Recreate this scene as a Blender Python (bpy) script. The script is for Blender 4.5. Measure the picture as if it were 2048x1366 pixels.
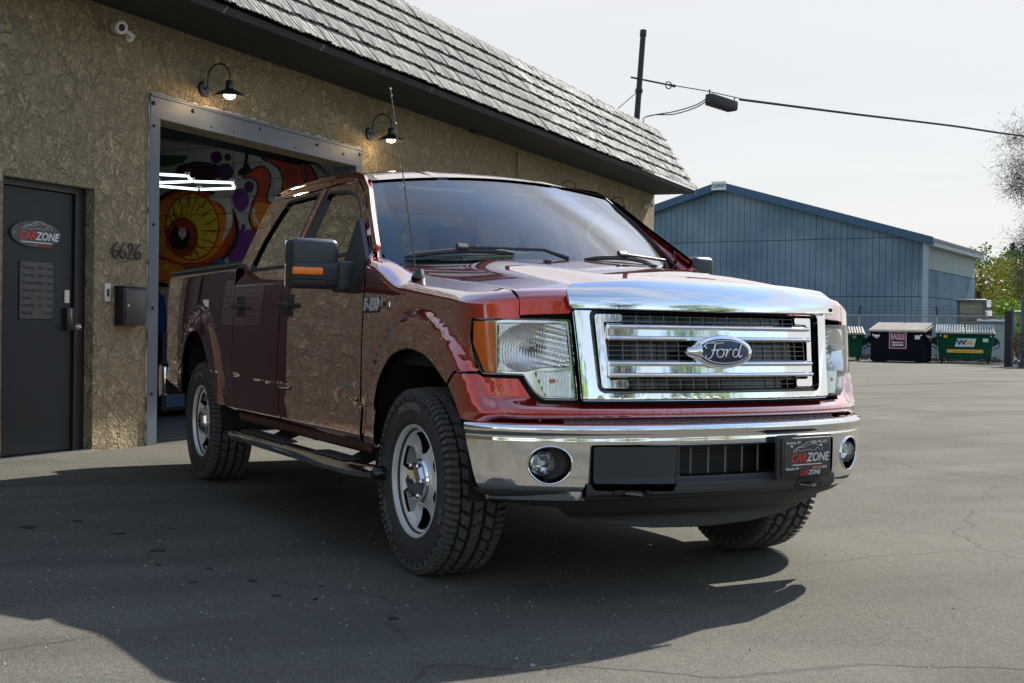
import bpy, bmesh, math, random
import numpy as np
from mathutils import Vector, Matrix
from mathutils.geometry import tessellate_polygon
random.seed(7)
for o in list(bpy.data.objects): bpy.data.objects.remove(o)
SC = bpy.context.scene
COL = SC.collection
R = math.radians

# ------------------------------------------------------------------ camera, sky, sun, exposure
def make_camera():
    cd = bpy.data.cameras.new('camera'); co = bpy.data.objects.new('camera', cd); COL.objects.link(co)
    loc = Vector((5.0343, -3.1234, 1.0631)); yaw, pit, rol = 2.658768, -0.00973107, 0.0147644
    F = Vector((math.cos(pit)*math.cos(yaw), math.cos(pit)*math.sin(yaw), math.sin(pit)))
    Rt = Vector((math.sin(yaw), -math.cos(yaw), 0)); U = Rt.cross(F)
    r2 = math.cos(rol)*Rt + math.sin(rol)*U; u2 = -math.sin(rol)*Rt + math.cos(rol)*U
    m = Matrix((r2, u2, -F)).transposed().to_4x4(); m.translation = loc
    co.matrix_world = m
    cd.sensor_width = 36; cd.lens = 36*2537.6/2048
    cd.clip_start = .05; cd.clip_end = 3000
    cd.dof.use_dof = False
    SC.camera = co
make_camera()
SUN_AZ = R(117.5)      # direction towards the sun, measured from +x
SUN_EL = R(38.5)
SUN_STRENGTH = 3.8
SKY_STRENGTH = 0.115
EXPOSURE = 1.24
CLOUD_SEED = 3.7
def make_world():
    w = bpy.data.worlds.new('World'); SC.world = w; w.use_nodes = True
    nt = w.node_tree; N = nt.nodes; L = nt.links; N.clear()
    out = N.new('ShaderNodeOutputWorld'); bg = N.new('ShaderNodeBackground')
    sky = N.new('ShaderNodeTexSky'); sky.sky_type = 'NISHITA'; sky.sun_disc = False
    sky.sun_elevation = SUN_EL; sky.sun_rotation = math.pi/2 - SUN_AZ
    sky.air_density = 1.25; sky.dust_density = .5; sky.ozone_density = 2.6; sky.altitude = 200
    tc = N.new('ShaderNodeTexCoord')
    sep = N.new('ShaderNodeSeparateXYZ'); L.new(tc.outputs['Generated'], sep.inputs[0])
    def M(op, a, b=None, c=None, clamp=False):
        n = N.new('ShaderNodeMath'); n.operation = op; n.use_clamp = clamp
        for i, v in enumerate((a, b, c)):
            if v is None: continue
            if isinstance(v, (int, float)): n.inputs[i].default_value = v
            else: L.new(v, n.inputs[i])
        return n.outputs[0]
    zz = M('MAXIMUM', sep.outputs[2], 0.0)
    den = M('ADD', zz, 0.12)
    u = M('DIVIDE', sep.outputs[0], den); v = M('DIVIDE', sep.outputs[1], den)
    # rotate and stretch so that the cirrus runs in streaks
    cu = M('ADD', M('MULTIPLY', u, .45), M('MULTIPLY', v, .25)); cv = M('SUBTRACT', M('MULTIPLY', v, 1.25), M('MULTIPLY', u, .9))
    cmb = N.new('ShaderNodeCombineXYZ'); L.new(cu, cmb.inputs[0]); L.new(cv, cmb.inputs[1]); cmb.inputs[2].default_value = CLOUD_SEED
    n1 = N.new('ShaderNodeTexNoise'); n1.inputs['Scale'].default_value = 1.1; n1.inputs['Detail'].default_value = 5
    n1.inputs['Roughness'].default_value = .57; n1.inputs['Distortion'].default_value = .9; L.new(cmb.outputs[0], n1.inputs['Vector'])
    n2 = N.new('ShaderNodeTexNoise'); n2.inputs['Scale'].default_value = .42; n2.inputs['Detail'].default_value = 3; L.new(cmb.outputs[0], n2.inputs['Vector'])
    # thin veil of high cloud, thicker towards the sun
    az = N.new('ShaderNodeVectorMath'); az.operation = 'DOT_PRODUCT'; L.new(tc.outputs['Generated'], az.inputs[0])
    a = R(140); az.inputs[1].default_value = (math.cos(a), math.sin(a), 0)
    fr = M('MULTIPLY', M('ADD', az.outputs['Value'], .15), .80, clamp=True)
    fr = M('MULTIPLY', fr, M('SUBTRACT', 1.25, M('MULTIPLY', zz, 1.5), clamp=True), clamp=True)
    s = M('ADD', M('MULTIPLY', n1.outputs[0], .9), M('MULTIPLY', n2.outputs[0], .55))
    s = M('SUBTRACT', s, .612)
    s = M('ADD', s, M('MULTIPLY', M('MULTIPLY', fr, fr), .95))
    mask = M('MULTIPLY', s, 4.6, clamp=True)
    low = M('MULTIPLY', M('SUBTRACT', 1, M('MULTIPLY', zz, 6.0, clamp=True)), M('ADD', M('MULTIPLY', fr, .9), .08))
    mask = M('MAXIMUM', mask, low, clamp=True)
    mask = M('MULTIPLY', mask, .95)
    cr = N.new('ShaderNodeMapRange'); cr.inputs['From Min'].default_value = .3; cr.inputs['From Max'].default_value = .75
    cr.inputs['To Min'].default_value = 2.85; cr.inputs['To Max'].default_value = 3.0
    L.new(n1.outputs[0], cr.inputs['Value'])
    lift = M('ADD', cr.outputs[0], M('MULTIPLY', fr, .10))
    cc = N.new('ShaderNodeCombineColor'); L.new(M('MULTIPLY', lift, 1.0), cc.inputs[0]); L.new(M('MULTIPLY', lift, .995), cc.inputs[1]); L.new(M('MULTIPLY', lift, 1.0), cc.inputs[2])
    mix = N.new('ShaderNodeMix'); mix.data_type = 'RGBA'; L.new(mask, mix.inputs['Factor'])
    L.new(sky.outputs[0], mix.inputs['A']); L.new(cc.outputs[0], mix.inputs['B'])
    L.new(mix.outputs['Result'], bg.inputs[0]); bg.inputs[1].default_value = SKY_STRENGTH
    L.new(bg.outputs[0], out.inputs[0])
make_world()
def make_sun():
    d = bpy.data.lights.new('sun', 'SUN'); d.energy = SUN_STRENGTH; d.angle = R(.6); d.color = (1.0, .93, .82)
    o = bpy.data.objects.new('sun', d); COL.objects.link(o)
    v = Vector((math.cos(SUN_EL)*math.cos(SUN_AZ), math.cos(SUN_EL)*math.sin(SUN_AZ), math.sin(SUN_EL)))
    o.rotation_euler = v.to_track_quat('Z', 'Y').to_euler(); o.location = v*60
make_sun()
SC.view_settings.view_transform = 'Standard'; SC.view_settings.look = 'None'
SC.view_settings.exposure = EXPOSURE; SC.view_settings.gamma = 1; SC.view_settings.use_curve_mapping = False
SC.render.engine = 'CYCLES'
SC.cycles.max_bounces = 8; SC.cycles.transparent_max_bounces = 24; SC.cycles.glossy_bounces = 5
SC.cycles.sample_clamp_indirect = 8

# ------------------------------------------------------------------ materials
def srgb(r, g, b):
    f = lambda c: ((c/255+.055)/1.055)**2.4 if c/255 > .04045 else c/255/12.92
    return (f(r), f(g), f(b))
_M = {}
class MT:
    """small wrapper round a node material"""
    def __init__(s, name):
        s.m = bpy.data.materials.new(name); s.m.use_nodes = True; s.nt = s.m.node_tree; s.N = s.nt.nodes; s.L = s.nt.links
        s.N.clear(); s.out = s.N.new('ShaderNodeOutputMaterial'); s.b = s.N.new('ShaderNodeBsdfPrincipled')
        s.L.new(s.b.outputs[0], s.out.inputs[0]); s.tc = None; _M[name] = s.m
    def set(s, **k):
        for n, v in k.items():
            n = n.replace('_', ' ')
            if hasattr(v, 'node') or isinstance(v, bpy.types.NodeSocket): s.L.new(v, s.b.inputs[n])
            elif isinstance(v, tuple) and len(v) == 3: s.b.inputs[n].default_value = (*v, 1)
            else: s.b.inputs[n].default_value = v
        return s
    def co(s, kind='Object', scale=(1, 1, 1), rot=(0, 0, 0)):
        if s.tc is None: s.tc = s.N.new('ShaderNodeTexCoord')
        mp = s.N.new('ShaderNodeMapping'); mp.inputs['Scale'].default_value = scale; mp.inputs['Rotation'].default_value = rot
        s.L.new(s.tc.outputs[kind], mp.inputs[0]); return mp.outputs[0]
    def geo(s, scale=(1, 1, 1), rot=(0, 0, 0)):
        g = s.N.new('ShaderNodeNewGeometry'); mp = s.N.new('ShaderNodeMapping'); mp.inputs['Scale'].default_value = scale; mp.inputs['Rotation'].default_value = rot
        s.L.new(g.outputs['Position'], mp.inputs[0]); return mp.outputs[0]
    def noise(s, vec, scale, detail=4, rough=.5, dist=0, out=0):
        n = s.N.new('ShaderNodeTexNoise'); n.inputs['Scale'].default_value = scale; n.inputs['Detail'].default_value = detail
        n.inputs['Roughness'].default_value = rough; n.inputs['Distortion'].default_value = dist
        s.L.new(vec, n.inputs['Vector']); return n.outputs[out]
    def voro(s, vec, scale, feature='F1', rnd=1):
        n = s.N.new('ShaderNodeTexVoronoi'); n.feature = feature; n.inputs['Scale'].default_value = scale; n.inputs['Randomness'].default_value = rnd
        s.L.new(vec, n.inputs['Vector']); return n.outputs['Distance']
    def math(s, op, a, b=0, clamp=False):
        n = s.N.new('ShaderNodeMath'); n.operation = op; n.use_clamp = clamp
        for i, v in enumerate((a, b)):
            if isinstance(v, (int, float)): n.inputs[i].default_value = v
            else: s.L.new(v, n.inputs[i])
        return n.outputs[0]
    def ramp(s, fac, stops):
        n = s.N.new('ShaderNodeValToRGB'); s.L.new(fac, n.inputs[0]); e = n.color_ramp.elements
        while len(e) < len(stops): e.new(.5)
        for x, (p, c) in zip(e, stops):
            x.position = p; x.color = (*(c if isinstance(c, tuple) else (c, c, c)), 1)
        return n.outputs[0]
    def mix(s, fac, a, b, mode='MIX'):
        n = s.N.new('ShaderNodeMix'); n.data_type = 'RGBA'; n.blend_type = mode
        for i, v in (('Factor', fac), ('A', a), ('B', b)):
            if isinstance(v, (int, float)): n.inputs[i].default_value = v
            elif isinstance(v, tuple): n.inputs[i].default_value = (*v, 1)
            else: s.L.new(v, n.inputs[i])
        return n.outputs['Result']
    def bump(s, h, strength=.5, dist=.01, nrm=None):
        n = s.N.new('ShaderNodeBump'); n.inputs['Strength'].default_value = strength; n.inputs['Distance'].default_value = dist
        s.L.new(h, n.inputs['Height'])
        if nrm is not None: s.L.new(nrm, n.inputs['Normal'])
        return n.outputs[0]

def plain(name, col, rough=.5, metal=0., var=.12, scale=6., bump=0., bscale=80., **k):
    m = MT(name); v = m.co()
    n = m.noise(v, scale, 5, .6)
    c = m.mix(m.math('MULTIPLY', n, 1.0), tuple(x*(1-var) for x in col), tuple(min(1, x*(1+var)) for x in col))
    m.set(Base_Color=c, Roughness=rough, Metallic=metal, **k)
    if bump: m.set(Normal=m.bump(m.noise(v, bscale, 3), bump, .003))
    return m.m

def mats():
    def gloss(m, f0, k, p, rough, base=None):
        # clear coat over the base: reflectivity f0 head on, rising towards grazing view
        N, L = m.N, m.L
        lw = N.new('ShaderNodeLayerWeight'); lw.inputs[0].default_value = .5
        f = m.math('ADD', m.math('MULTIPLY', m.math('POWER', lw.outputs['Facing'], p), k), f0, True)
        gl = N.new('ShaderNodeBsdfGlossy'); gl.inputs['Roughness'].default_value = rough; gl.inputs[0].default_value = (1, 1, 1, 1)
        mx = N.new('ShaderNodeMixShader'); L.new(f, mx.inputs[0]); L.new(base or m.b.outputs[0], mx.inputs[1]); L.new(gl.outputs[0], mx.inputs[2]); L.new(mx.outputs[0], m.out.inputs[0])
    # car paint
    m = MT('red_paint'); v = m.co()
    fl = m.noise(v, 900, 2, .5)
    c = m.mix(fl, (.36, .012, .008), (.60, .034, .014))
    m.set(Base_Color=c, Metallic=.82, Roughness=.36)
    gloss(m, .045, .95, 1.12, .012)
    m = MT('red_inner'); m.set(Base_Color=(.05, .006, .006), Roughness=.5)  # dark copy of the red paint, so the door gaps read as shaded
    m = MT('chrome'); v = m.co()
    m.set(Base_Color=(.90, .90, .91), Metallic=1.0, Roughness=m.math('ADD', m.math('MULTIPLY', m.noise(v, 14, 4), .05), .015))
    m = MT('chrome_satin'); m.set(Base_Color=(.72, .73, .74), Metallic=1.0, Roughness=.16)
    m = MT('wheel_metal'); v = m.co()
    d = m.noise(v, 22, 5, .65)
    m.set(Base_Color=m.mix(d, (.80, .80, .80), (.96, .96, .97)), Metallic=.40, Roughness=m.math('ADD', m.math('MULTIPLY', d, .2), .20))
    plain('black_plastic', (.026, .028, .031), .52, bump=.35, bscale=500, var=.2)
    plain('dark_plastic', (.012, .012, .013), .6)
    plain('gloss_black', (.010, .010, .011), .12)
    plain('mesh_grey', (.16, .165, .17), .35)
    plain('mirror_shell', (.030, .036, .048), .38, bump=.25, bscale=420)
    plain('underbody', (.012, .011, .010), .8, var=.4)
    plain('rusty', (.055, .035, .025), .85, var=.5, scale=14)
    m = MT('tyre_rubber'); v = m.co(); n = m.noise(v, 30, 5, .6); n2 = m.noise(v, 260, 2)
    m.set(Base_Color=m.mix(n, (.032, .032, .033), (.062, .061, .058)), Roughness=.78, Normal=m.bump(n2, .35, .002))
    m = MT('tread_rubber'); v = m.co(); n = m.noise(v, 40, 5, .6); n2 = m.noise(v, 300, 2)
    m.set(Base_Color=m.mix(n, (.060, .060, .060), (.110, .108, .103)), Roughness=.82, Normal=m.bump(n2, .4, .002))
    plain('groove_shade', (.010, .010, .010), .9)  # darker copy of the rubber, shade between the tread blocks as colour
    plain('tyre_text', (.16, .16, .155), .5)
    # glass
    def glass(name, tint, rough=0.0, spec=1.0, ior=1.5, curve=None):
        m = MT(name); N, L = m.N, m.L
        if curve:
            tr = N.new('ShaderNodeBsdfTransparent'); tr.inputs[0].default_value = (*tint, 1); gloss(m, *curve, 0.0, base=tr.outputs[0]); N.remove(m.b); return m
        tr = N.new('ShaderNodeBsdfTransparent'); tr.inputs[0].default_value = (*tint, 1)
        gl = N.new('ShaderNodeBsdfGlossy'); gl.inputs['Roughness'].default_value = rough; gl.inputs[0].default_value = (spec, spec, spec, 1)
        f = N.new('ShaderNodeFresnel'); f.inputs[0].default_value = ior
        mx = N.new('ShaderNodeMixShader'); L.new(f.outputs[0], mx.inputs[0]); L.new(tr.outputs[0], mx.inputs[1]); L.new(gl.outputs[0], mx.inputs[2])
        L.new(mx.outputs[0], m.out.inputs[0]); N.remove(m.b); return m
    glass('windshield_glass', (.80, .90, .85), curve=(.03, .80, 2.4))
    glass('side_glass', (.20, .23, .21), curve=(.12, .88, .6))
    glass('lens_glass', (.90, .92, .93), ior=1.55)
    glass('far_glass', (.45, .52, .50), ior=1.6)
    plain('amber', (1.0, .21, .008), .3, var=.1, scale=40, Coat_Weight=.4)
    plain('red_lens', (.35, .01, .01), .15, Coat_Weight=1.0)
    m = MT('reflector'); m.set(Base_Color=(.95, .96, .98), Metallic=1.0, Roughness=.14)
    plain('bezel', (.72, .70, .62), .22, metal=.6)
    plain('bulb', (.85, .85, .82), .1, Coat_Weight=1.0)
    plain('badge_silver', (.62, .63, .64), .35, metal=.3)
    plain('ford_blue', (.006, .014, .075), .25, Coat_Weight=.25, var=.05)
    plain('silver', (.70, .71, .72), .25, metal=1.0)
    plain('badge_black', (.02, .02, .02), .3)
    plain('plate_black', (.018, .018, .020), .35, Coat_Weight=.6)
    plain('print_white', (.78, .78, .78), .5, var=.02); plain('print_red', (.62, .03, .02), .5, var=.02)
    plain('seat_cloth', (.45, .38, .30), .9, bump=.5, bscale=300); plain('cabin_trim', (.26, .24, .20), .7)
    plain('dash', (.035, .035, .037), .6); plain('headliner', (.55, .52, .47), .9)
    plain('tonneau', (.018, .018, .019), .7, bump=.3, bscale=300)
    # stucco wall
    m = MT('stucco'); v = m.geo()
    vs = m.geo((1, 1, .62))
    warp = m.N.new('ShaderNodeVectorMath'); warp.operation = 'MULTIPLY_ADD'
    nn = m.N.new('ShaderNodeTexNoise'); nn.inputs['Scale'].default_value = 7.0; nn.inputs['Detail'].default_value = 3; m.L.new(v, nn.inputs['Vector'])
    m.L.new(nn.outputs['Color'], warp.inputs[0]); warp.inputs[1].default_value = (.26, .26, .26); m.L.new(vs, warp.inputs[2])
    w = warp.outputs[0]
    a = m.noise(w, 7.5, 3, .5, 1.0); b = m.noise(w, 17, 3, .55, .8)
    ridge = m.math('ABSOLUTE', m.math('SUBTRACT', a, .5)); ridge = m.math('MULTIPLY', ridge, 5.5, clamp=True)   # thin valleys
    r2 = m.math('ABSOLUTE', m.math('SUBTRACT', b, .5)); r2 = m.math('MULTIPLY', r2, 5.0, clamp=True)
    step = m.ramp(a, [(.42, 0.0), (.47, .75), (.56, .8), (.60, 1.0)])
    h = m.math('ADD', m.math('ADD', m.math('MULTIPLY', ridge, .45), m.math('MULTIPLY', r2, .28)), m.math('MULTIPLY', step, .75))
    h = m.math('ADD', h, m.math('MULTIPLY', m.noise(v, 60, 4), .22))
    g1 = m.noise(v, .9, 5, .6); g2 = m.noise(v, 3.6, 5, .6)
    c = m.mix(g1, (.60, .475, .290), (.72, .595, .390))
    c = m.mix(m.math('MULTIPLY', g2, .55), c, (.42, .34, .22))
    c = m.mix(m.math('MULTIPLY', m.math('SUBTRACT', 1, m.math('MINIMUM', ridge, r2)), .62), c, (.13, .105, .070))  # valleys of the relief darkened, shade put into the colour
    wh = m.ramp(m.noise(v, 7.3, 2, .4, 1.5), [(.71, 0.0), (.74, .55)])
    c = m.mix(wh, c, (.48, .45, .40))
    m.set(Base_Color=c, Roughness=.88, Specular_IOR_Level=.2, Normal=m.bump(h, 1.0, .055))
    # asphalt
    m = MT('asphalt'); v = m.geo()
    big = m.noise(v, .22, 5, .6, .4); med = m.noise(v, 1.6, 5, .62, .6); fine = m.noise(v, 120, 3, .7); agg = m.voro(v, 210)
    st = m.noise(m.geo((.35, 1.6, 1), (0, 0, .5)), 1.3, 5, .6)
    c = m.mix(m.ramp(big, [(.35, 0.), (.65, 1.)]), (.092, .089, .073), (.128, .124, .103))
    c = m.mix(m.math('MULTIPLY', m.ramp(med, [(.35, 0.), (.7, 1.)]), .5), c, (.085, .083, .073))
    c = m.mix(m.math('MULTIPLY', m.ramp(st, [(.45, 0.), (.7, 1.)]), .35), c, (.135, .126, .110))
    sp = m.ramp(fine, [(.30, .50), (.5, 1.0), (.68, 1.6)])
    c = m.mix(1.0, c, sp, 'MULTIPLY')
    sp2 = m.ramp(m.noise(v, 33, 3, .75), [(.28, .72), (.5, 1.0), (.70, 1.24)])
    c = m.mix(1.0, c, sp2, 'MULTIPLY')
    wear = m.noise(m.geo((1.5, .5, 1), (0, 0, -.66)), .55, 4, .55, .8)
    c = m.mix(m.math('MULTIPLY', m.ramp(wear, [(.46, 0.), (.62, 1.)]), .42), c, (.050, .048, .044))
    dust = m.noise(v, .75, 5, .6)
    c = m.mix(m.math('MULTIPLY', m.ramp(dust, [(.55, 0.), (.72, 1.)]), .30), c, (.19, .18, .15))
    ped = m.ramp(m.voro(v, 46), [(.07, 1.), (.10, 0.)])
    gate = m.ramp(m.noise(v, 5, 2), [(.58, 0.), (.64, 1.)])
    c = m.mix(m.math('MULTIPLY', ped, gate), c, (.33, .31, .28))
    pd2 = m.ramp(m.voro(m.geo((1, 1, 1), (0, 0, .7)), 17), [(.05, 1.), (.09, 0.)])
    g3 = m.ramp(m.noise(v, 1.1, 3), [(.60, 0.), (.66, 1.)])
    c = m.mix(m.math('MULTIPLY', pd2, g3), c, (.012, .012, .012))
    # cracks
    wv = m.N.new('ShaderNodeVectorMath'); wv.operation = 'MULTIPLY_ADD'
    cn = m.N.new('ShaderNodeTexNoise'); cn.inputs['Scale'].default_value = 1.7; cn.inputs['Detail'].default_value = 6; m.L.new(v, cn.inputs['Vector'])
    m.L.new(cn.outputs['Color'], wv.inputs[0]); wv.inputs[1].default_value = (.45, .45, 0); m.L.new(v, wv.inputs[2])
    ck = m.voro(wv.outputs[0], .33, 'DISTANCE_TO_EDGE')
    ckm = m.ramp(ck, [(.0008, 1.), (.0030, 0.)])
    ckg = m.ramp(m.noise(v, .7, 3), [(.42, 0.), (.52, 1.)])
    ckk = m.math('MULTIPLY', ckm, ckg)
    c = m.mix(m.math('MULTIPLY', ckk, .40), c, (.02, .019, .018))
    hh = m.math('SUBTRACT', m.math('ADD', m.math('MULTIPLY', fine, .8), m.math('MULTIPLY', agg, .6)), m.math('MULTIPLY', ckk, 1.5))
    m.set(Base_Color=c, Roughness=.9, Specular_IOR_Level=.12, Normal=m.bump(hh, .55, .006))
    plain('oil_stain', (.010, .009, .009), .55, var=.4, scale=20)
    plain('grit_stone', (.30, .28, .24), .9, var=.7, scale=9)
    plain('concrete', (.30, .28, .25), .85, bump=.3, bscale=60)
    # roof shakes
    m = MT('shake_wood'); v = m.co(); oi = m.N.new('ShaderNodeObjectInfo')
    gr = m.noise(m.co('Object', (17, .9, 5)), 1.4, 4, .6)
    gr2 = m.noise(m.co('Object', (34, .9, 6)), 1.3, 3, .6)
    c = m.mix(m.ramp(gr, [(.38, 0.), (.62, 1.)]), (.17, .168, .16), (.66, .655, .63))
    c = m.mix(m.math('MULTIPLY', m.ramp(gr2, [(.53, 0.), (.59, 1.)]), .93), c, (.018, .018, .017))
    tone = m.mix(oi.outputs['Random'], (.80, .80, .80), (1.08, 1.07, 1.04)); c = m.mix(1.0, c, tone, 'MULTIPLY')
    m.set(Base_Color=c, Roughness=.9, Specular_IOR_Level=.12, Normal=m.bump(gr2, .8, .006))
    plain('course_shade', (.020, .019, .018), .9)  # near-black deck, the shade under each shake course put into its colour
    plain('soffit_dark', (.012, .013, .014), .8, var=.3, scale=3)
    plain('steel_frame', (.085, .105, .135), .5, var=.28, scale=2.2, bump=.3, bscale=60)
    plain('bolt_dark', (.02, .02, .02), .5)
    m = MT('door_paint'); v = m.geo(); n = m.noise(v, 1.8, 5, .6)
    m.set(Base_Color=m.mix(n, (.010, .015, .019), (.019, .027, .032)), Roughness=.42, Specular_IOR_Level=.25, Normal=m.bump(m.noise(v, 90, 3), .12, .002))
    plain('black_paint', (.014, .014, .015), .42); plain('black_satin', (.020, .020, .022), .35)
    plain('plaque', (.030, .036, .040), .3); plain('engraved', (.012, .013, .015), .5); plain('line_white', (.62, .63, .64), .4)
    plain('brushed', (.45, .45, .44), .35, metal=.9); plain('cream_plastic', (.50, .47, .40), .5); plain('white_plastic', (.62, .61, .58), .4)
    m = MT('lamp_glow'); m.set(Base_Color=(1, .8, .5), Emission_Color=(1, .74, .42), Emission_Strength=2.6)
    m = MT('tube_glow'); m.set(Base_Color=(.9, 1, 1), Emission_Color=(.72, .95, 1), Emission_Strength=1.35)
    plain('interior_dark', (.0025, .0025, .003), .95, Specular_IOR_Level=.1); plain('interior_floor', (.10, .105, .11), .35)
    plain('block_wall', (.42, .41, .40), .85, bump=.6, bscale=70, var=.06); plain('mortar', (.16, .16, .16), .9)
    for n, c in dict(mural_green=(.02, .12, .02), mural_maroon=(.05, .008, .012), mural_purple=(.14, .030, .19), mural_violet=(.055, .018, .085),
                     mural_black=(.010, .009, .010), mural_red=(.46, .055, .015), mural_orange=(.66, .20, .015), mural_deep=(.30, .035, .01), mural_yellow=(.62, .44, .03),
                     mural_pale=(.56, .50, .46), mural_blue=(.02, .10, .25), mural_iris=(.28, .035, .012)).items():
        plain(n, c, .7, var=.28, scale=3)
    # blue barn
    m = MT('blue_siding'); v = m.geo(); n = m.noise(v, .35, 5, .6); n2 = m.noise(m.geo((6, 6, .6)), 1.6, 4)
    c = m.mix(m.ramp(n, [(.35, 0.), (.68, 1.)]), (.115, .180, .235), (.225, .305, .365)); c = m.mix(m.math('MULTIPLY', n2, .3), c, (.09, .145, .20))
    m.set(Base_Color=c, Roughness=.85, Specular_IOR_Level=.08)
    plain('groove', (.045, .07, .10), .9); plain('barn_white', (.28, .34, .34), .8, var=.3, scale=1.2)
    plain('blue_trim', (.014, .070, .15), .45, var=.3); plain('roof_metal', (.05, .07, .10), .5)
    plain('trim_pale', (.36, .42, .47), .6)
    plain('dumpster_green', (.004, .060, .028), .8, Specular_IOR_Level=.15, var=.35, scale=2); plain('dumpster_black', (.004, .005, .011), .9, Specular_IOR_Level=.15, var=.3, scale=2)
    plain('lid_grey', (.27, .26, .23), .7, var=.3, scale=4); plain('lid_dark', (.22, .20, .18), .7)
    plain('sign_maroon', (.085, .012, .035), .5, var=.03); plain('sign_pink', (.62, .36, .44), .5, var=.03); plain('sign_yellow', (.72, .40, .02), .5, var=.03)
    plain('sign_pale', (.50, .62, .68), .5, var=.03); plain('sign_green', (.01, .07, .05), .5); plain('sign_orange', (.75, .42, .03), .5)
    plain('galvanised', (.30, .31, .32), .5, metal=.5); plain('wire_dark', (.012, .014, .020), .6)
    plain('post_brown', (.022, .017, .022), .7); plain('post_blue', (.035, .065, .12), .5)
    plain('loader_body', (.045, .055, .068), .5); plain('loader_orange', (.55, .16, .03), .5)
    plain('bark', (.055, .048, .045), .95, var=.5, scale=8)
    for n, c in dict(leaf_yellow=(.30, .29, .03), leaf_green=(.13, .22, .03), leaf_bright=(.25, .40, .02), leaf_dark=(.012, .028, .018), leaf_bud=(.075, .090, .055), leaf_brown=(.10, .075, .05)).items():
        m = MT(n); v = m.geo(); k = m.noise(v, 1.3, 4)
        m.set(Base_Color=m.mix(k, tuple(x*.55 for x in c), tuple(x*1.5 for x in c)), Roughness=.6)
        m.b.inputs['Subsurface Weight'].default_value = 0
    plain('grass', (.045, .075, .018), .9, var=.5, scale=3); plain('car_blue', (.015, .05, .16), .3, Coat_Weight=1.0)
    plain('house_wall', (.42, .40, .36), .8); plain('house_roof', (.09, .08, .075), .8)
mats()
MAT = lambda n: _M[n]

# ------------------------------------------------------------------ helpers
def tag(o, label=None, cat=None, group=None, kind=None, category=None):
    cat = cat or category
    if label: o['label'] = label
    if cat: o['category'] = cat
    if group: o['group'] = group
    if kind: o['kind'] = kind
    return o
def thing(name, label, cat, loc=(0, 0, 0), group=None):
    o = bpy.data.objects.new(name, None); COL.objects.link(o); o.location = loc; o.empty_display_size = .1
    return tag(o, label, cat, group)
def origin(o):
    l = Vector(o.location); p = o.parent
    while p: l = l + Vector(p.location); p = p.parent
    return l
def mesh_obj(name, me, mat, parent=None):
    """vertices come in world coordinates; the object gets its own origin"""
    o = bpy.data.objects.new(name, me); COL.objects.link(o)
    n = len(me.vertices); co = np.empty(n*3, np.float32); me.vertices.foreach_get('co', co); co = co.reshape(-1, 3)
    lo, hi = co.min(0), co.max(0); base = Vector(((lo[0]+hi[0])/2, (lo[1]+hi[1])/2, lo[2]))
    if parent: o.parent = parent; o.location = base-origin(parent)
    else: o.location = base
    co -= np.array(base, np.float32); me.vertices.foreach_set('co', co.ravel())
    mt = [mat] if isinstance(mat, str) else mat
    for x in mt: me.materials.append(MAT(x))
    me.update()
    return o
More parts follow.
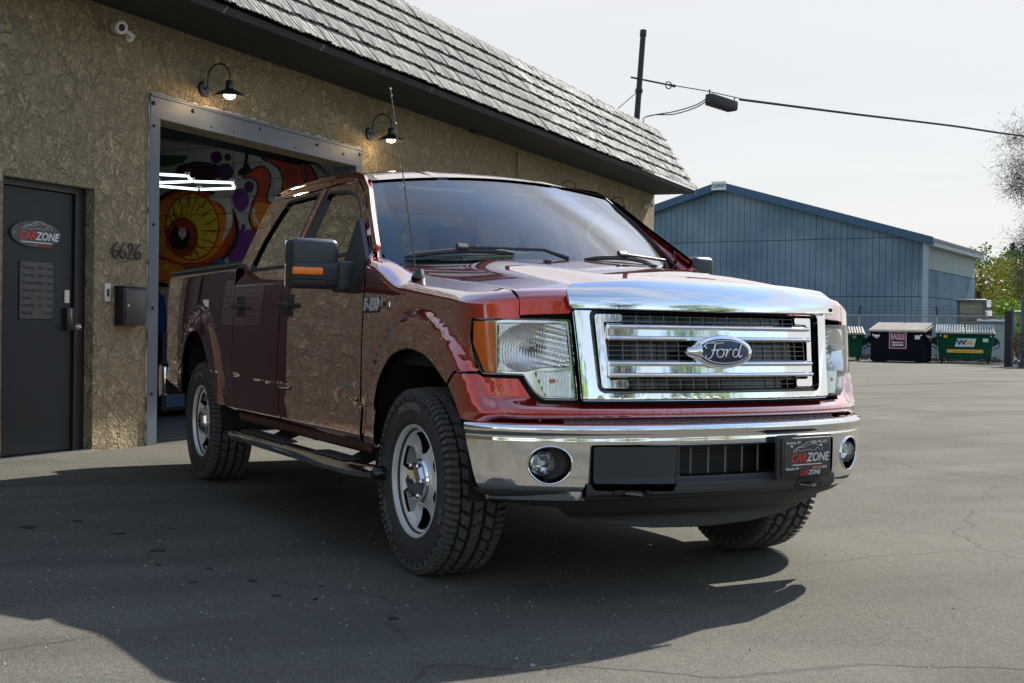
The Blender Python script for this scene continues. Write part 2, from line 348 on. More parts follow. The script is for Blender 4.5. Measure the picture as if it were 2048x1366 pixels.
class MB:
    def __init__(s): s.v = []; s.f = []; s.m = []; s.mi = 0
    def add(s, vs, fs):
        k = len(s.v); s.v.extend([tuple(map(float, x)) for x in vs]); s.f.extend([tuple(k+i for i in f) for f in fs]); s.m.extend([s.mi]*len(fs)); return s
    def box(s, lo, hi, M=None):
        x0, y0, z0 = lo; x1, y1, z1 = hi
        vs = [Vector(p) for p in ((x0, y0, z0), (x1, y0, z0), (x1, y1, z0), (x0, y1, z0), (x0, y0, z1), (x1, y0, z1), (x1, y1, z1), (x0, y1, z1))]
        if M: vs = [M @ p for p in vs]
        return s.add(vs, [(0, 3, 2, 1), (4, 5, 6, 7), (0, 1, 5, 4), (1, 2, 6, 5), (2, 3, 7, 6), (3, 0, 4, 7)])
    def rbox(s, lo, hi, r=.01, seg=2, M=None):
        bm = bmesh.new(); bmesh.ops.create_cube(bm, size=1)
        for v in bm.verts: v.co = Vector(((lo[i]+hi[i])/2+v.co[i]*(hi[i]-lo[i])) for i in range(3)) if False else Vector([(lo[i]+hi[i])/2+v.co[i]*(hi[i]-lo[i]) for i in range(3)])
        r = min(r, min(abs(hi[i]-lo[i]) for i in range(3))*.49)
        bmesh.ops.bevel(bm, geom=bm.edges[:], offset=r, segments=seg, affect='EDGES', profile=.5)
        bm.verts.index_update(); vs = [M @ v.co if M else v.co.copy() for v in bm.verts]; fs = [[v.index for v in f.verts] for f in bm.faces]; bm.free()
        return s.add(vs, fs)
    def tube(s, path, r, n=8, closed=False, cap=True):
        P = [Vector(p) for p in path]; m = len(P); rs = r if isinstance(r, (list, tuple)) else [r]*m
        rings = []; up = None
        for i, p in enumerate(P):
            if closed: d = P[(i+1) % m]-P[i-1]
            else: d = P[min(i+1, m-1)]-P[max(i-1, 0)]
            d.normalize()
            if up is None: up = d.orthogonal().normalized()
            else:
                up = up-d*up.dot(d)
                up = up.normalized() if up.length > 1e-6 else d.orthogonal().normalized()
            w = d.cross(up)
            rings.append([p+(up*math.cos(2*math.pi*k/n)+w*math.sin(2*math.pi*k/n))*rs[i] for k in range(n)])
        vs = [v for q in rings for v in q]; fs = []
        for i in range(m if closed else m-1):
            a = i*n; b = ((i+1) % m)*n
            for k in range(n): fs.append((a+k, a+(k+1) % n, b+(k+1) % n, b+k))
        if cap and not closed: fs.append(tuple(range(n-1, -1, -1))); fs.append(tuple((m-1)*n+k for k in range(n)))
        return s.add(vs, fs)
    def lathe(s, prof, n=32, M=None, a0=0, a1=2*math.pi):
        """prof: (radius, height) about local z"""
        full = abs(a1-a0-2*math.pi) < 1e-6; k = n if full else n+1; vs = []
        for i in range(k):
            a = a0+(a1-a0)*i/n
            for r, h in prof: vs.append(Vector((r*math.cos(a), r*math.sin(a), h)))
        if M: vs = [M @ v for v in vs]
        m = len(prof); fs = []
        for i in range(n):
            j = (i+1) % k
            for q in range(m-1): fs.append((i*m+q, j*m+q, j*m+q+1, i*m+q+1))
        return s.add(vs, fs)
    def prism(s, poly, h0, h1, M=None):
        """poly in local xy, extruded in z"""
        n = len(poly); ts = tessellate_polygon([[Vector((p[0], p[1], 0)) for p in poly]])
        vs = [Vector((p[0], p[1], h0)) for p in poly]+[Vector((p[0], p[1], h1)) for p in poly]
        if M: vs = [M @ v for v in vs]
        fs = [(i, (i+1) % n, n+(i+1) % n, n+i) for i in range(n)]
        fs += [tuple(t) for t in ts]+[tuple(n+i for i in reversed(t)) for t in ts]
        return s.add(vs, fs)
    def flat(s, poly):
        ts = tessellate_polygon([[Vector(p) for p in poly]]); return s.add(poly, [tuple(t) for t in ts])
    def build(s, name, mat, parent=None, smooth=35, flip=True, **k):
        me = bpy.data.meshes.new(name); me.from_pydata(s.v, [], s.f); me.update()
        if flip:
            bm = bmesh.new(); bm.from_mesh(me); bmesh.ops.recalc_face_normals(bm, faces=bm.faces[:]); bm.to_mesh(me); bm.free()
        if any(s.m): me.polygons.foreach_set('material_index', s.m)
        if smooth:
            me.polygons.foreach_set('use_smooth', [True]*len(me.polygons))
            if smooth < 180: me.set_sharp_from_angle(angle=R(smooth))
        o = mesh_obj(name, me, mat, parent)
        return tag(o, **k) if k else o
def frame(o, x, y=None, z=None):
    """matrix with local axes x,y,z at o"""
    x = Vector(x).normalized()
    if z is not None:
        z = Vector(z); z = (z-x*z.dot(x)).normalized(); y = z.cross(x)
    else:
        y = Vector(y); y = (y-x*y.dot(x)).normalized(); z = x.cross(y)
    m = Matrix((x, y, z)).transposed().to_4x4(); m.translation = Vector(o); return m
def rc(pts, r, seg=5):
    """round the corners of a polygon"""
    out = []; n = len(pts)
    rr = r if isinstance(r, (list, tuple)) else [r]*n
    for i in range(n):
        p = np.array(pts[i], float); a = np.array(pts[i-1], float); b = np.array(pts[(i+1) % n], float)
        da = np.linalg.norm(a-p); db = np.linalg.norm(b-p); q = min(rr[i], da*.48, db*.48)
        if q < 1e-5: out.append(tuple(p)); continue
        p0 = p+(a-p)/da*q; p1 = p+(b-p)/db*q
        for k in range(seg+1):
            t = k/seg; out.append(tuple((1-t)**2*p0+2*t*(1-t)*p+t*t*p1))
    return out
def crv(pts, n=5, closed=False):
    """Catmull-Rom through the points"""
    P = [np.array(p, float) for p in pts]; m = len(P); out = []
    for i in range(m if closed else m-1):
        p0 = P[i-1] if (closed or i > 0) else P[0]; p1 = P[i]; p2 = P[(i+1) % m]; p3 = P[(i+2) % m] if (closed or i+2 < m) else P[-1]
        for k in range(n):
            t = k/n; out.append(tuple(.5*((2*p1)+(-p0+p2)*t+(2*p0-5*p1+4*p2-p3)*t*t+(-p0+3*p1-3*p2+p3)*t**3)))
    if not closed: out.append(tuple(P[-1]))
    return out
def ell(cx, cy, rx, ry, n=32, a0=0, a1=2*math.pi, rot=0):
    o = []
    for i in range(n):
        a = a0+(a1-a0)*i/n; x = rx*math.cos(a); y = ry*math.sin(a)
        o.append((cx+x*math.cos(rot)-y*math.sin(rot), cy+x*math.sin(rot)+y*math.cos(rot)))
    return o
def panel(name, fn, outline, mat, parent=None, step=(.04, .04), holes=(), th=.016, bev=.003, off=0., us=None, vs=None, flange=True, link=True, uw=None):
    """patch of a smooth surface cut to an outline, with true surface normals and turned-in edges"""
    loops = [[Vector((p[0], p[1], 0)) for p in outline]]+[[Vector((p[0], p[1], 0)) for p in h] for h in holes]
    flatv = [v for l in loops for v in l]
    bm = bmesh.new(); bv = [bm.verts.new(v) for v in flatv]
    for t in tessellate_polygon(loops):
        try: bm.faces.new([bv[i] for i in t])
        except ValueError: pass
    U = [v.x for v in flatv]; V = [v.y for v in flatv]
    def lines(lo, hi, st, given):
        if given is not None: return [g for g in given if lo < g < hi]
        n = max(1, int(math.ceil((hi-lo)/st))); return [lo+(hi-lo)*i/n for i in range(1, n)]
    for g in lines(min(U), max(U), step[0], us):
        bmesh.ops.bisect_plane(bm, geom=bm.verts[:]+bm.edges[:]+bm.faces[:], plane_co=(g, 0, 0), plane_no=(1, 0, 0), dist=1e-5)
    for g in lines(min(V), max(V), step[1], vs):
        bmesh.ops.bisect_plane(bm, geom=bm.verts[:]+bm.edges[:]+bm.faces[:], plane_co=(0, g, 0), plane_no=(0, 1, 0), dist=1e-5)
    # drop the triangulation edges inside the grid cells
    gu = [g for g in lines(min(U), max(U), step[0], us)]; gv = [g for g in lines(min(V), max(V), step[1], vs)]
    gus = set(round(g, 4) for g in gu); gvs = set(round(g, 4) for g in gv)
    dead = []
    for e in bm.edges:
        if len(e.link_faces) != 2: continue
        a, b_ = e.verts[0].co, e.verts[1].co
        if abs(a.x-b_.x) < 2e-5 and round(a.x, 4) in gus: continue
        if abs(a.y-b_.y) < 2e-5 and round(a.y, 4) in gvs: continue
        dead.append(e)
    bmesh.ops.dissolve_edges(bm, edges=dead, use_verts=False)
    bm.verts.index_update(); bm.edges.index_update()
    uv = np.array([(v.co.x, v.co.y) for v in bm.verts]); F = [[v.index for v in f.verts] for f in bm.faces]
    bound = [(e.verts[0].index, e.verts[1].index, [v.index for v in e.link_faces[0].verts]) for e in bm.edges if len(e.link_faces) == 1]
    bm.free()
    u, v = uv[:, 0], uv[:, 1]
    P = fn(u, v, off=off); e = 8e-4
    du = fn(u+e, v, off=off)-fn(u-e, v, off=off); dv = fn(u, v+e, off=off)-fn(u, v-e, off=off)
    Nn = np.cross(du, dv); Nn /= np.maximum(np.linalg.norm(Nn, axis=1), 1e-12)[:, None]
    out = fn(u, v, off=off+.004)-P; sg = np.sign((Nn*out).sum(1)); sg[sg == 0] = 1
    Nn *= sg[:, None]
    faces = []
    for f in F:
        a, b, c = P[f[0]], P[f[1]], P[f[2]]
        q = np.zeros(3)
        for i in range(1, len(f)-1): q += np.cross(P[f[i]]-P[f[0]], P[f[i+1]]-P[f[0]])
        faces.append(f if q @ Nn[f].sum(0) >= 0 else f[::-1])
    verts = P.tolist(); norms = Nn.tolist()
    if flange and bound:
        bd = {}
        for a, b, f in bound:
            t = P[b]-P[a]; n = Nn[a]+Nn[b]; d = np.cross(t, n); cen = P[f].mean(0)
            if d @ (P[a]-cen) < 0: d = -d
            l = np.linalg.norm(d)
            if l < 1e-12: continue
            d = d/l
            for q in (a, b): bd[q] = bd.get(q, 0)+d
        i1 = {}; i2 = {}
        for q, d in bd.items():
            d = d-Nn[q]*(d @ Nn[q]); d = d/max(np.linalg.norm(d), 1e-9)
            i1[q] = len(verts); verts.append((P[q]+d*bev-Nn[q]*bev).tolist()); norms.append(d.tolist())
            i2[q] = len(verts); verts.append((P[q]+d*bev-Nn[q]*(bev+th)).tolist()); norms.append(d.tolist())
        for a, b, f in bound:
            if a not in i1 or b not in i1: continue
            faces.append([a, b, i1[b], i1[a]]); faces.append([i1[a], i1[b], i2[b], i2[a]])
    me = bpy.data.meshes.new(name); me.from_pydata(verts, [], faces); me.update()
    me.polygons.foreach_set('use_smooth', [True]*len(me.polygons))
    me.normals_split_custom_set_from_vertices(norms)
    if not link: return me
    return mesh_obj(name, me, mat, parent)
_TXT = {}
def text_geo(body, size=1., depth=.1, shear=0., align='CENTER', bold=0., space=1., res=3):
    key = (body, size, depth, shear, align, bold, space)
    if key in _TXT: return _TXT[key]
    c = bpy.data.curves.new('t', 'FONT'); c.body = body; c.size = size; c.extrude = depth/2; c.shear = shear; c.align_x = align; c.align_y = 'CENTER'
    c.offset = bold; c.space_character = space; c.resolution_u = res
    o = bpy.data.objects.new('t', c); COL.objects.link(o)
    dg = bpy.context.evaluated_depsgraph_get(); me = bpy.data.meshes.new_from_object(o.evaluated_get(dg))
    vs = [v.co.copy() for v in me.vertices]; fs = [tuple(p.vertices) for p in me.polygons]
    bpy.data.objects.remove(o); bpy.data.curves.remove(c); bpy.data.meshes.remove(me)
    _TXT[key] = (vs, fs); return vs, fs
def text_obj(name, body, size, M, mat, parent, depth=.003, **k):
    lab = k.pop('label', None)
    vs, fs = text_geo(body, size, depth, **k); b = MB(); b.add([M @ v for v in vs], fs)
    o = b.build(name, mat, parent, smooth=0, flip=False)
    if lab: o['label'] = lab
    return o
def copy_tree(o, parent=None, loc=None, rotz=None, scale=None):
    c = o.copy(); COL.objects.link(c)
    for k in ('label', 'category', 'group'):
        pass
    if parent: c.parent = parent
    if loc is not None: c.location = loc
    if rotz is not None: c.rotation_euler = (0, 0, rotz)
    if scale is not None: c.scale = (scale,)*3
    for ch in [x for x in bpy.data.objects if x.parent == o]: copy_tree(ch, c)
    return c
# the building's own directions: TV runs along the shop front, OV points out of it
BK = -5.3702; TV = Vector((-.62524266, .78043041, 0)); OV = Vector((.78043041, .62524266, 0))
def BW(t, off, z): return TV*t+OV*(BK+off)+Vector((0, 0, z))
def BM(t, off, z, yaw=0):
    """matrix: local x along the wall (to the right as seen from outside), y up, z out of the wall"""
    return frame(BW(t, off, z), TV, z=OV) @ Matrix.Rotation(0, 4, 'Z') if not yaw else frame(BW(t, off, z), TV, z=OV) @ Matrix.Rotation(yaw, 4, 'Y')

# ---- truck body surfaces (metres, truck frame: x forward, y to driver's side, z up)
def S(t):
    t=np.clip(t,0,1); return t*t*(3-2*t)
_TH=np.linspace(0,np.pi/2,600)
_N=2.2; _A=.45; _B=.985; _X0=.45
_px=_X0+_A*np.sin(_TH)**(2/_N); _py=_B*np.cos(_TH)**(2/_N)
_len=np.concatenate([[0],np.cumsum(np.hypot(np.diff(_px),np.diff(_py)))])
LW=float(_len[-1]); WC=_X0+LW          # w of the truck's nose centre
_nx=((_px-_X0)/_A)**(_N-1)/_A; _ny=(_py/_B)**(_N-1)/_B
_q=np.hypot(_nx,_ny); _nx=_nx/_q; _ny=_ny/_q
def plan(w):
    w=np.asarray(w,float); s=np.clip(w-_X0,0,LW)
    x=np.where(w<_X0,w,np.interp(s,_len,_px)); y=np.where(w<_X0,_B,np.interp(s,_len,_py))
    nx=np.where(w<_X0,0,np.interp(s,_len,_nx)); ny=np.where(w<_X0,1,np.interp(s,_len,_ny))
    return x,y,nx,ny
_ex=[-.7,-.58,-.44,-.27,.13,.5,.7,.95]; _ez=[1.388,1.362,1.335,1.308,1.268,1.235,1.212,1.178]
_cx=[-.7,-.5,-.2,.1,.5,.8,.95]; _cz=[1.435,1.42,1.39,1.362,1.312,1.262,1.232]
_pe=np.polyfit(_ex,_ez,4); _pc=np.polyfit(_cx,_cz,4)
RR=.055
def htop(x,y):
    ay=np.abs(y); xx=np.clip(x,-.75,1.0)
    e=np.polyval(_pe,xx); c=np.polyval(_pc,xx)
    s=np.clip(ay/.8,0,1)
    p=.58*(1-s**2.4)+.42*S((.56-ay)/.17)
    h=e+(c-e)*p
    h=h-np.clip(ay-.8,0,1)*.22
    h=h+.055*S((-.12-x)/.35)*S((ay-.80)/.10)
    return h
def zcrease(x): return .705-.019*x
def flare(x,z):
    q1=np.sqrt(((x-.10)/.60)**2+((z-.50)/.63)**2)
    q2=np.sqrt(((x+3.66)/.60)**2+((z-.50)/.64)**2)
    f=0
    for q,k in ((q1,.030),(q2,.019)):
        f=f+k*S((1.04-q)/.10)-.006*S((1.10-q)/.06)*S((q-.99)/.06)
    return f
def wall_inset(w,x,z,nx):
    zc=zcrease(x)
    side=1-S((w-.30)/.3)
    i=.011*S((zc-z)/.012)*side
    i=i-.006*S((zc-z-.01)/.12)*side
    i=i+.035*np.clip((.56-z)/.06,0,1.5)**2*side
    i=i+.010*np.clip((z-.95)/.35,0,2)**2*side
    i=i-flare(x,z)*(1-S((w-.62)/.15))*S((1.21-z)/.05)
    i=i+.13*np.maximum(z-.80,0)*nx**2
    return i
def shell(w,v,off=0.,sgn=-1):
    """front half shell. w: along the plan outline, v: height, then arc length over the shoulder."""
    w=np.asarray(w,float);v=np.asarray(v,float)
    x,y,nx,ny=plan(w)
    rk=.13*.38*nx**2+.010*1.0*(1-S((w-.30)/.3))
    H=htop(x-nx*(rk+RR),y-ny*(rk+RR))
    t=v-(H-RR)
    a=np.clip(t/RR,0,np.pi/2)
    d=RR*(1-np.cos(a))+np.maximum(t-RR*np.pi/2,0)
    zw=np.minimum(v,H-RR)
    ins=wall_inset(w,x,zw,nx)+d-off*np.cos(a)
    X=x-nx*ins; Y=y-ny*ins
    z=zw+RR*np.sin(a)+np.where(t>0,htop(X,Y)-htop(x-nx*(rk+RR),y-ny*(rk+RR)),0)*S(t/RR)+off*np.sin(a)
    return np.stack([X,sgn*Y,z],-1)
def xfront(y):
    ay=np.abs(y)
    X=_px-_nx*(.13*.38*_nx**2); Y=_py-_ny*(.13*.38*_nx**2)
    return np.interp(ay,Y[::-1],X[::-1]),np.interp(ay,_py[::-1],_nx[::-1])
def hood(y,u,off=0.):
    """y lateral; u: <0 down the front face, 0..arc over the nose, then backwards over the top"""
    y=np.asarray(y,float);u=np.asarray(u,float)
    xf,nx=xfront(y); nx=np.maximum(nx,.5)
    H=htop(xf-RR/nx,y)
    a=np.clip(u/RR,0,np.pi/2)
    d=RR*(1-np.cos(a))/nx+np.maximum(u-RR*np.pi/2,0)
    x=xf-d+np.maximum(-u,0)*.13*nx**2+off*np.cos(a)
    z=H-RR+np.minimum(u,0)+RR*np.sin(a)+(htop(xf-d,y)-H)*S(u/RR)+off*np.sin(a)
    return np.stack([x,y,z],-1)
def hood_u(y,x):   # u for a given x on the top
    xf,nx=xfront(y); nx=np.maximum(nx,.5)
    return (xf-x)-RR/nx+RR*np.pi/2
# cab: side sections with tumblehome. v: height up to the belt, then arc length
ZB=1.335; TUM=np.arctan2(.24,.53); RB=.10
def cabside(x,v,off=0.,sgn=-1):
    x=np.asarray(x,float);v=np.asarray(v,float)
    t=v-(ZB-.05); a=np.clip(t/RB,0,TUM); l=np.maximum(t-RB*TUM,0)
    zw=np.minimum(v,ZB-.05)
    ins=wall_inset(x,x,zw,0*x)+RB*(1-np.cos(a))+l*np.sin(TUM)-off*np.cos(a)
    z=zw+RB*np.sin(a)+l*np.cos(TUM)+off*np.sin(a)
    # the roof edge curls inwards
    k=np.maximum(v-1.86,0); ins=ins+k*k*1.2; z=z-k*k*1.0
    return np.stack([x+0*v,sgn*(_B-ins),z],-1)
def bedside(x,v,off=0.,sgn=-1):
    x=np.asarray(x,float);v=np.asarray(v,float)
    r=.03; H=1.425; t=v-(H-r); a=np.clip(t/r,0,np.pi/2); l=np.maximum(t-r*np.pi/2,0)
    zw=np.minimum(v,H-r)
    q=np.clip((-4.62-x)/.15,0,1)
    ins=wall_inset(x,x,zw,0*x)+r*(1-np.cos(a))+l-off*np.cos(a)+.15*(1-np.sqrt(np.maximum(1-q*q,0)))
    z=zw+r*np.sin(a)+off*np.sin(a)
    return np.stack([x+0*v,sgn*(_B-ins),z],-1)
# ---- end of surfaces

MURAL = [
('green', [(3.23,3.16),(2.51,3.12),(2.57,3.03),(2.82,3.0),(3.23,3.02)]),
('black', [(1.97,2.91),(1.98,2.88),(2.01,2.86),(2.05,2.84),(2.1,2.82),(2.17,2.81),(2.25,2.81),(2.33,2.81),(2.41,2.81),(2.48,2.82),(2.55,2.84),(2.61,2.86),(2.65,2.88),(2.68,2.91),(2.69,2.94),(2.68,2.96),(2.66,2.98),(2.61,3.01),(2.56,3.02),(2.49,3.03),(2.41,3.04),(2.33,3.04),(2.25,3.03),(2.18,3.02),(2.11,3.0),(2.05,2.98),(2.01,2.96),(1.98,2.94)]),
('maroon', [(2.02,2.9),(2.03,2.88),(2.05,2.87),(2.08,2.85),(2.13,2.84),(2.19,2.83),(2.26,2.82),(2.33,2.82),(2.4,2.83),(2.46,2.84),(2.52,2.85),(2.58,2.87),(2.61,2.89),(2.64,2.91),(2.65,2.93),(2.64,2.95),(2.62,2.96),(2.58,2.98),(2.53,2.99),(2.47,3.0),(2.4,3.01),(2.33,3.01),(2.26,3.0),(2.19,2.99),(2.14,2.98),(2.09,2.96),(2.05,2.94),(2.03,2.92)]),
('violet', [(2.0,3.08),(2.0,3.06),(2.01,3.04),(2.02,3.03),(2.03,3.02),(2.05,3.01),(2.07,3.01),(2.09,3.0),(2.11,3.01),(2.12,3.01),(2.14,3.02),(2.16,3.04),(2.17,3.05),(2.17,3.07),(2.18,3.08),(2.17,3.1),(2.17,3.12),(2.16,3.13),(2.14,3.14),(2.13,3.15),(2.11,3.15),(2.09,3.16),(2.07,3.15),(2.05,3.15),(2.03,3.14),(2.02,3.12),(2.01,3.11),(2.0,3.09)]),
('violet', [(1.87,3.07),(1.87,3.06),(1.87,3.05),(1.88,3.04),(1.89,3.04),(1.9,3.03),(1.91,3.03),(1.92,3.03),(1.93,3.03),(1.94,3.03),(1.95,3.04),(1.96,3.05),(1.96,3.06),(1.97,3.06),(1.97,3.08),(1.97,3.09),(1.96,3.1),(1.96,3.1),(1.95,3.11),(1.94,3.12),(1.93,3.12),(1.92,3.12),(1.91,3.12),(1.9,3.12),(1.89,3.11),(1.88,3.1),(1.88,3.09),(1.87,3.08)]),
('violet', [(1.83,2.9),(1.83,2.88),(1.84,2.85),(1.86,2.83),(1.88,2.82),(1.9,2.81),(1.93,2.8),(1.96,2.8),(1.98,2.8),(2.01,2.81),(2.04,2.83),(2.06,2.84),(2.07,2.86),(2.08,2.88),(2.08,2.91),(2.08,2.93),(2.07,2.95),(2.06,2.97),(2.04,2.98),(2.01,3.0),(1.99,3.0),(1.96,3.0),(1.93,3.0),(1.9,2.99),(1.88,2.98),(1.86,2.96),(1.84,2.94),(1.83,2.92)]),
('violet', [(1.54,2.71),(1.54,2.69),(1.54,2.68),(1.55,2.67),(1.56,2.65),(1.57,2.65),(1.59,2.64),(1.6,2.64),(1.62,2.64),(1.63,2.65),(1.65,2.66),(1.66,2.67),(1.67,2.68),(1.67,2.7),(1.68,2.71),(1.67,2.73),(1.67,2.74),(1.66,2.75),(1.65,2.77),(1.64,2.77),(1.62,2.78),(1.61,2.78),(1.59,2.78),(1.58,2.77),(1.56,2.76),(1.55,2.75),(1.54,2.74),(1.54,2.72)]),
('black', [(1.66,3.13),(1.65,3.14),(1.64,3.14),(1.63,3.13),(1.62,3.11),(1.62,3.09),(1.62,3.06),(1.63,3.03),(1.63,3.0),(1.61,2.97),(1.6,2.95),(1.58,2.93),(1.57,2.91),(1.58,2.89),(1.6,2.88),(1.62,2.86),(1.64,2.85),(1.67,2.85),(1.71,2.85),(1.74,2.85),(1.76,2.85),(1.77,2.86),(1.77,2.88),(1.76,2.9),(1.75,2.92),(1.73,2.93),(1.72,2.94),(1.7,2.95),(1.69,2.97),(1.68,3.01),(1.67,3.05),(1.67,3.1)]),
('purple', [(1.6,2.56),(1.6,2.53),(1.61,2.5),(1.63,2.47),(1.65,2.45),(1.67,2.43),(1.69,2.42),(1.72,2.42),(1.75,2.42),(1.77,2.44),(1.79,2.45),(1.81,2.48),(1.83,2.5),(1.83,2.53),(1.84,2.56),(1.84,2.6),(1.83,2.63),(1.81,2.65),(1.8,2.67),(1.77,2.69),(1.75,2.7),(1.72,2.7),(1.7,2.7),(1.67,2.69),(1.65,2.67),(1.63,2.65),(1.62,2.62),(1.61,2.59)]),
('purple', [(1.64,2.23),(1.65,2.23),(1.65,2.22),(1.65,2.21),(1.66,2.21),(1.66,2.2),(1.67,2.2),(1.68,2.2),(1.69,2.2),(1.69,2.2),(1.7,2.21),(1.71,2.21),(1.71,2.22),(1.71,2.23),(1.71,2.23),(1.71,2.24),(1.71,2.25),(1.71,2.26),(1.7,2.26),(1.69,2.27),(1.69,2.27),(1.68,2.27),(1.67,2.27),(1.66,2.27),(1.66,2.26),(1.65,2.25),(1.65,2.25),(1.65,2.24)]),
('purple', [(1.59,2.08),(1.59,2.05),(1.6,2.02),(1.62,2.0),(1.65,1.97),(1.68,1.96),(1.71,1.95),(1.75,1.95),(1.79,1.95),(1.82,1.96),(1.85,1.98),(1.88,2.0),(1.9,2.02),(1.91,2.05),(1.92,2.08),(1.91,2.11),(1.9,2.14),(1.88,2.16),(1.86,2.19),(1.82,2.2),(1.79,2.21),(1.75,2.21),(1.72,2.21),(1.68,2.2),(1.65,2.18),(1.62,2.16),(1.6,2.13),(1.59,2.11)]),
('purple', [(1.41,2.07),(1.41,2.05),(1.42,2.02),(1.44,2.0),(1.46,1.98),(1.49,1.96),(1.52,1.95),(1.56,1.95),(1.59,1.95),(1.63,1.96),(1.66,1.98),(1.68,2.0),(1.7,2.02),(1.71,2.05),(1.72,2.08),(1.71,2.11),(1.7,2.13),(1.68,2.16),(1.66,2.18),(1.63,2.19),(1.6,2.2),(1.56,2.2),(1.53,2.2),(1.5,2.19),(1.47,2.17),(1.44,2.15),(1.42,2.13),(1.41,2.1)]),
('purple', [(1.63,1.89),(1.63,1.86),(1.64,1.84),(1.66,1.82),(1.68,1.8),(1.71,1.79),(1.73,1.78),(1.76,1.78),(1.79,1.78),(1.82,1.79),(1.85,1.8),(1.87,1.82),(1.89,1.84),(1.9,1.87),(1.9,1.89),(1.9,1.92),(1.89,1.94),(1.87,1.97),(1.85,1.98),(1.83,2.0),(1.8,2.0),(1.77,2.01),(1.74,2.0),(1.71,2.0),(1.68,1.98),(1.66,1.96),(1.64,1.94),(1.63,1.92)]),
('purple', [(1.44,1.88),(1.44,1.85),(1.46,1.82),(1.48,1.79),(1.51,1.77),(1.54,1.76),(1.58,1.75),(1.62,1.75),(1.67,1.75),(1.71,1.76),(1.74,1.78),(1.77,1.8),(1.8,1.82),(1.81,1.85),(1.82,1.88),(1.81,1.91),(1.8,1.93),(1.78,1.96),(1.75,1.98),(1.71,1.99),(1.67,2.0),(1.63,2.01),(1.59,2.0),(1.55,1.99),(1.51,1.98),(1.48,1.96),(1.46,1.93),(1.44,1.9)]),
('purple', [(1.57,1.72),(1.58,1.69),(1.59,1.66),(1.61,1.64),(1.64,1.62),(1.67,1.6),(1.71,1.59),(1.74,1.59),(1.78,1.59),(1.82,1.6),(1.85,1.62),(1.88,1.64),(1.9,1.66),(1.92,1.69),(1.92,1.72),(1.92,1.75),(1.9,1.78),(1.88,1.8),(1.86,1.82),(1.82,1.84),(1.79,1.85),(1.75,1.85),(1.71,1.84),(1.67,1.83),(1.64,1.82),(1.61,1.8),(1.59,1.77),(1.58,1.75)]),
('black', [(1.5,2.95),(1.47,2.95),(1.44,2.96),(1.41,2.95),(1.38,2.95),(1.36,2.93),(1.34,2.91),(1.32,2.89),(1.3,2.86),(1.29,2.83),(1.29,2.8),(1.29,2.77),(1.29,2.74),(1.29,2.71),(1.31,2.68),(1.32,2.65),(1.33,2.62),(1.33,2.6),(1.33,2.58),(1.33,2.56),(1.33,2.54),(1.32,2.53),(1.3,2.52),(1.28,2.51),(1.27,2.49),(1.25,2.47),(1.23,2.45),(1.22,2.42),(1.22,2.39),(1.24,2.36),(1.26,2.33),(1.29,2.3),(1.32,2.27),(1.35,2.25),(1.38,2.23),(1.4,2.2),(1.43,2.19),(1.46,2.18),(1.49,2.18),(1.52,2.19),(1.55,2.21),(1.57,2.23),(1.58,2.26),(1.6,2.29),(1.61,2.32),(1.61,2.36),(1.6,2.39),(1.59,2.43),(1.58,2.47),(1.57,2.51),(1.55,2.55),(1.53,2.58),(1.51,2.61),(1.5,2.64),(1.5,2.66),(1.49,2.69),(1.49,2.71),(1.49,2.73),(1.5,2.74),(1.5,2.76),(1.51,2.77),(1.53,2.78),(1.55,2.79),(1.57,2.81),(1.59,2.81),(1.62,2.81),(1.65,2.81),(1.68,2.81),(1.71,2.83),(1.69,2.86),(1.66,2.87),(1.63,2.89),(1.6,2.9),(1.58,2.91),(1.55,2.92),(1.52,2.94)]),
('red', [(1.49,2.93),(1.46,2.93),(1.44,2.94),(1.42,2.93),(1.39,2.93),(1.37,2.92),(1.35,2.9),(1.34,2.88),(1.32,2.86),(1.32,2.83),(1.31,2.8),(1.31,2.77),(1.31,2.74),(1.32,2.71),(1.33,2.69),(1.34,2.66),(1.35,2.63),(1.35,2.6),(1.36,2.58),(1.35,2.56),(1.35,2.54),(1.34,2.52),(1.32,2.51),(1.3,2.49),(1.28,2.48),(1.27,2.46),(1.25,2.44),(1.24,2.42),(1.24,2.4),(1.26,2.37),(1.28,2.34),(1.31,2.31),(1.34,2.29),(1.37,2.26),(1.39,2.24),(1.42,2.22),(1.44,2.21),(1.47,2.2),(1.49,2.2),(1.51,2.21),(1.53,2.22),(1.55,2.24),(1.56,2.26),(1.57,2.29),(1.58,2.32),(1.58,2.35),(1.58,2.39),(1.57,2.43),(1.56,2.46),(1.54,2.5),(1.52,2.54),(1.51,2.57),(1.49,2.61),(1.48,2.63),(1.47,2.66),(1.47,2.68),(1.47,2.71),(1.47,2.73),(1.47,2.75),(1.48,2.77),(1.49,2.79),(1.51,2.8),(1.54,2.81),(1.56,2.82),(1.59,2.83),(1.62,2.83),(1.65,2.83),(1.68,2.83),(1.69,2.83),(1.68,2.84),(1.65,2.85),(1.62,2.87),(1.59,2.88),(1.56,2.89),(1.54,2.91),(1.51,2.92)]),
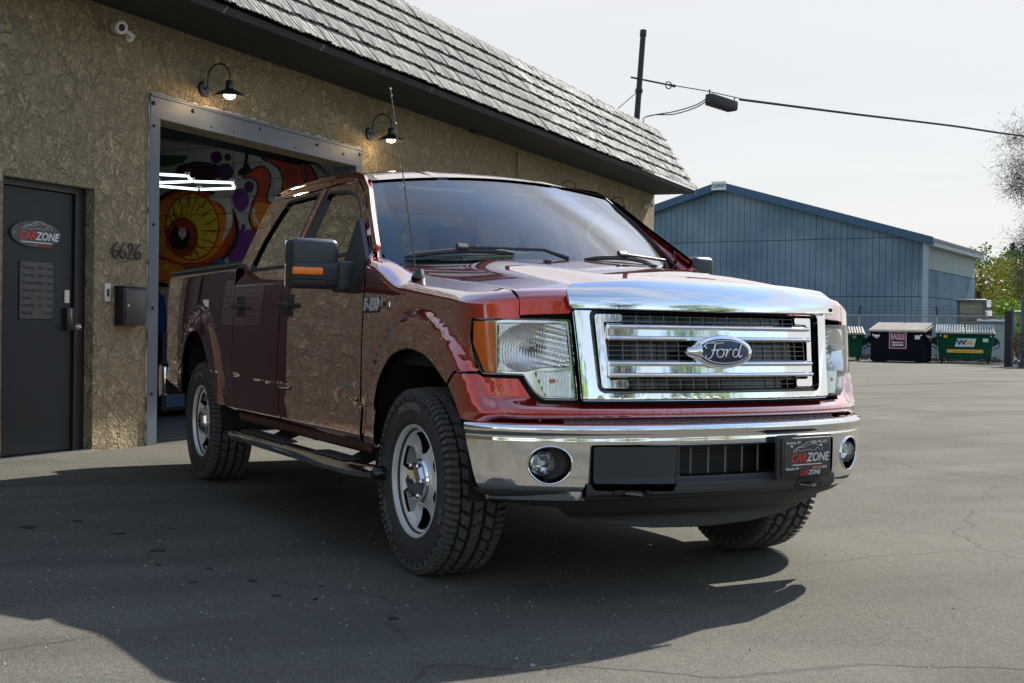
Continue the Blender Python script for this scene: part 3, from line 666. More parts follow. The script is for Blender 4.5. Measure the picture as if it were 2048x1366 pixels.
('black', [(1.44,3.07),(1.38,3.09),(1.3,3.08),(1.21,3.07),(1.13,3.05),(1.07,3.04),(1.01,3.02),(0.95,3.0),(0.91,2.98),(0.88,2.94),(0.86,2.9),(0.85,2.87),(0.84,2.83),(0.83,2.79),(0.81,2.75),(0.81,2.71),(0.82,2.66),(0.84,2.63),(0.88,2.6),(0.92,2.57),(0.96,2.55),(1.01,2.52),(1.06,2.5),(1.11,2.49),(1.16,2.5),(1.17,2.53),(1.17,2.57),(1.16,2.62),(1.15,2.65),(1.15,2.69),(1.14,2.72),(1.14,2.75),(1.14,2.78),(1.15,2.81),(1.16,2.84),(1.16,2.86),(1.18,2.88),(1.19,2.9),(1.21,2.92),(1.23,2.93),(1.26,2.95),(1.31,2.98),(1.37,3.0),(1.43,3.03)]),
('red', [(1.42,3.06),(1.38,3.07),(1.3,3.06),(1.21,3.05),(1.13,3.04),(1.07,3.02),(1.01,3.01),(0.96,2.99),(0.92,2.96),(0.9,2.93),(0.88,2.9),(0.87,2.86),(0.86,2.83),(0.85,2.79),(0.84,2.75),(0.83,2.71),(0.84,2.67),(0.86,2.64),(0.9,2.61),(0.94,2.58),(0.97,2.56),(1.02,2.54),(1.07,2.52),(1.11,2.51),(1.14,2.51),(1.15,2.53),(1.15,2.57),(1.13,2.61),(1.13,2.65),(1.12,2.69),(1.12,2.72),(1.12,2.75),(1.12,2.78),(1.12,2.81),(1.13,2.84),(1.14,2.87),(1.16,2.89),(1.17,2.92),(1.2,2.93),(1.22,2.95),(1.25,2.97),(1.3,2.99),(1.36,3.02),(1.41,3.05)]),
('black', [(0.85,2.94),(0.83,2.96),(0.8,2.96),(0.76,2.95),(0.73,2.92),(0.7,2.88),(0.67,2.83),(0.64,2.77),(0.62,2.73),(0.62,2.69),(0.61,2.67),(0.62,2.65),(0.64,2.63),(0.67,2.63),(0.71,2.63),(0.75,2.64),(0.78,2.66),(0.8,2.69),(0.8,2.73),(0.81,2.77),(0.82,2.81),(0.83,2.84),(0.84,2.88),(0.85,2.91)]),
('deep', [(0.83,2.93),(0.82,2.94),(0.8,2.94),(0.77,2.93),(0.75,2.91),(0.72,2.87),(0.69,2.82),(0.67,2.76),(0.65,2.72),(0.64,2.69),(0.64,2.67),(0.64,2.66),(0.65,2.65),(0.68,2.65),(0.71,2.65),(0.74,2.65),(0.76,2.67),(0.77,2.7),(0.78,2.73),(0.79,2.77),(0.79,2.81),(0.81,2.85),(0.82,2.88),(0.83,2.91)]),
('orange', [(1.57,2.41),(1.55,2.44),(1.53,2.47),(1.51,2.5),(1.48,2.52),(1.45,2.52),(1.41,2.52),(1.38,2.51),(1.34,2.5),(1.32,2.5),(1.31,2.49),(1.3,2.48),(1.28,2.47),(1.27,2.46),(1.26,2.44),(1.25,2.42),(1.25,2.4),(1.26,2.38),(1.29,2.35),(1.31,2.33),(1.34,2.3),(1.37,2.28),(1.39,2.26),(1.42,2.24),(1.44,2.23),(1.47,2.22),(1.49,2.22),(1.51,2.23),(1.53,2.24),(1.54,2.26),(1.55,2.28),(1.56,2.3),(1.57,2.32),(1.57,2.34),(1.57,2.36),(1.57,2.38)]),
('pale', [(1.55,2.43),(1.54,2.44),(1.53,2.45),(1.53,2.45),(1.52,2.45),(1.51,2.43),(1.51,2.4),(1.51,2.38),(1.5,2.35),(1.49,2.33),(1.47,2.3),(1.46,2.28),(1.45,2.27),(1.45,2.26),(1.46,2.25),(1.47,2.25),(1.48,2.26),(1.49,2.27),(1.5,2.28),(1.52,2.3),(1.53,2.32),(1.53,2.35),(1.54,2.38),(1.55,2.41)]),
('deep', [(1.11,2.94),(1.09,2.95),(1.05,2.96),(1.01,2.96),(0.98,2.94),(0.96,2.92),(0.94,2.9),(0.92,2.86),(0.91,2.83),(0.9,2.79),(0.9,2.75),(0.89,2.72),(0.9,2.69),(0.93,2.66),(0.96,2.64),(1.0,2.62),(1.03,2.62),(1.05,2.63),(1.06,2.66),(1.07,2.7),(1.09,2.74),(1.1,2.78),(1.11,2.84),(1.12,2.9)]),
('black', [(1.74,2.21),(1.74,2.14),(1.76,2.07),(1.8,2.0),(1.84,1.94),(1.9,1.88),(1.97,1.83),(2.05,1.79),(2.14,1.75),(2.23,1.73),(2.33,1.71),(2.44,1.71),(2.54,1.71),(2.64,1.73),(2.74,1.76),(2.83,1.79),(2.92,1.84),(2.99,1.89),(3.06,1.95),(3.11,2.02),(3.15,2.09),(3.17,2.16),(3.18,2.23),(3.17,2.31),(3.15,2.38),(3.12,2.45),(3.07,2.52),(3.0,2.57),(2.93,2.62),(2.85,2.67),(2.75,2.7),(2.66,2.72),(2.56,2.73),(2.45,2.74),(2.35,2.73),(2.25,2.71),(2.15,2.68),(2.06,2.64),(1.98,2.6),(1.91,2.54),(1.85,2.48),(1.8,2.42),(1.77,2.35),(1.74,2.28)]),
('deep', [(1.79,2.21),(1.79,2.15),(1.81,2.08),(1.84,2.02),(1.89,1.96),(1.94,1.9),(2.01,1.86),(2.08,1.82),(2.16,1.78),(2.25,1.76),(2.35,1.75),(2.44,1.74),(2.54,1.75),(2.63,1.76),(2.72,1.79),(2.81,1.82),(2.89,1.86),(2.96,1.91),(3.02,1.97),(3.07,2.03),(3.1,2.1),(3.12,2.17),(3.13,2.24),(3.13,2.31),(3.11,2.38),(3.07,2.44),(3.03,2.5),(2.97,2.55),(2.9,2.6),(2.82,2.64),(2.74,2.67),(2.65,2.69),(2.55,2.71),(2.46,2.71),(2.36,2.7),(2.27,2.68),(2.18,2.65),(2.1,2.62),(2.02,2.58),(1.95,2.53),(1.9,2.47),(1.85,2.41),(1.82,2.35),(1.8,2.28)]),
('red', [(1.83,2.22),(1.84,2.15),(1.86,2.09),(1.89,2.03),(1.93,1.98),(1.98,1.92),(2.04,1.88),(2.11,1.84),(2.19,1.81),(2.27,1.79),(2.36,1.77),(2.45,1.77),(2.54,1.78),(2.63,1.79),(2.72,1.81),(2.8,1.85),(2.88,1.89),(2.94,1.93),(3.0,1.99),(3.04,2.05),(3.08,2.11),(3.1,2.17),(3.11,2.24),(3.1,2.31),(3.08,2.37),(3.05,2.43),(3.0,2.49),(2.95,2.54),(2.89,2.59),(2.81,2.62),(2.73,2.65),(2.65,2.67),(2.56,2.69),(2.47,2.69),(2.38,2.68),(2.29,2.66),(2.2,2.64),(2.12,2.61),(2.05,2.56),(1.99,2.52),(1.94,2.46),(1.89,2.41),(1.86,2.35),(1.84,2.28)]),
('orange', [(1.91,2.23),(1.92,2.17),(1.93,2.11),(1.96,2.05),(2.0,2.0),(2.05,1.95),(2.1,1.91),(2.17,1.87),(2.24,1.84),(2.32,1.82),(2.4,1.81),(2.48,1.81),(2.57,1.81),(2.65,1.83),(2.73,1.85),(2.81,1.88),(2.87,1.92),(2.94,1.96),(2.99,2.01),(3.03,2.07),(3.06,2.12),(3.08,2.19),(3.09,2.25),(3.08,2.31),(3.06,2.37),(3.04,2.43),(3.0,2.48),(2.94,2.53),(2.88,2.57),(2.82,2.61),(2.74,2.63),(2.66,2.65),(2.58,2.67),(2.5,2.67),(2.41,2.66),(2.33,2.65),(2.25,2.62),(2.18,2.59),(2.11,2.55),(2.06,2.51),(2.0,2.46),(1.97,2.4),(1.94,2.35),(1.92,2.29)]),
('pale', [(2.18,2.6),(2.16,2.62),(2.1,2.64),(2.04,2.66),(1.99,2.66),(1.95,2.65),(1.92,2.61),(1.89,2.57),(1.87,2.53),(1.85,2.49),(1.84,2.44),(1.83,2.39),(1.83,2.34),(1.83,2.3),(1.84,2.26),(1.86,2.22),(1.88,2.18),(1.9,2.15),(1.93,2.11),(1.96,2.09),(1.98,2.08),(1.98,2.1),(1.96,2.15),(1.94,2.19),(1.93,2.24),(1.92,2.29),(1.92,2.33),(1.93,2.38),(1.93,2.42),(1.94,2.45),(1.96,2.47),(1.98,2.5),(2.0,2.52),(2.05,2.54),(2.11,2.56),(2.16,2.58)]),
('deep', [(2.02,2.25),(2.02,2.18),(2.04,2.12),(2.06,2.06),(2.09,2.0),(2.13,1.96),(2.18,1.91),(2.23,1.88),(2.29,1.86),(2.35,1.84),(2.42,1.84),(2.48,1.84),(2.54,1.86),(2.6,1.88),(2.66,1.92),(2.71,1.96),(2.75,2.01),(2.79,2.07),(2.81,2.13),(2.83,2.19),(2.84,2.26),(2.83,2.33),(2.82,2.39),(2.79,2.45),(2.76,2.51),(2.72,2.56),(2.67,2.6),(2.62,2.63),(2.56,2.65),(2.49,2.67),(2.43,2.67),(2.37,2.66),(2.3,2.65),(2.25,2.62),(2.19,2.58),(2.14,2.54),(2.1,2.49),(2.07,2.43),(2.04,2.37),(2.03,2.31)]),
('yellow', [(2.04,2.25),(2.05,2.19),(2.06,2.13),(2.08,2.07),(2.11,2.02),(2.15,1.97),(2.19,1.93),(2.25,1.9),(2.3,1.88),(2.36,1.86),(2.42,1.86),(2.48,1.86),(2.54,1.88),(2.59,1.91),(2.65,1.94),(2.69,1.98),(2.73,2.03),(2.76,2.08),(2.79,2.14),(2.8,2.2),(2.81,2.26),(2.81,2.32),(2.79,2.38),(2.77,2.44),(2.74,2.49),(2.7,2.54),(2.65,2.58),(2.6,2.61),(2.55,2.63),(2.49,2.64),(2.43,2.65),(2.37,2.64),(2.31,2.62),(2.26,2.6),(2.21,2.57),(2.16,2.52),(2.12,2.48),(2.09,2.42),(2.07,2.37),(2.05,2.31)]),
('deep', [(2.06,2.2),(2.1,2.2),(2.12,2.19),(2.18,2.2),(2.19,2.19),(2.25,2.16),(2.27,2.16),(2.27,2.15),(2.24,2.15),(2.18,2.18),(2.18,2.19),(2.12,2.17),(2.09,2.18),(2.06,2.18)]),
('deep', [(2.18,2.2),(2.19,2.21),(2.25,2.18),(2.25,2.18),(2.19,2.2),(2.19,2.2)]),
('deep', [(2.1,2.07),(2.14,2.06),(2.18,2.1),(2.22,2.08),(2.29,2.11),(2.31,2.1),(2.36,2.09),(2.36,2.09),(2.31,2.09),(2.29,2.1),(2.23,2.07),(2.19,2.08),(2.15,2.05),(2.1,2.05)]),
('deep', [(2.23,2.07),(2.2,2.07),(2.24,2.04),(2.24,2.03),(2.19,2.07),(2.22,2.08)]),
('deep', [(2.19,1.96),(2.19,1.96),(2.26,2.0),(2.29,1.99),(2.3,2.01),(2.34,2.03),(2.37,2.05),(2.37,2.04),(2.35,2.02),(2.31,2.0),(2.29,1.97),(2.27,1.99),(2.2,1.95),(2.19,1.95)]),
('deep', [(2.28,1.98),(2.28,1.99),(2.22,1.95),(2.21,1.95),(2.28,1.99),(2.29,1.98)]),
('deep', [(2.3,1.9),(2.31,1.9),(2.34,1.96),(2.36,1.95),(2.38,1.99),(2.42,2.02),(2.44,2.04),(2.44,2.03),(2.43,2.02),(2.39,1.98),(2.37,1.94),(2.35,1.95),(2.32,1.89),(2.31,1.88)]),
('deep', [(2.36,1.95),(2.4,1.98),(2.3,1.87),(2.3,1.87),(2.39,1.99),(2.37,1.94)]),
('deep', [(2.43,1.87),(2.42,1.9),(2.46,1.92),(2.44,1.91),(2.49,1.94),(2.49,1.95),(2.49,1.96),(2.5,1.96),(2.5,1.95),(2.5,1.93),(2.46,1.9),(2.48,1.91),(2.44,1.89),(2.45,1.88)]),
('deep', [(2.45,1.9),(2.39,1.92),(2.36,1.93),(2.36,1.94),(2.39,1.93),(2.45,1.91)]),
('deep', [(2.56,1.91),(2.56,1.94),(2.58,1.94),(2.56,1.97),(2.59,1.96),(2.57,1.96),(2.55,2.0),(2.55,2.0),(2.58,1.96),(2.59,1.95),(2.57,1.96),(2.59,1.94),(2.58,1.94),(2.58,1.91)]),
('deep', [(2.56,1.97),(2.57,1.97),(2.54,1.95),(2.54,1.95),(2.57,1.98),(2.57,1.96)]),
('deep', [(2.69,1.98),(2.66,1.98),(2.66,2.01),(2.64,2.03),(2.65,2.02),(2.63,2.05),(2.64,2.07),(2.65,2.06),(2.64,2.05),(2.66,2.02),(2.65,2.04),(2.67,2.02),(2.68,1.99),(2.68,2.0)]),
('deep', [(2.64,2.04),(2.64,2.08),(2.62,2.02),(2.62,2.02),(2.63,2.08),(2.65,2.04)]),
('deep', [(2.76,2.1),(2.74,2.1),(2.73,2.11),(2.71,2.11),(2.74,2.13),(2.69,2.1),(2.7,2.12),(2.7,2.12),(2.69,2.1),(2.74,2.14),(2.72,2.1),(2.73,2.12),(2.75,2.12),(2.77,2.12)]),
('deep', [(2.71,2.1),(2.7,2.13),(2.74,2.13),(2.74,2.13),(2.71,2.13),(2.72,2.11)]),
('deep', [(2.8,2.24),(2.78,2.24),(2.78,2.22),(2.77,2.21),(2.72,2.22),(2.72,2.19),(2.7,2.21),(2.71,2.21),(2.72,2.2),(2.71,2.23),(2.77,2.23),(2.76,2.22),(2.77,2.25),(2.8,2.26)]),
('deep', [(2.76,2.23),(2.77,2.23),(2.84,2.25),(2.84,2.25),(2.78,2.22),(2.77,2.21)]),
('deep', [(2.78,2.38),(2.75,2.36),(2.74,2.36),(2.74,2.32),(2.7,2.31),(2.72,2.31),(2.68,2.29),(2.68,2.29),(2.71,2.31),(2.69,2.32),(2.73,2.33),(2.72,2.36),(2.74,2.38),(2.77,2.4)]),
('deep', [(2.74,2.32),(2.7,2.32),(2.79,2.36),(2.8,2.36),(2.7,2.32),(2.74,2.33)]),
('deep', [(2.72,2.5),(2.7,2.46),(2.7,2.45),(2.69,2.39),(2.67,2.37),(2.65,2.33),(2.63,2.28),(2.63,2.28),(2.64,2.33),(2.66,2.38),(2.67,2.39),(2.68,2.45),(2.68,2.46),(2.7,2.51)]),
('deep', [(2.67,2.4),(2.73,2.43),(2.6,2.33),(2.6,2.33),(2.72,2.44),(2.68,2.39)]),
('deep', [(2.62,2.59),(2.61,2.53),(2.58,2.51),(2.59,2.44),(2.59,2.41),(2.6,2.37),(2.59,2.33),(2.59,2.33),(2.59,2.36),(2.57,2.4),(2.57,2.44),(2.57,2.51),(2.59,2.53),(2.59,2.59)]),
('deep', [(2.57,2.44),(2.57,2.46),(2.52,2.5),(2.53,2.51),(2.57,2.47),(2.59,2.44)]),
('deep', [(2.49,2.63),(2.49,2.57),(2.48,2.52),(2.5,2.51),(2.5,2.45),(2.53,2.38),(2.53,2.34),(2.52,2.34),(2.52,2.38),(2.49,2.45),(2.49,2.5),(2.46,2.52),(2.46,2.57),(2.46,2.63)]),
('deep', [(2.5,2.5),(2.44,2.51),(2.53,2.54),(2.53,2.54),(2.45,2.51),(2.5,2.51)]),
('deep', [(2.35,2.62),(2.37,2.57),(2.4,2.54),(2.41,2.47),(2.45,2.42),(2.43,2.38),(2.46,2.36),(2.45,2.36),(2.42,2.37),(2.44,2.42),(2.4,2.47),(2.38,2.54),(2.35,2.56),(2.33,2.62)]),
('deep', [(2.41,2.46),(2.38,2.46),(2.48,2.5),(2.48,2.5),(2.39,2.46),(2.4,2.47)]),
('deep', [(2.23,2.57),(2.25,2.54),(2.27,2.5),(2.32,2.49),(2.34,2.46),(2.36,2.4),(2.34,2.4),(2.35,2.4),(2.35,2.39),(2.33,2.45),(2.31,2.48),(2.26,2.48),(2.23,2.53),(2.21,2.56)]),
('deep', [(2.31,2.49),(2.31,2.52),(2.35,2.51),(2.35,2.51),(2.32,2.51),(2.32,2.49)]),
('deep', [(2.13,2.47),(2.16,2.44),(2.22,2.42),(2.26,2.38),(2.27,2.35),(2.33,2.33),(2.36,2.29),(2.35,2.29),(2.33,2.33),(2.26,2.35),(2.25,2.37),(2.21,2.4),(2.15,2.43),(2.12,2.45)]),
('deep', [(2.25,2.37),(2.22,2.39),(2.2,2.35),(2.2,2.35),(2.22,2.4),(2.26,2.38)]),
('deep', [(2.07,2.34),(2.12,2.32),(2.14,2.31),(2.18,2.29),(2.23,2.27),(2.25,2.27),(2.3,2.24),(2.3,2.24),(2.25,2.27),(2.23,2.26),(2.17,2.28),(2.13,2.3),(2.11,2.31),(2.06,2.32)]),
('deep', [(2.17,2.28),(2.13,2.27),(2.19,2.23),(2.19,2.23),(2.12,2.27),(2.17,2.29)]),
('iris', [(2.32,2.12),(2.33,2.08),(2.33,2.04),(2.35,2.0),(2.37,1.97),(2.4,1.94),(2.44,1.92),(2.48,1.9),(2.52,1.89),(2.56,1.89),(2.6,1.89),(2.64,1.9),(2.68,1.92),(2.71,1.95),(2.75,1.98),(2.77,2.01),(2.79,2.05),(2.8,2.09),(2.8,2.13),(2.8,2.17),(2.79,2.21),(2.77,2.25),(2.75,2.29),(2.72,2.32),(2.69,2.34),(2.65,2.36),(2.61,2.37),(2.56,2.37),(2.52,2.37),(2.48,2.35),(2.44,2.33),(2.41,2.31),(2.38,2.28),(2.35,2.25),(2.34,2.21),(2.33,2.17)]),
('deep', [(2.36,2.12),(2.36,2.09),(2.37,2.06),(2.38,2.02),(2.4,1.99),(2.43,1.97),(2.46,1.95),(2.49,1.93),(2.52,1.93),(2.56,1.92),(2.59,1.93),(2.63,1.94),(2.66,1.95),(2.69,1.97),(2.72,2.0),(2.74,2.03),(2.75,2.06),(2.76,2.1),(2.77,2.13),(2.76,2.17),(2.75,2.2),(2.74,2.23),(2.72,2.26),(2.69,2.29),(2.67,2.31),(2.63,2.32),(2.6,2.33),(2.56,2.33),(2.53,2.33),(2.5,2.32),(2.46,2.31),(2.43,2.28),(2.41,2.26),(2.39,2.23),(2.37,2.19),(2.36,2.16)]),
('black', [(2.72,2.2),(2.7,2.23),(2.69,2.25),(2.67,2.27),(2.65,2.29),(2.65,2.28),(2.65,2.26),(2.64,2.24),(2.63,2.23),(2.6,2.22),(2.55,2.22),(2.51,2.22),(2.48,2.21),(2.46,2.19),(2.45,2.16),(2.45,2.13),(2.45,2.1),(2.46,2.07),(2.47,2.04),(2.48,2.01),(2.5,1.99),(2.53,1.98),(2.57,1.97),(2.61,1.97),(2.64,1.98),(2.67,2.0),(2.7,2.01),(2.73,2.04),(2.74,2.06),(2.75,2.1),(2.74,2.13),(2.73,2.17)]),
('pale', [(2.5,2.18),(2.5,2.16),(2.5,2.15),(2.51,2.13),(2.52,2.12),(2.53,2.12),(2.54,2.11),(2.56,2.11),(2.57,2.11),(2.58,2.12),(2.59,2.13),(2.6,2.14),(2.61,2.15),(2.61,2.16),(2.62,2.18),(2.62,2.19),(2.61,2.21),(2.6,2.22),(2.6,2.23),(2.58,2.24),(2.57,2.24),(2.56,2.24),(2.54,2.24),(2.53,2.23),(2.52,2.23),(2.51,2.22),(2.5,2.2),(2.5,2.19)]),
('pale', [(2.57,2.12),(2.54,2.12),(2.55,2.09),(2.56,2.09)]),
('orange', [(3.17,1.89),(3.09,1.91),(2.96,1.88),(2.82,1.84),(2.71,1.81),(2.63,1.8),(2.57,1.78),(2.53,1.76),(2.51,1.74),(2.52,1.7),(2.57,1.65),(2.63,1.6),(2.71,1.56),(2.81,1.52),(2.95,1.47),(3.08,1.44),(3.17,1.46),(3.21,1.54),(3.23,1.67),(3.22,1.81)]),
('yellow', [(2.74,1.78),(2.74,1.76),(2.74,1.75),(2.75,1.74),(2.76,1.74),(2.77,1.73),(2.78,1.73),(2.79,1.72),(2.81,1.73),(2.82,1.73),(2.83,1.74),(2.84,1.74),(2.84,1.75),(2.85,1.76),(2.85,1.78),(2.85,1.79),(2.84,1.8),(2.84,1.81),(2.83,1.82),(2.82,1.82),(2.81,1.83),(2.79,1.83),(2.78,1.83),(2.77,1.82),(2.76,1.82),(2.75,1.81),(2.74,1.8),(2.74,1.79)]),
('blue', [(1.9,1.77),(1.9,1.75),(1.91,1.73),(1.92,1.71),(1.94,1.7),(1.96,1.69),(1.98,1.68),(2.0,1.68),(2.02,1.68),(2.04,1.69),(2.06,1.7),(2.08,1.72),(2.09,1.73),(2.1,1.75),(2.1,1.77),(2.1,1.79),(2.09,1.81),(2.08,1.83),(2.07,1.84),(2.05,1.85),(2.02,1.86),(2.0,1.86),(1.98,1.86),(1.96,1.85),(1.94,1.84),(1.92,1.83),(1.91,1.81),(1.9,1.79)]),
('orange', [(1.97,1.78),(1.97,1.77),(1.97,1.77),(1.97,1.76),(1.98,1.76),(1.98,1.75),(1.99,1.75),(1.99,1.75),(2.0,1.75),(2.0,1.75),(2.01,1.76),(2.01,1.76),(2.02,1.77),(2.02,1.77),(2.02,1.78),(2.02,1.78),(2.02,1.79),(2.01,1.79),(2.01,1.8),(2.0,1.8),(2.0,1.8),(1.99,1.8),(1.99,1.8),(1.98,1.8),(1.98,1.8),(1.97,1.79),(1.97,1.79),(1.97,1.78)]),
('blue', [(3.17,1.41),(3.1,1.46),(3.0,1.48),(2.9,1.46),(2.83,1.41),(2.79,1.3),(2.77,1.14),(2.76,0.97),(2.79,0.86),(2.86,0.81),(2.97,0.79),(3.08,0.81),(3.16,0.86),(3.2,0.97),(3.21,1.13),(3.2,1.3)]),
('black', [(3.17,1.59),(3.1,1.59),(3.0,1.59),(2.89,1.58),(2.82,1.57),(2.78,1.56),(2.75,1.54),(2.75,1.52),(2.78,1.52),(2.86,1.52),(2.97,1.52),(3.09,1.53),(3.17,1.54),(3.21,1.55),(3.22,1.57),(3.21,1.58)])]
HEX = [((4.6,1.76),(5.25,1.14)),((5.25,1.14),(5.68,1.41)),((5.68,1.41),(5.91,1.05)),((5.91,1.05),(6.38,1.37)),((6.38,1.37),(6.37,1.85)),((6.37,1.85),(5.9,2.1)),((5.9,2.1),(5.67,1.87)),((5.67,1.87),(5.68,1.41)),((5.67,1.87),(5.2,2.12))]

# ------------------------------------------------------------------ ground
def make_ground():
    b = MB(); s = 900
    b.add([(-s, -s, 0), (s, -s, 0), (s, s, 0), (-s, s, 0)], [(0, 1, 2, 3)])
    b.build('asphalt_ground', 'asphalt', smooth=0, kind='structure')
    rnd = random.Random(4)
    # oil spots dripped on the asphalt
    spots = [(x*1., y*1., r*.48) for x, y, r in [(-1.93, -2.28, .085), (-2.05, -2.02, .05), (-1.55, -1.9, .055), (-1.0, -1.82, .07), (-1.6, -1.62, .03), (-.62, -1.9, .03), (-.45, -1.72, .028), (-.2, -1.85, .035), (-.12, -1.62, .028), (.2, -1.62, .03), (.32, -1.5, .022), (-.9, -1.7, .02), (.75, -1.35, .03), (.1, -1.4, .02), (-3.4, -2.3, .06)]]
    b = MB()
    for x, y, r in spots:
        pts = []
        n = 18; ph = [rnd.uniform(0, 6.28) for _ in range(4)]
        for i in range(n):
            a = 2*math.pi*i/n; q = r*(1+.25*math.sin(2*a+ph[0])+.18*math.sin(3*a+ph[1])+.12*math.sin(5*a+ph[2]))
            pts.append((x+q*math.cos(a), y+q*1.2*math.sin(a), .004))
        b.flat(pts)
    b.build('oil_stains', 'oil_stain', smooth=0, kind='stuff')
    # loose grit lying on the lot
    b = MB()
    for i in range(2600):
        d = 1.5+14*rnd.random()**1.6; a = R(152)+rnd.uniform(-.48, .48); x = 5.03+d*math.cos(a); y = -3.12+d*math.sin(a)
        if x*OV.x+y*OV.y < BK+.05: continue
        r = rnd.uniform(.0018, .0060)*(1 if rnd.random() < .97 else 1.8); h = r*rnd.uniform(.5, 1.0); t = rnd.uniform(0, 6.28)
        V = [(x+r*math.cos(t+k*1.2566)*rnd.uniform(.7, 1.2), y+r*math.sin(t+k*1.2566)*rnd.uniform(.7, 1.2), 0.0) for k in range(5)]+[(x, y, h)]
        b.add(V, [(k, (k+1) % 5, 5) for k in range(5)])
    b.build('loose_grit', 'grit_stone', smooth=0, kind='stuff')
make_ground()

# ------------------------------------------------------------------ the workshop building
T0, T1 = -16.0, 17.95
def make_building():
    bd = thing('workshop_building', 'tan stucco workshop with a dark shake mansard roof and open garage bay', 'building', BW(5, 0, 0))
    WM = BM(0, 0, 0)      # local x = t, y = z, z = out
    b = MB()
    pts = [(T0, -.05), (1.62, -.05), (1.62, 2.165), (2.60, 2.165), (2.60, -.05), (3.36, -.05), (3.36, 2.86), (6.76, 2.86), (6.76, -.05), (T1, -.05), (T1, 4.86), (T0, 4.86)]
    b.prism(pts, -.25, 0, WM)
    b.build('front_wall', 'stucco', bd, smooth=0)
    b = MB(); b.box((T1-.25, -.05, -14), (T1, 4.86, -.252), WM); b.build('end_wall', 'stucco', bd, smooth=0)
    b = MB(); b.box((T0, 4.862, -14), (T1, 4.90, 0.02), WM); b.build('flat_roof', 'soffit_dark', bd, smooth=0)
    # rough plaster edges left along the steel frame
    rnd = random.Random(1); b = MB()
    def rag(p0, p1, n, w):
        L = []; Rr = []
        for i in range(n+1):
            t = i/n; x = p0[0]+(p1[0]-p0[0])*t; y = p0[1]+(p1[1]-p0[1])*t; d = Vector((p1[1]-p0[1], -(p1[0]-p0[0]))).normalized()
            q = w*rnd.uniform(-.1, 1.1); L.append((x-d.x*.01, y-d.y*.01)); Rr.append((x+d.x*q-d.x*.012, y+d.y*q-d.y*.012))
        b.prism(L+Rr[::-1], -.01, .014, WM)
    rag((6.86, 3.085), (3.26, 3.085), 70, .022); rag((3.245, 3.07), (3.245, 0), 60, .016)
    b.build('plaster_edge', 'block_wall', bd, smooth=0)
    # steel frame
    fr = MB()
    fr.box((3.255, 2.862, -.16), (6.865, 3.065, .022), WM)
    fr.box((3.25, 3.045, .022), (6.87, 3.066, .036), WM)
    for x0, x1 in ((3.255, 3.385), (6.735, 6.865)): fr.box((x0, 0, -.26), (x1, 2.861, .020), WM)
    fo = fr.build('steel_door_frame', 'steel_frame', bd, smooth=0)
    mb = MB(); mb.lathe([(0, 0), (.017, 0), (.017, .008), (.011, .016), (0, .018)], 8); tmpl = None
    for t, z, s in ((3.29, 2.985, 1.1), (3.83, 3.005, 1.15), (4.88, 3.0, .8), (5.92, 2.985, .9), (6.45, 2.96, .8), (6.80, 3.0, 1.1), (3.30, 2.79, .8), (3.31, 1.93, .8), (3.31, 1.2, .8), (3.31, .45, .8), (4.1, 2.90, .5), (5.5, 2.9, .5), (4.45, 2.905, .45)):
        q = MB(); q.v = [tuple(BM(t, .022, z) @ (Vector(v)*s)) for v in mb.v]; q.f = list(mb.f); q.m = list(mb.m)
        q.build('bolt', 'bolt_dark', fo)
    # raised overhead door under the lintel
    b = MB()
    for i in range(5): b.box((3.45, 2.90+.13*i, -.75-.52*i), (6.70, 2.945+.13*i, -.27-.52*i), WM)
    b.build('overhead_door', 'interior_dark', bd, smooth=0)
    b = MB()
    for x in (3.42, 6.69): b.tube([BW(x, -.3, 0.0), BW(x, -.3, 2.75), BW(x, -.55, 2.95), BW(x, -3.2, 3.4)], .03, 6)
    b.build('door_track', 'steel_frame', bd)
    # interior
    b = MB(); b.box((-1.5, -.04, -9), (7.25, .004, -.25), WM); b.build('garage_floor', 'interior_floor', bd, smooth=0)
    b = MB(); b.box((-1.5, 3.6, -9), (7.25, 3.66, -.252), WM)
    for i in range(8): b.box((-1.5, 3.42, -1-i*1.05), (7.0, 3.60, -.93-i*1.05), WM)
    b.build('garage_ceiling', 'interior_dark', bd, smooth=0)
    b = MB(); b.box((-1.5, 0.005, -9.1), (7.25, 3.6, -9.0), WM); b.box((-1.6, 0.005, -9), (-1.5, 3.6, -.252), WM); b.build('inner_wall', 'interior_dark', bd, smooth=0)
    # block wall with the mural; x = depth into the garage
    MM = frame(BW(7.0, 0, 0), -OV, z=-TV)     # local x inwards, z faces the camera side
    if (MM @ Vector((0, 1, 0))-MM @ Vector((0, 0, 0))).z < 0: MM = MM @ Matrix.Diagonal((1, -1, 1, 1))
    wl = MB(); wl.box((.26, .005, -.2), (9, 3.6, -.012), MM); wo = wl.build('block_wall', 'mortar', bd, smooth=0)
    BL, BH = .40, .20
    one = MB(); one.rbox((-BL/2+.004, -BH/2+.004, -.011), (BL/2-.004, BH/2-.004, 0.0), .004, 1)
    first = None; k = 0
    for r in range(18):
        z = .1+r*BH; x = .26+BL/2+(BL/2 if r % 2 else 0)
        while x < 6.3:
            if first is None:
                q = MB(); q.v = [tuple(MM @ Vector((v[0]+x, v[1]+z, v[2]))) for v in one.v]; q.f = one.f; q.m = one.m
                first = q.build('concrete_block', 'block_wall', wo, smooth=0); first.data.name = 'concrete_block'; base = (x, z)
            else:
                c = first.copy(); COL.objects.link(c); d = MM.to_3x3() @ Vector((x-base[0], z-base[1], 0)); c.location = Vector(first.location)+d
            x += BL; k += 1
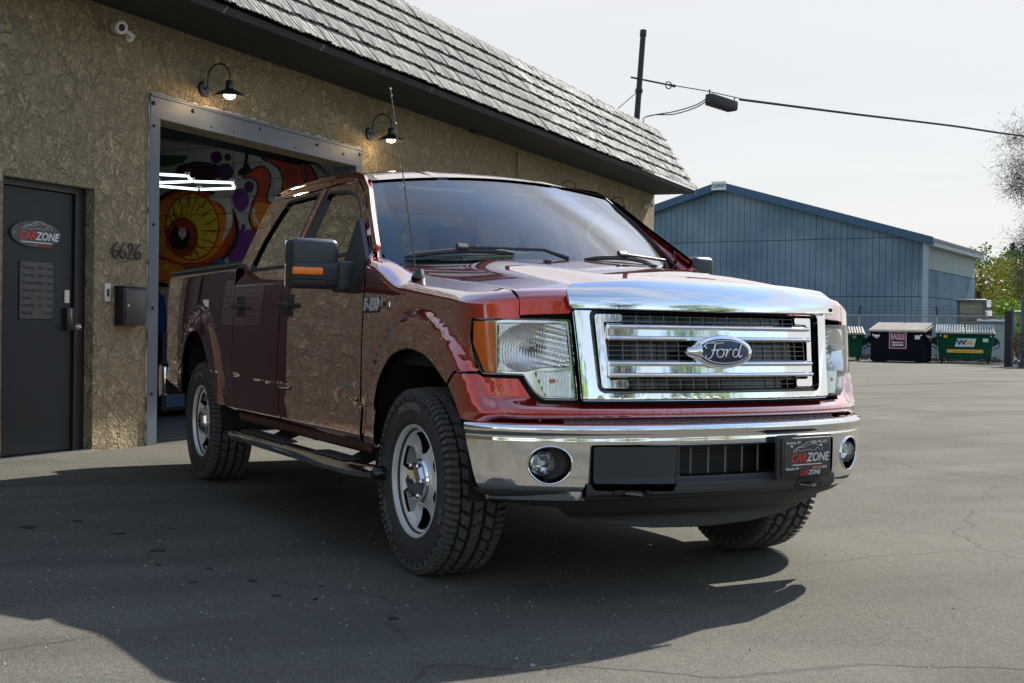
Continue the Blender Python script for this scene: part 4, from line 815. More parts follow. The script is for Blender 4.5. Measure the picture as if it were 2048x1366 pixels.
    # paint layers, cut at the joints so the masonry shows through
    for i, (colname, poly) in enumerate(MURAL):
        h = .0008+.00035*i
        bm = bmesh.new(); vs = [bm.verts.new((p[0], p[1], 0)) for p in poly]
        for t in tessellate_polygon([[Vector((p[0], p[1], 0)) for p in poly]]):
            try: bm.faces.new([vs[j] for j in t])
            except ValueError: pass
        lo = min(p[1] for p in poly); hi = max(p[1] for p in poly); z = 0
        while z < hi:
            if z > lo-.02:
                for dz in (-.0035, .0035): bmesh.ops.bisect_plane(bm, geom=bm.verts[:]+bm.edges[:]+bm.faces[:], plane_co=(0, z+dz, 0), plane_no=(0, 1, 0), dist=1e-6)
                dead = [f for f in bm.faces if abs(f.calc_center_median().y-z) < .0034]
                bmesh.ops.delete(bm, geom=dead, context='FACES')
            z += BH
        bmesh.ops.delete(bm, geom=[f for f in bm.faces if f.calc_center_median().x < .27], context='FACES')
        bm.verts.index_update(); V = [MM @ Vector((v.co.x, v.co.y, h)) for v in bm.verts]; Fc = [[v.index for v in f.verts] for f in bm.faces]; bm.free()
        if not Fc: continue
        q = MB(); q.add(V, Fc); q.build('mural_shape', 'mural_'+colname if colname != 'mural' else 'mural_blue', wo, smooth=0, flip=False)
    # overhead rail crossing in front of the mural
    b = MB(); b.box((1.5, 3.0, -3.0), (6.95, 3.14, -2.86), WM); b.build('ceiling_beam', 'interior_dark', bd, smooth=0)
    # soffit boards
    for i in range(7):
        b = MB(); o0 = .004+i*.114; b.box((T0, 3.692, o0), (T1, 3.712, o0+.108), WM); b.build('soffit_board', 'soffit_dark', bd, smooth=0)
    b = MB(); b.box((T0, 3.713, -.0), (T1, 3.73, .80), WM); b.box((T0, 3.675, .803), (T1, 3.745, .822), WM)
    # closing gable of the mansard end
    b.prism([(0, 3.73), (.80, 3.73), (.03, 4.86), (0, 4.86)], -.02, 0, frame(BW(T1, 0, 0), OV, z=TV))
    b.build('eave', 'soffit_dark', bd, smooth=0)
    # shakes
    mr = MB(); P0 = (.815, 3.735); P1 = (.045, 4.90); d = Vector((P1[0]-P0[0], P1[1]-P0[1])); L = d.length; d.normalize(); nrm = Vector((d.y, -d.x))
    if nrm.x < 0: nrm = -nrm
    mr.prism([(P0[0]-.03, P0[1]-.0), (P0[0], P0[1]), (P1[0], P1[1]), (P1[0]-.03, P1[1]-.01)], 0, T1-T0, frame(BW(T0, 0, 0), OV, z=TV) if True else None)
    deck = mr.build('mansard_roof', 'course_shade', bd, smooth=0)
    rows = 6; ex = L/rows
    rn = random.Random(11)
    protos = []
    SM = lambda t, s: BW(t, P0[0]+d.x*s, P0[1]+d.y*s)
    up = (OV*d.x+Vector((0, 0, d.y))).normalized(); nn = (OV*nrm.x+Vector((0, 0, nrm.y))).normalized()
    for k in range(7):
        w = .128; q = MB(); n = 5; vs = []; th = .058+rn.uniform(-.006, .010)
        # a split shake: ridged face, thick butt
        hs = [rn.uniform(-.004, .005) for _ in range(n)]
        ln = ex+.05; jag = [rn.uniform(-.006, .006) for _ in range(n)]
        for j, (s, tt) in enumerate(((0, th), (ln*.5, th*.68), (ln, th*.32))):
            for i in range(n): vs.append(((i/(n-1)-.5)*w, s+(jag[i] if j == 0 else 0), tt+hs[i]*(1 if j < 2 else .5)))
        for i in range(n): vs.append(((i/(n-1)-.5)*w, jag[i]+.002, th-.013+hs[i]))
        fs = []
        for j in range(2):
            for i in range(n-1): a = j*n+i; fs.append((a, a+1, a+n+1, a+n))
        for i in range(n-1): fs.append((3*n+i, 3*n+i+1, i+1, i))
        vs += [(-w/2, ln, -.002), (w/2, ln, -.002)]
        fs += [(3*n, 0, n, 2*n, 4*n), (4*n-1, 4*n+1, 3*n-1, 2*n-1, n-1), tuple(range(3*n, 4*n))+(4*n+1, 4*n)]
        protos.append((vs, fs))
    MS0 = frame((0, 0, 0), TV, z=nn)
    if (MS0 @ Vector((0, 1, 0))).z < 0: raise SystemExit('axis')
    meshes = []
    for vs, fs in protos:
        me = bpy.data.meshes.new('roof_shake'); me.from_pydata(vs, [], fs); me.materials.append(MAT('shake_wood')); me.update(); meshes.append(me)
    rest = MB(); cnt = 0; cand = []
    for r in range(rows):
        t = T0+rn.uniform(0, .1)
        while t < T1-.05:
            w = rn.choice((.095, .118, .128, .14, .155)); w = min(w, T1+.03-t)
            cand.append((r, t+w/2, w, rn.randrange(7), rn.uniform(-.007, .007), rn.uniform(0, .012)))
            t += w+.004
    cam = Vector((5.03, -3.12, 1.06))
    vis = sorted([c for c in cand if c[1] > 3.0+c[0]*.45 and c[1] < T1], key=lambda c: c[1])[:300]
    visset = set(map(id, vis))
    for c in cand:
        r, tc, w, k, ds, dn = c
        M = MS0.copy(); M.translation = SM(tc, r*ex+ds)+nn*(.004+dn*.4)
        M = M @ Matrix.Diagonal((w/.128, 1, 1, 1))
        if id(c) in visset:
            o = bpy.data.objects.new('roof_shake', meshes[k]); COL.objects.link(o); o.parent = deck
            M2 = M.copy(); M2.translation = M.translation-origin(deck); o.matrix_basis = M2
        else:
            vs, fs = protos[k]; rest.add([M @ Vector(v) for v in vs], fs)
    rest.build('roof_shakes_far', 'shake_wood', deck, smooth=0, kind='stuff')
    b = MB(); b.box((T0, 4.885, -.02), (T1+.02, 4.925, .075), WM); b.build('roof_edge_flashing', 'galvanised', bd, smooth=0)
    # pilaster strip and small soffit vent
    b = MB(); b.box((11.25, 2.6, 0.0), (11.75, 3.66, .03), WM); b.build('pilaster', 'stucco', bd, smooth=0)
    # entry door
    dr = MB(); dr.rbox((1.66, .03, -.155), (2.475, 2.11, -.115), .004, 1, WM); do = dr.build('entry_door', 'door_paint', bd, smooth=0)
    b = MB(); b.box((1.62, 0, -.2), (1.655, 2.165, -.09), WM); b.box((2.48, 0, -.2), (2.598, 2.165, -.09), WM); b.box((1.655, 2.115, -.2), (2.48, 2.163, -.09), WM); b.build('door_jamb', 'black_paint', bd, smooth=0)
    b = MB(); b.box((1.62, 0, -.2), (2.6, .022, .0), WM); b.build('threshold', 'brushed', bd, smooth=0)
    b = MB()
    b.rbox((2.385, 1.22, -.115), (2.44, 1.33, -.105), .003, 1, WM); b.build('lock_plate', 'brushed', do, smooth=30)
    b = MB(); b.rbox((2.385, 1.0, -.115), (2.465, 1.185, -.075), .008, 2, WM); lk = b.build('keypad_lock', 'black_satin', do)
    for i in range(5):
        q = MB(); q.lathe([(0, .004), (.006, .004), (.0065, 0)], 8, BM(2.425, -.075, 1.165-i*.016)); q.build('button', 'brushed', lk)
    b = MB(); b.lathe([(0, .085), (.012, .085), (.027, .07), (.030, .055), (.022, .04), (.013, .03), (.013, 0)], 20, BM(2.44, -.075, 1.03)); b.build('door_knob', 'brushed', lk)
    b = MB()
    for t in (2.05, 2.10): b.lathe([(0, .006), (.010, .006), (.012, 0)], 10, BM(t, -.115, 2.02))
    b.build('peephole', 'bolt_dark', do)
    # shop windows further along
    for t in (14.75, 15.75, 16.75):
        b = MB()
        for x0, x1, z0, z1 in ((t-.42, t-.36, 1.0, 2.8), (t+.36, t+.42, 1.0, 2.8), (t-.36, t+.36, 1.0, 1.06), (t-.36, t+.36, 2.74, 2.8), (t-.02, t+.02, 1.06, 2.74), (t-.36, t+.36, 1.9, 1.94), (t-.36, t+.36, 2.4, 2.43)): b.box((x0, z0, .0), (x1, z1, .045), WM)
        wf = b.build('shop_window', 'print_white', bd, smooth=0)
        b = MB(); b.box((t-.36, 1.06, 0.003), (t+.36, 2.74, .012), WM); b.build('pane', 'sign_pale', wf, smooth=0)
    return bd
make_building()

# ------------------------------------------------------------------ things fixed on the shop front
def gooseneck(t, z, label):
    g = thing('wall_lamp', label, 'lamp', BW(t, 0, z), 'gooseneck lamps along the shop front')
    b = MB(); b.lathe([(0, .03), (.062, .03), (.07, .022), (.07, 0)], 24, BM(t, 0, z)); b.build('wall_plate', 'black_satin', g)
    b = MB(); b.lathe([(0, .008), (.012, .008), (.014, 0)], 10, BM(t, .03, z)); b.build('screw', 'black_paint', g)
    p = [BW(t, .03, z+.0), BW(t, .055, z+.015), BW(t, .06, z+.10)]
    for i in range(0, 13):
        a = math.pi*(1-i/12); p.append(BW(t, .06+.12+.12*math.cos(a), z+.10+.12*math.sin(a)))
    p.append(BW(t, .30, z+.02))
    b = MB(); b.tube(p, .008, 8); b.build('arm', 'black_satin', g)
    c = BW(t, .30, z-.075)
    b = MB(); M = Matrix.Translation(c)
    b.lathe([(.150, -.018), (.148, -.012), (.125, .012), (.085, .035), (.05, .05), (.038, .062), (.036, .12), (.026, .135), (0, .137)], 36, M)
    b.lathe([(.146, -.016), (.12, .006), (.08, .028), (.045, .045), (0, .05)], 36, M)
    b.build('lamp_shade', 'black_satin', g, flip=False)
    b = MB(); b.lathe([(0, -.034), (.028, -.031), (.050, -.016), (.056, .004), (.045, .03), (0, .04)], 20, M); b.build('bulb', 'lamp_glow', g)
    l = bpy.data.lights.new('lamp_light', 'POINT'); l.energy = 3.2; l.color = (1, .72, .42); l.shadow_soft_size = .05
    o = bpy.data.objects.new('lamp_light', l); COL.objects.link(o); o.parent = g; o.location = (c-Vector((0, 0, .06)))-origin(g)
    return g
gooseneck(4.0, 3.235, 'black gooseneck lamp above the left half of the garage opening')
gooseneck(7.02, 3.262, 'black gooseneck lamp beside the top right corner of the garage frame')
gooseneck(12.9, 3.17, 'black gooseneck lamp whose arch shows over the middle of the truck roof')
gooseneck(15.25, 3.15, 'black gooseneck lamp whose arch shows beside the right windshield pillar')
def camera_dome(t, z, label, k=1.):
    g = thing('security_camera', label, 'camera', BW(t, 0, z), 'security cameras under the eave')
    b = MB(); b.lathe([(0, .035), (.035, .033), (.05, .02), (.05, 0)], 20, BM(t, 0, z)); b.build('base', 'white_plastic', g)
    b = MB(); b.tube([BW(t, .03, z), BW(t-.05*k, .10, z-.02), BW(t-.20*k, .12, z+.005)], .016, 8); b.build('bracket', 'white_plastic', g)
    b = MB(); M = frame(BW(t-.27*k, .13, z+.01), TV*-.35+OV*1+Vector((0, 0, -.30)), z=(0, 0, 1)) @ Matrix.Rotation(R(90), 4, 'Y')
    b.lathe([(0, -.06), (.045, -.055), (.058, -.035), (.058, .05), (.048, .062), (.03, .058), (.0, .055)], 24, M); b.build('housing', 'white_plastic', g)
    b = MB(); b.lathe([(.030, .0585), (.022, .066), (0, .068)], 18, M); b.build('lens', 'gloss_black', g)
camera_dome(2.98, 3.50, 'white security camera high on the wall left of the first lamp')
camera_dome(17.35, 3.42, 'small security camera near the far right corner of the wall', .5)
def box_lights():
    t, z = 9.8, 3.69
    b = MB(); b.box((t-.18, z-.02, .02), (t+.18, z, .12), BM(0, 0, 0)); b.build('conduit_box', 'black_satin', smooth=0, label='small black junction box tucked under the eave right of the antenna tip', category='junction box')
box_lights()
def numbers():
    g = thing('house_number', 'black metal house number 6626 on the stucco between door and garage', 'house number', BW(2.97, 0, 1.62))
    def stroke6(x): 
        return [crv([(x+.055, .13), (x+.015, .095), (x-.008, .05), (x, .015), (x+.03, 0), (x+.058, .018), (x+.058, .05), (x+.03, .066), (x+.003, .045)], 4)]
    def stroke2(x):
        return [crv([(x+.002, .085), (x+.006, .115), (x+.03, .13), (x+.055, .11), (x+.05, .075), (x+.02, .035), (x-.004, .002)], 4)+[(x+.065, .0)]]
    for i, (f, x) in enumerate(((stroke6, 0), (stroke6, .092), (stroke2, .188), (stroke6, .282))):
        b = MB()
        for st in f(0):
            b.tube([BW(2.80+x+p[0], .022, 1.615+p[1]) for p in st], .0085, 6)
        b.build('numeral', 'black_paint', g)
numbers()
def mailbox():
    WM = BM(0, 0, 0)
    g = thing('mailbox', 'black wall mailbox with a small lock under the house number', 'mailbox', BW(2.99, 0, 1.05))
    b = MB(); b.rbox((2.85, 1.045, 0), (3.13, 1.37, .10), .006, 2, WM); b.build('box', 'black_paint', g)
    b = MB(); b.rbox((2.842, 1.365, 0), (3.138, 1.38, .115), .005, 2, WM); b.build('lid', 'black_satin', g)
    b = MB(); b.rbox((2.868, 1.065, .1), (3.112, 1.345, .108), .004, 2, WM); b.build('door', 'black_satin', g)
    b = MB(); b.lathe([(0, .006), (.011, .006), (.012, 0)], 12, BM(2.895, .108, 1.215)); b.build('lock', 'brushed', g)
    g = thing('doorbell', 'beige intercom button plate between the door and the mailbox', 'doorbell', BW(2.75, 0, 1.25))
    b = MB(); b.rbox((2.715, 1.245, 0), (2.785, 1.395, .018), .004, 2, WM); b.build('plate', 'cream_plastic', g)
    b = MB(); b.rbox((2.737, 1.285, .018), (2.763, 1.35, .024), .004, 2, WM); b.build('button', 'gloss_black', g)
mailbox()
def car_logo(g, M, s, thick=.0015, mat='line_white'):
    """car outline over the words, local units: width 1"""
    def tb(pts, r=.006):
        b.tube([M @ Vector((p[0]*s, p[1]*s, .001)) for p in crv(pts, 4)], r*s, 5)
    b = MB()
    tb([(-.42, .10), (-.36, .17), (-.26, .21), (-.14, .235), (-.02, .29), (.10, .31), (.22, .285), (.32, .235), (.42, .215), (.47, .17), (.46, .12)])
    tb([(-.24, .205), (-.1, .20), (.02, .235), (.14, .265), (.26, .25)], .004)
    tb([(-.33, .10), (-.32, .15), (-.27, .165), (-.22, .13)], .005); tb([(.26, .12), (.28, .17), (.34, .18), (.38, .13)], .005)
    tb([(-.2, .12), (0, .15), (.24, .13)], .004)
    b.build('car_outline', mat, g)
    text_obj('lettering', 'CAR', .245*s, M @ Matrix.Translation((-.03*s, -.02*s, .001)), 'print_red', g, depth=thick*2, shear=.25, bold=.004*s, align='RIGHT')
    text_obj('lettering', 'ZONE', .245*s, M @ Matrix.Translation((-.015*s, -.02*s, .001)), mat, g, depth=thick*2, shear=.25, bold=.004*s, align='LEFT')
    b = MB(); b.box((-.44*s, -.165*s, 0), (.46*s, -.145*s, thick), M); b.build('underline', mat, g, smooth=0)
    text_obj('lettering', 'AUTO SALES', .085*s, M @ Matrix.Translation((.22*s, -.225*s, .001)), 'print_red', g, depth=thick*2, shear=.25)
def door_signs():
    WM = BM(0, 0, 0)
    g = thing('oval_sign', 'dark oval sign reading CARZONE with a car outline on the entry door', 'sign', BW(2.07, -.115, 1.65))
    b = MB(); b.prism(ell(2.06, 1.755, .262, .103, 40), -.112, -.100, WM); b.build('panel', 'plaque', g)
    car_logo(g, BM(2.06, -.099, 1.745), .36)
    for x, z in ((1.83, 1.755), (2.29, 1.755), (2.06, 1.84), (2.06, 1.67)):
        b = MB(); b.lathe([(0, .004), (.006, .003), (.007, 0)], 8, BM(x, -.1, z)); b.build('screw', 'brushed', g)
    g = thing('hours_sign', 'dark engraved plate listing opening hours below the oval sign', 'sign', BW(2.07, -.115, 1.08))
    b = MB(); b.rbox((1.90, 1.085, -.112), (2.255, 1.54, -.104), .004, 1, WM); b.build('panel', 'plaque', g)
    for i, (dname, hrs) in enumerate((('Monday', '9am - 7pm'), ('Tuesday', '9am - 7pm'), ('Wednesday', '9am - 7pm'), ('Thursday', '9am - 7pm'), ('Friday', '9am - 7pm'), ('Saturday', '9am - 7pm'), ('Sunday', 'Closed'))):
        z = 1.49-i*.059
        text_obj('lettering', dname, .043, BM(1.915, -.103, z), 'engraved', g, depth=.002, align='LEFT')
        text_obj('lettering', hrs, .036, BM(2.245, -.103, z), 'engraved', g, depth=.002, align='RIGHT')
    for x in (1.912, 2.243):
        for z in (1.10, 1.525):
            b = MB(); b.lathe([(0, .004), (.006, .003), (.007, 0)], 8, BM(x, -.104, z)); b.build('screw', 'bolt_dark', g)
    # round projecting sign
    g = thing('round_sign', 'round white sign reading OPEN seen through the windshield', 'sign', BW(13.9, 0, 2.3))
    M = frame(BW(13.9, .38, 2.52), OV, z=-TV)
    if (M.to_3x3() @ Vector((0, 1, 0))).z < 0: M = frame(BW(13.9, .38, 2.52), -OV, z=-TV)
    b = MB(); b.lathe([(0, .012), (.30, .012), (.31, .006), (.31, -.006), (.30, -.012), (0, -.012)], 36, M); b.build('disc', 'print_white', g)
    text_obj('lettering', 'OPEN', .17, M @ Matrix.Translation((0, 0, .014)), 'sign_green', g, depth=.004)
    b = MB(); b.tube([BW(13.9, 0, 2.84), BW(13.9, .6, 2.84)], .012, 6); b.build('bracket', 'black_paint', g)
door_signs()
def hex_lights():
    g = thing('hexagon_light', 'white glowing hexagon tube light hanging inside the garage', 'ceiling light', BW(5.0, -1.8, 2.7))
    z = 2.62; s = .52
    pts = {}
    def P(a, c): return BW(a, -c, z)
    A = [(5.03, 1.35), (5.25, 1.14), (5.68, 1.41), (5.91, 1.05), (6.38, 1.37), (6.37, 1.85), (5.95, 2.15), (5.67, 1.87), (5.2, 1.9), (4.8, 1.6)]
    segs = [((4.55, 1.5), (5.25, 1.14)), ((5.25, 1.14), (5.68, 1.41)), ((5.68, 1.41), (5.0, 1.85)), ((5.68, 1.41), (5.91, 1.05)) if False else ((5.68, 1.41), (6.38, 1.10)),
            ((6.38, 1.10), (6.62, 1.35)), ((6.62, 1.35), (6.35, 1.92)), ((6.35, 1.92), (5.67, 2.2)), ((5.67, 2.2), (5.0, 1.85)), ((5.0, 1.85), (4.4, 2.2))]
    segs = HEX
    for (a, c) in segs:
        b = MB(); p, q = P(*a), P(*c); d = (q-p).normalized(); b.tube([p+d*.02, q-d*.02], .014, 8); b.build('light_tube', 'tube_glow', g)
    js = {x for sg in segs for x in sg}
    for a in js:
        b = MB(); b.lathe([(0, .02), (.028, .018), (.03, -.012), (0, -.014)], 10, Matrix.Translation(P(*a)+Vector((0, 0, .022)))); b.build('connector', 'white_plastic', g)
    for a in list(js)[:4]:
        b = MB(); b.tube([P(*a)+Vector((0, 0, .03)), P(*a)+Vector((0, 0, .97))], .003, 4); b.build('cable', 'black_paint', g)
hex_lights()
def hall_things():
    WM = BM(0, 0, 0)
    g = thing('tool_cabinet', 'dark tool cabinet standing low inside the garage beside the truck bed', 'cabinet', BW(6.4, -2.2, 0))
    b = MB(); b.rbox((5.9, .08, -2.5), (6.9, .95, -1.95), .01, 1, WM); b.build('body', 'black_satin', g)
    for i in range(4):
        b = MB(); b.rbox((5.93, .12+i*.2, -1.95), (6.87, .30+i*.2, -1.935), .004, 1, WM); dr = b.build('drawer', 'post_blue', g)
        b = MB(); b.box((6.1, .27+i*.2, -1.933), (6.7, .285+i*.2, -1.915), WM); b.build('handle', 'brushed', dr)
    for x in (5.98, 6.82):
        b = MB(); b.lathe([(0, -.02), (.04, -.02), (.04, .02), (0, .02)], 12, BM(x, -2.2, .042)); b.build('caster', 'black_paint', g)
hall_things()
def roof_mast():
    g = thing('service_mast', 'dark service mast leaning slightly on the roof near the building end', 'mast', BW(17.66, -.3, 4.9))
    lo, hi = BW(17.66, -.3, 4.88), BW(18.03, -.3, 6.90)
    b = MB(); b.tube([lo, hi-(hi-lo)*.06, hi], [.058, .055, .055], 12); b.build('pole', 'wire_dark', g)
    b = MB(); b.tube([hi-(hi-lo)*.055, hi], .066, 12); b.build('cap', 'wire_dark', g)
    at = lambda z: lo+(hi-lo)*((z-4.88)/2.02)
    b = MB(); a = at(5.93); b.tube([a+(Vector((.12, -.8, 0))).normalized()*.22, a+Vector((-.17, .70, -.002))], .020, 6)
    b.build('eye_bolt', 'wire_dark', g)
    b = MB(); e = a+Vector((-.19, .80, -.01)); b.tube([e+Vector((-.02*math.cos(k/12*6.283)*0, .07*math.cos(k/12*6.283), .07*math.sin(k/12*6.283))) for k in range(12)], .012, 6, closed=True); b.build('eye', 'wire_dark', g)
    b = MB(); b.tube([at(5.72), at(5.66)], .075, 12); b.build('clamp', 'wire_dark', g)
    b = MB(); b.tube([at(5.70), BW(16.1, -.3, 4.93)], .012, 6); b.build('guy_wire', 'wire_dark', g)
    e = Vector((-15.744, 11.081, 5.927))
    g = thing('service_cable', 'black overhead cable running from the mast to the right edge', 'cable', (-15.8, 12.0, 5.8))
    pts = [e, (-16.055, 12.362, 5.96), (-16.3, 13.351, 5.93), (-17.244, 17.228, 6.128), (-18.29, 21.497, 6.367), (-19.205, 25.245, 6.533), (-21.4, 34.5, 7.05)]
    b = MB(); b.tube(crv(pts[2:], 8), .030, 6); b.build('main_cable', 'wire_dark', g)
    b = MB(); b.tube([e, (-15.9, 11.72, 5.945), pts[1], (-16.3, 13.351, 5.95)], .011, 6); b.build('messenger_wire', 'wire_dark', g)
    b = MB(); b.tube([e+Vector((0, .0, .0)), e+Vector((-.07, .28, 0))], [.012, .035], 6); b.build('dead_end_grip', 'wire_dark', g)
    for o in (0, .05):
        b = MB(); b.tube(crv([(-16.03, 12.30, 5.80-o), (-15.95, 11.95, 5.62-o), (-15.82, 11.35, 5.42-o), (-15.75, 10.85, 5.30), (-15.62, 10.5, 5.17), BW(17.9, -.1, 4.93)], 6), .012, 6); b.build('drop_wire', 'wire_dark', g)
    g = thing('splice_box', 'black splice closure hanging on the overhead cable', 'splice box', (-16.15, 12.77, 5.6))
    M = frame((-16.155, 12.77, 5.79), Vector((-.2, .81, -.06)), z=(0, 0, 1))
    b = MB(); b.rbox((-.42, -.10, -.10), (.42, .10, .10), .025, 2, M); b.build('case', 'wire_dark', g)
    for x in (-.40, .40):
        b = MB(); b.tube([M @ Vector((x, 0, .08)), M @ Vector((x, 0, .19))], .014, 5); b.build('hanger', 'wire_dark', g)
    b = MB()
    for i in range(9): b.box((-.38+i*.085, -.11, -.125), (-.34+i*.085, .11, -.09), M)
    b.build('ribs', 'wire_dark', g, smooth=0)
roof_mast()

# ------------------------------------------------------------------ yard behind: barn, fence, bins
def barn():
    K = Vector((-41.58, 44.58, 0)); fd = Vector((math.cos(R(211)), math.sin(R(211)), 0)); sd = Vector((math.cos(R(121)), math.sin(R(121)), 0))
    on = Vector((-fd.y, fd.x, 0)); on = on if on.dot(Vector((5, -3, 0))-K) > 0 else -on
    os_ = Vector((sd.y, -sd.x, 0)); os_ = os_ if os_.dot(Vector((5, -3, 0))-K) > 0 else -os_
    if os_.dot(fd) > 0: os_ = -os_
    g = thing('blue_barn', 'large faded blue gabled barn with vertical siding and dark blue roof trim', 'barn', K)
    H = 5.85; HP = 9.0; W = 21.8
    MF = frame(K, -fd, z=on)       # x to the right, so the facade runs from -W to 0
    if (MF.to_3x3() @ Vector((0, 1, 0))).z < 0: MF = frame(K, fd, z=on)
    sx = 1 if (MF.to_3x3() @ Vector((1, 0, 0))).dot(fd) > 0 else -1
    b = MB(); b.prism([(0, 0), (sx*W, 0), (sx*W, H), (sx*W/2, HP), (0, H)], -.12, -.03, MF); b.build('gable_wall', 'groove', g, smooth=0)
    top = lambda x: H+(HP-H)*(1-abs(x-W/2)/(W/2))
    n = 66; w = W/n; rn = random.Random(3)
    for i in range(n):
        x0, x1 = i*w+.012, (i+1)*w-.012
        for z0, z1 in ((.05, 2.98), (3.02, 5.96), (6.0, 20)):
            a, c = min(z1, top(x0)-.02), min(z1, top(x1)-.02)
            if min(a, c) < z0+.05: 
                if max(a, c) < z0+.05: continue
                a, c = max(a, z0+.02), max(c, z0+.02)
            d = rn.uniform(0, .008)
            q = MB(); q.prism([(sx*x0, z0), (sx*x1, z0), (sx*x1, c), (sx*x0, a)], -.028+d, 0.0+d, MF); q.build('siding_board', 'blue_siding', g, smooth=0)
    MS = frame(K, sd, z=os_)
    sy = 1
    if (MS.to_3x3() @ Vector((0, 1, 0))).z < 0: MS = frame(K, -sd, z=os_); sy = -1
    D = 11.8
    b = MB(); b.box((min(0, sy*D), 0, -.12), (max(0, sy*D), H-.2, -.03), MS); b.build('side_wall', 'groove', g, smooth=0)
    for i in range(26):
        x0, x1 = i*D/26+.012, (i+1)*D/26-.012
        for z0, z1, m in ((.05, 2.98, 'blue_siding'), (3.02, 4.36, 'blue_siding'), (4.4, H-.25, 'barn_white')):
            q = MB(); q.box((min(sy*x0, sy*x1), z0, -.028), (max(sy*x0, sy*x1), z1, 0), MS); q.build('siding_board', m, g, smooth=0)
    b = MB(); b.tube([K+Vector((0, 0, 0)), K+Vector((0, 0, H-.05))], .14, 4); b.build('corner_trim', 'trim_pale', g, smooth=0)
    # roof and barge boards
    t = .16
    for s in (0, 1):
        xe = -.45 if s == 0 else W+.45
        ze = H-(HP-H)/(W/2)*.45
        b = MB(); b.prism([(sx*W/2, HP+.02), (sx*xe, ze+.02), (sx*xe, ze+.02+t), (sx*W/2, HP+.02+t)], -D-.9, .40, MF); b.build('roof_slope', 'roof_metal', g, smooth=0)
        b = MB(); b.prism([(sx*W/2, HP-.20), (sx*xe, ze-.20), (sx*xe, ze+.22), (sx*W/2, HP+.22)], .402, .44, MF); b.build('barge_board', 'blue_trim', g, smooth=0)
    b = MB(); b.box((min(0, sy*(D+.6)), H-.33, .03), (max(0, sy*(D+.6)), H-.12, .40), MS); b.build('eave_trim', 'trim_pale', g, smooth=0)
    M = MF @ Matrix.Translation((sx*W/2, HP-.02, .46))
    b = MB(); b.box((-.42, -.22, -.01), (.42, .24, .01), M); s = b.build('name_plate', 'print_white', g, smooth=0)
    b = MB(); b.box((-.37, -.17, .011), (.37, .19, .014), M); b.build('plate_face', 'sign_pale', s, smooth=0)
    text_obj('lettering', 'CLEARY', .24, M @ Matrix.Translation((0, 0, .016)), 'engraved', s, depth=.004, bold=.006)
barn()
CAMP = Vector((5.034, -3.123, 0))
def facing(p, yaw=0):
    p = Vector(p); v = (CAMP-p); v.z = 0; v.normalize(); v = Matrix.Rotation(yaw, 3, 'Z') @ v
    x = Vector((0, 0, 1)).cross(v); return frame(p, x, z=v)      # x right seen from the camera, y up, z towards it
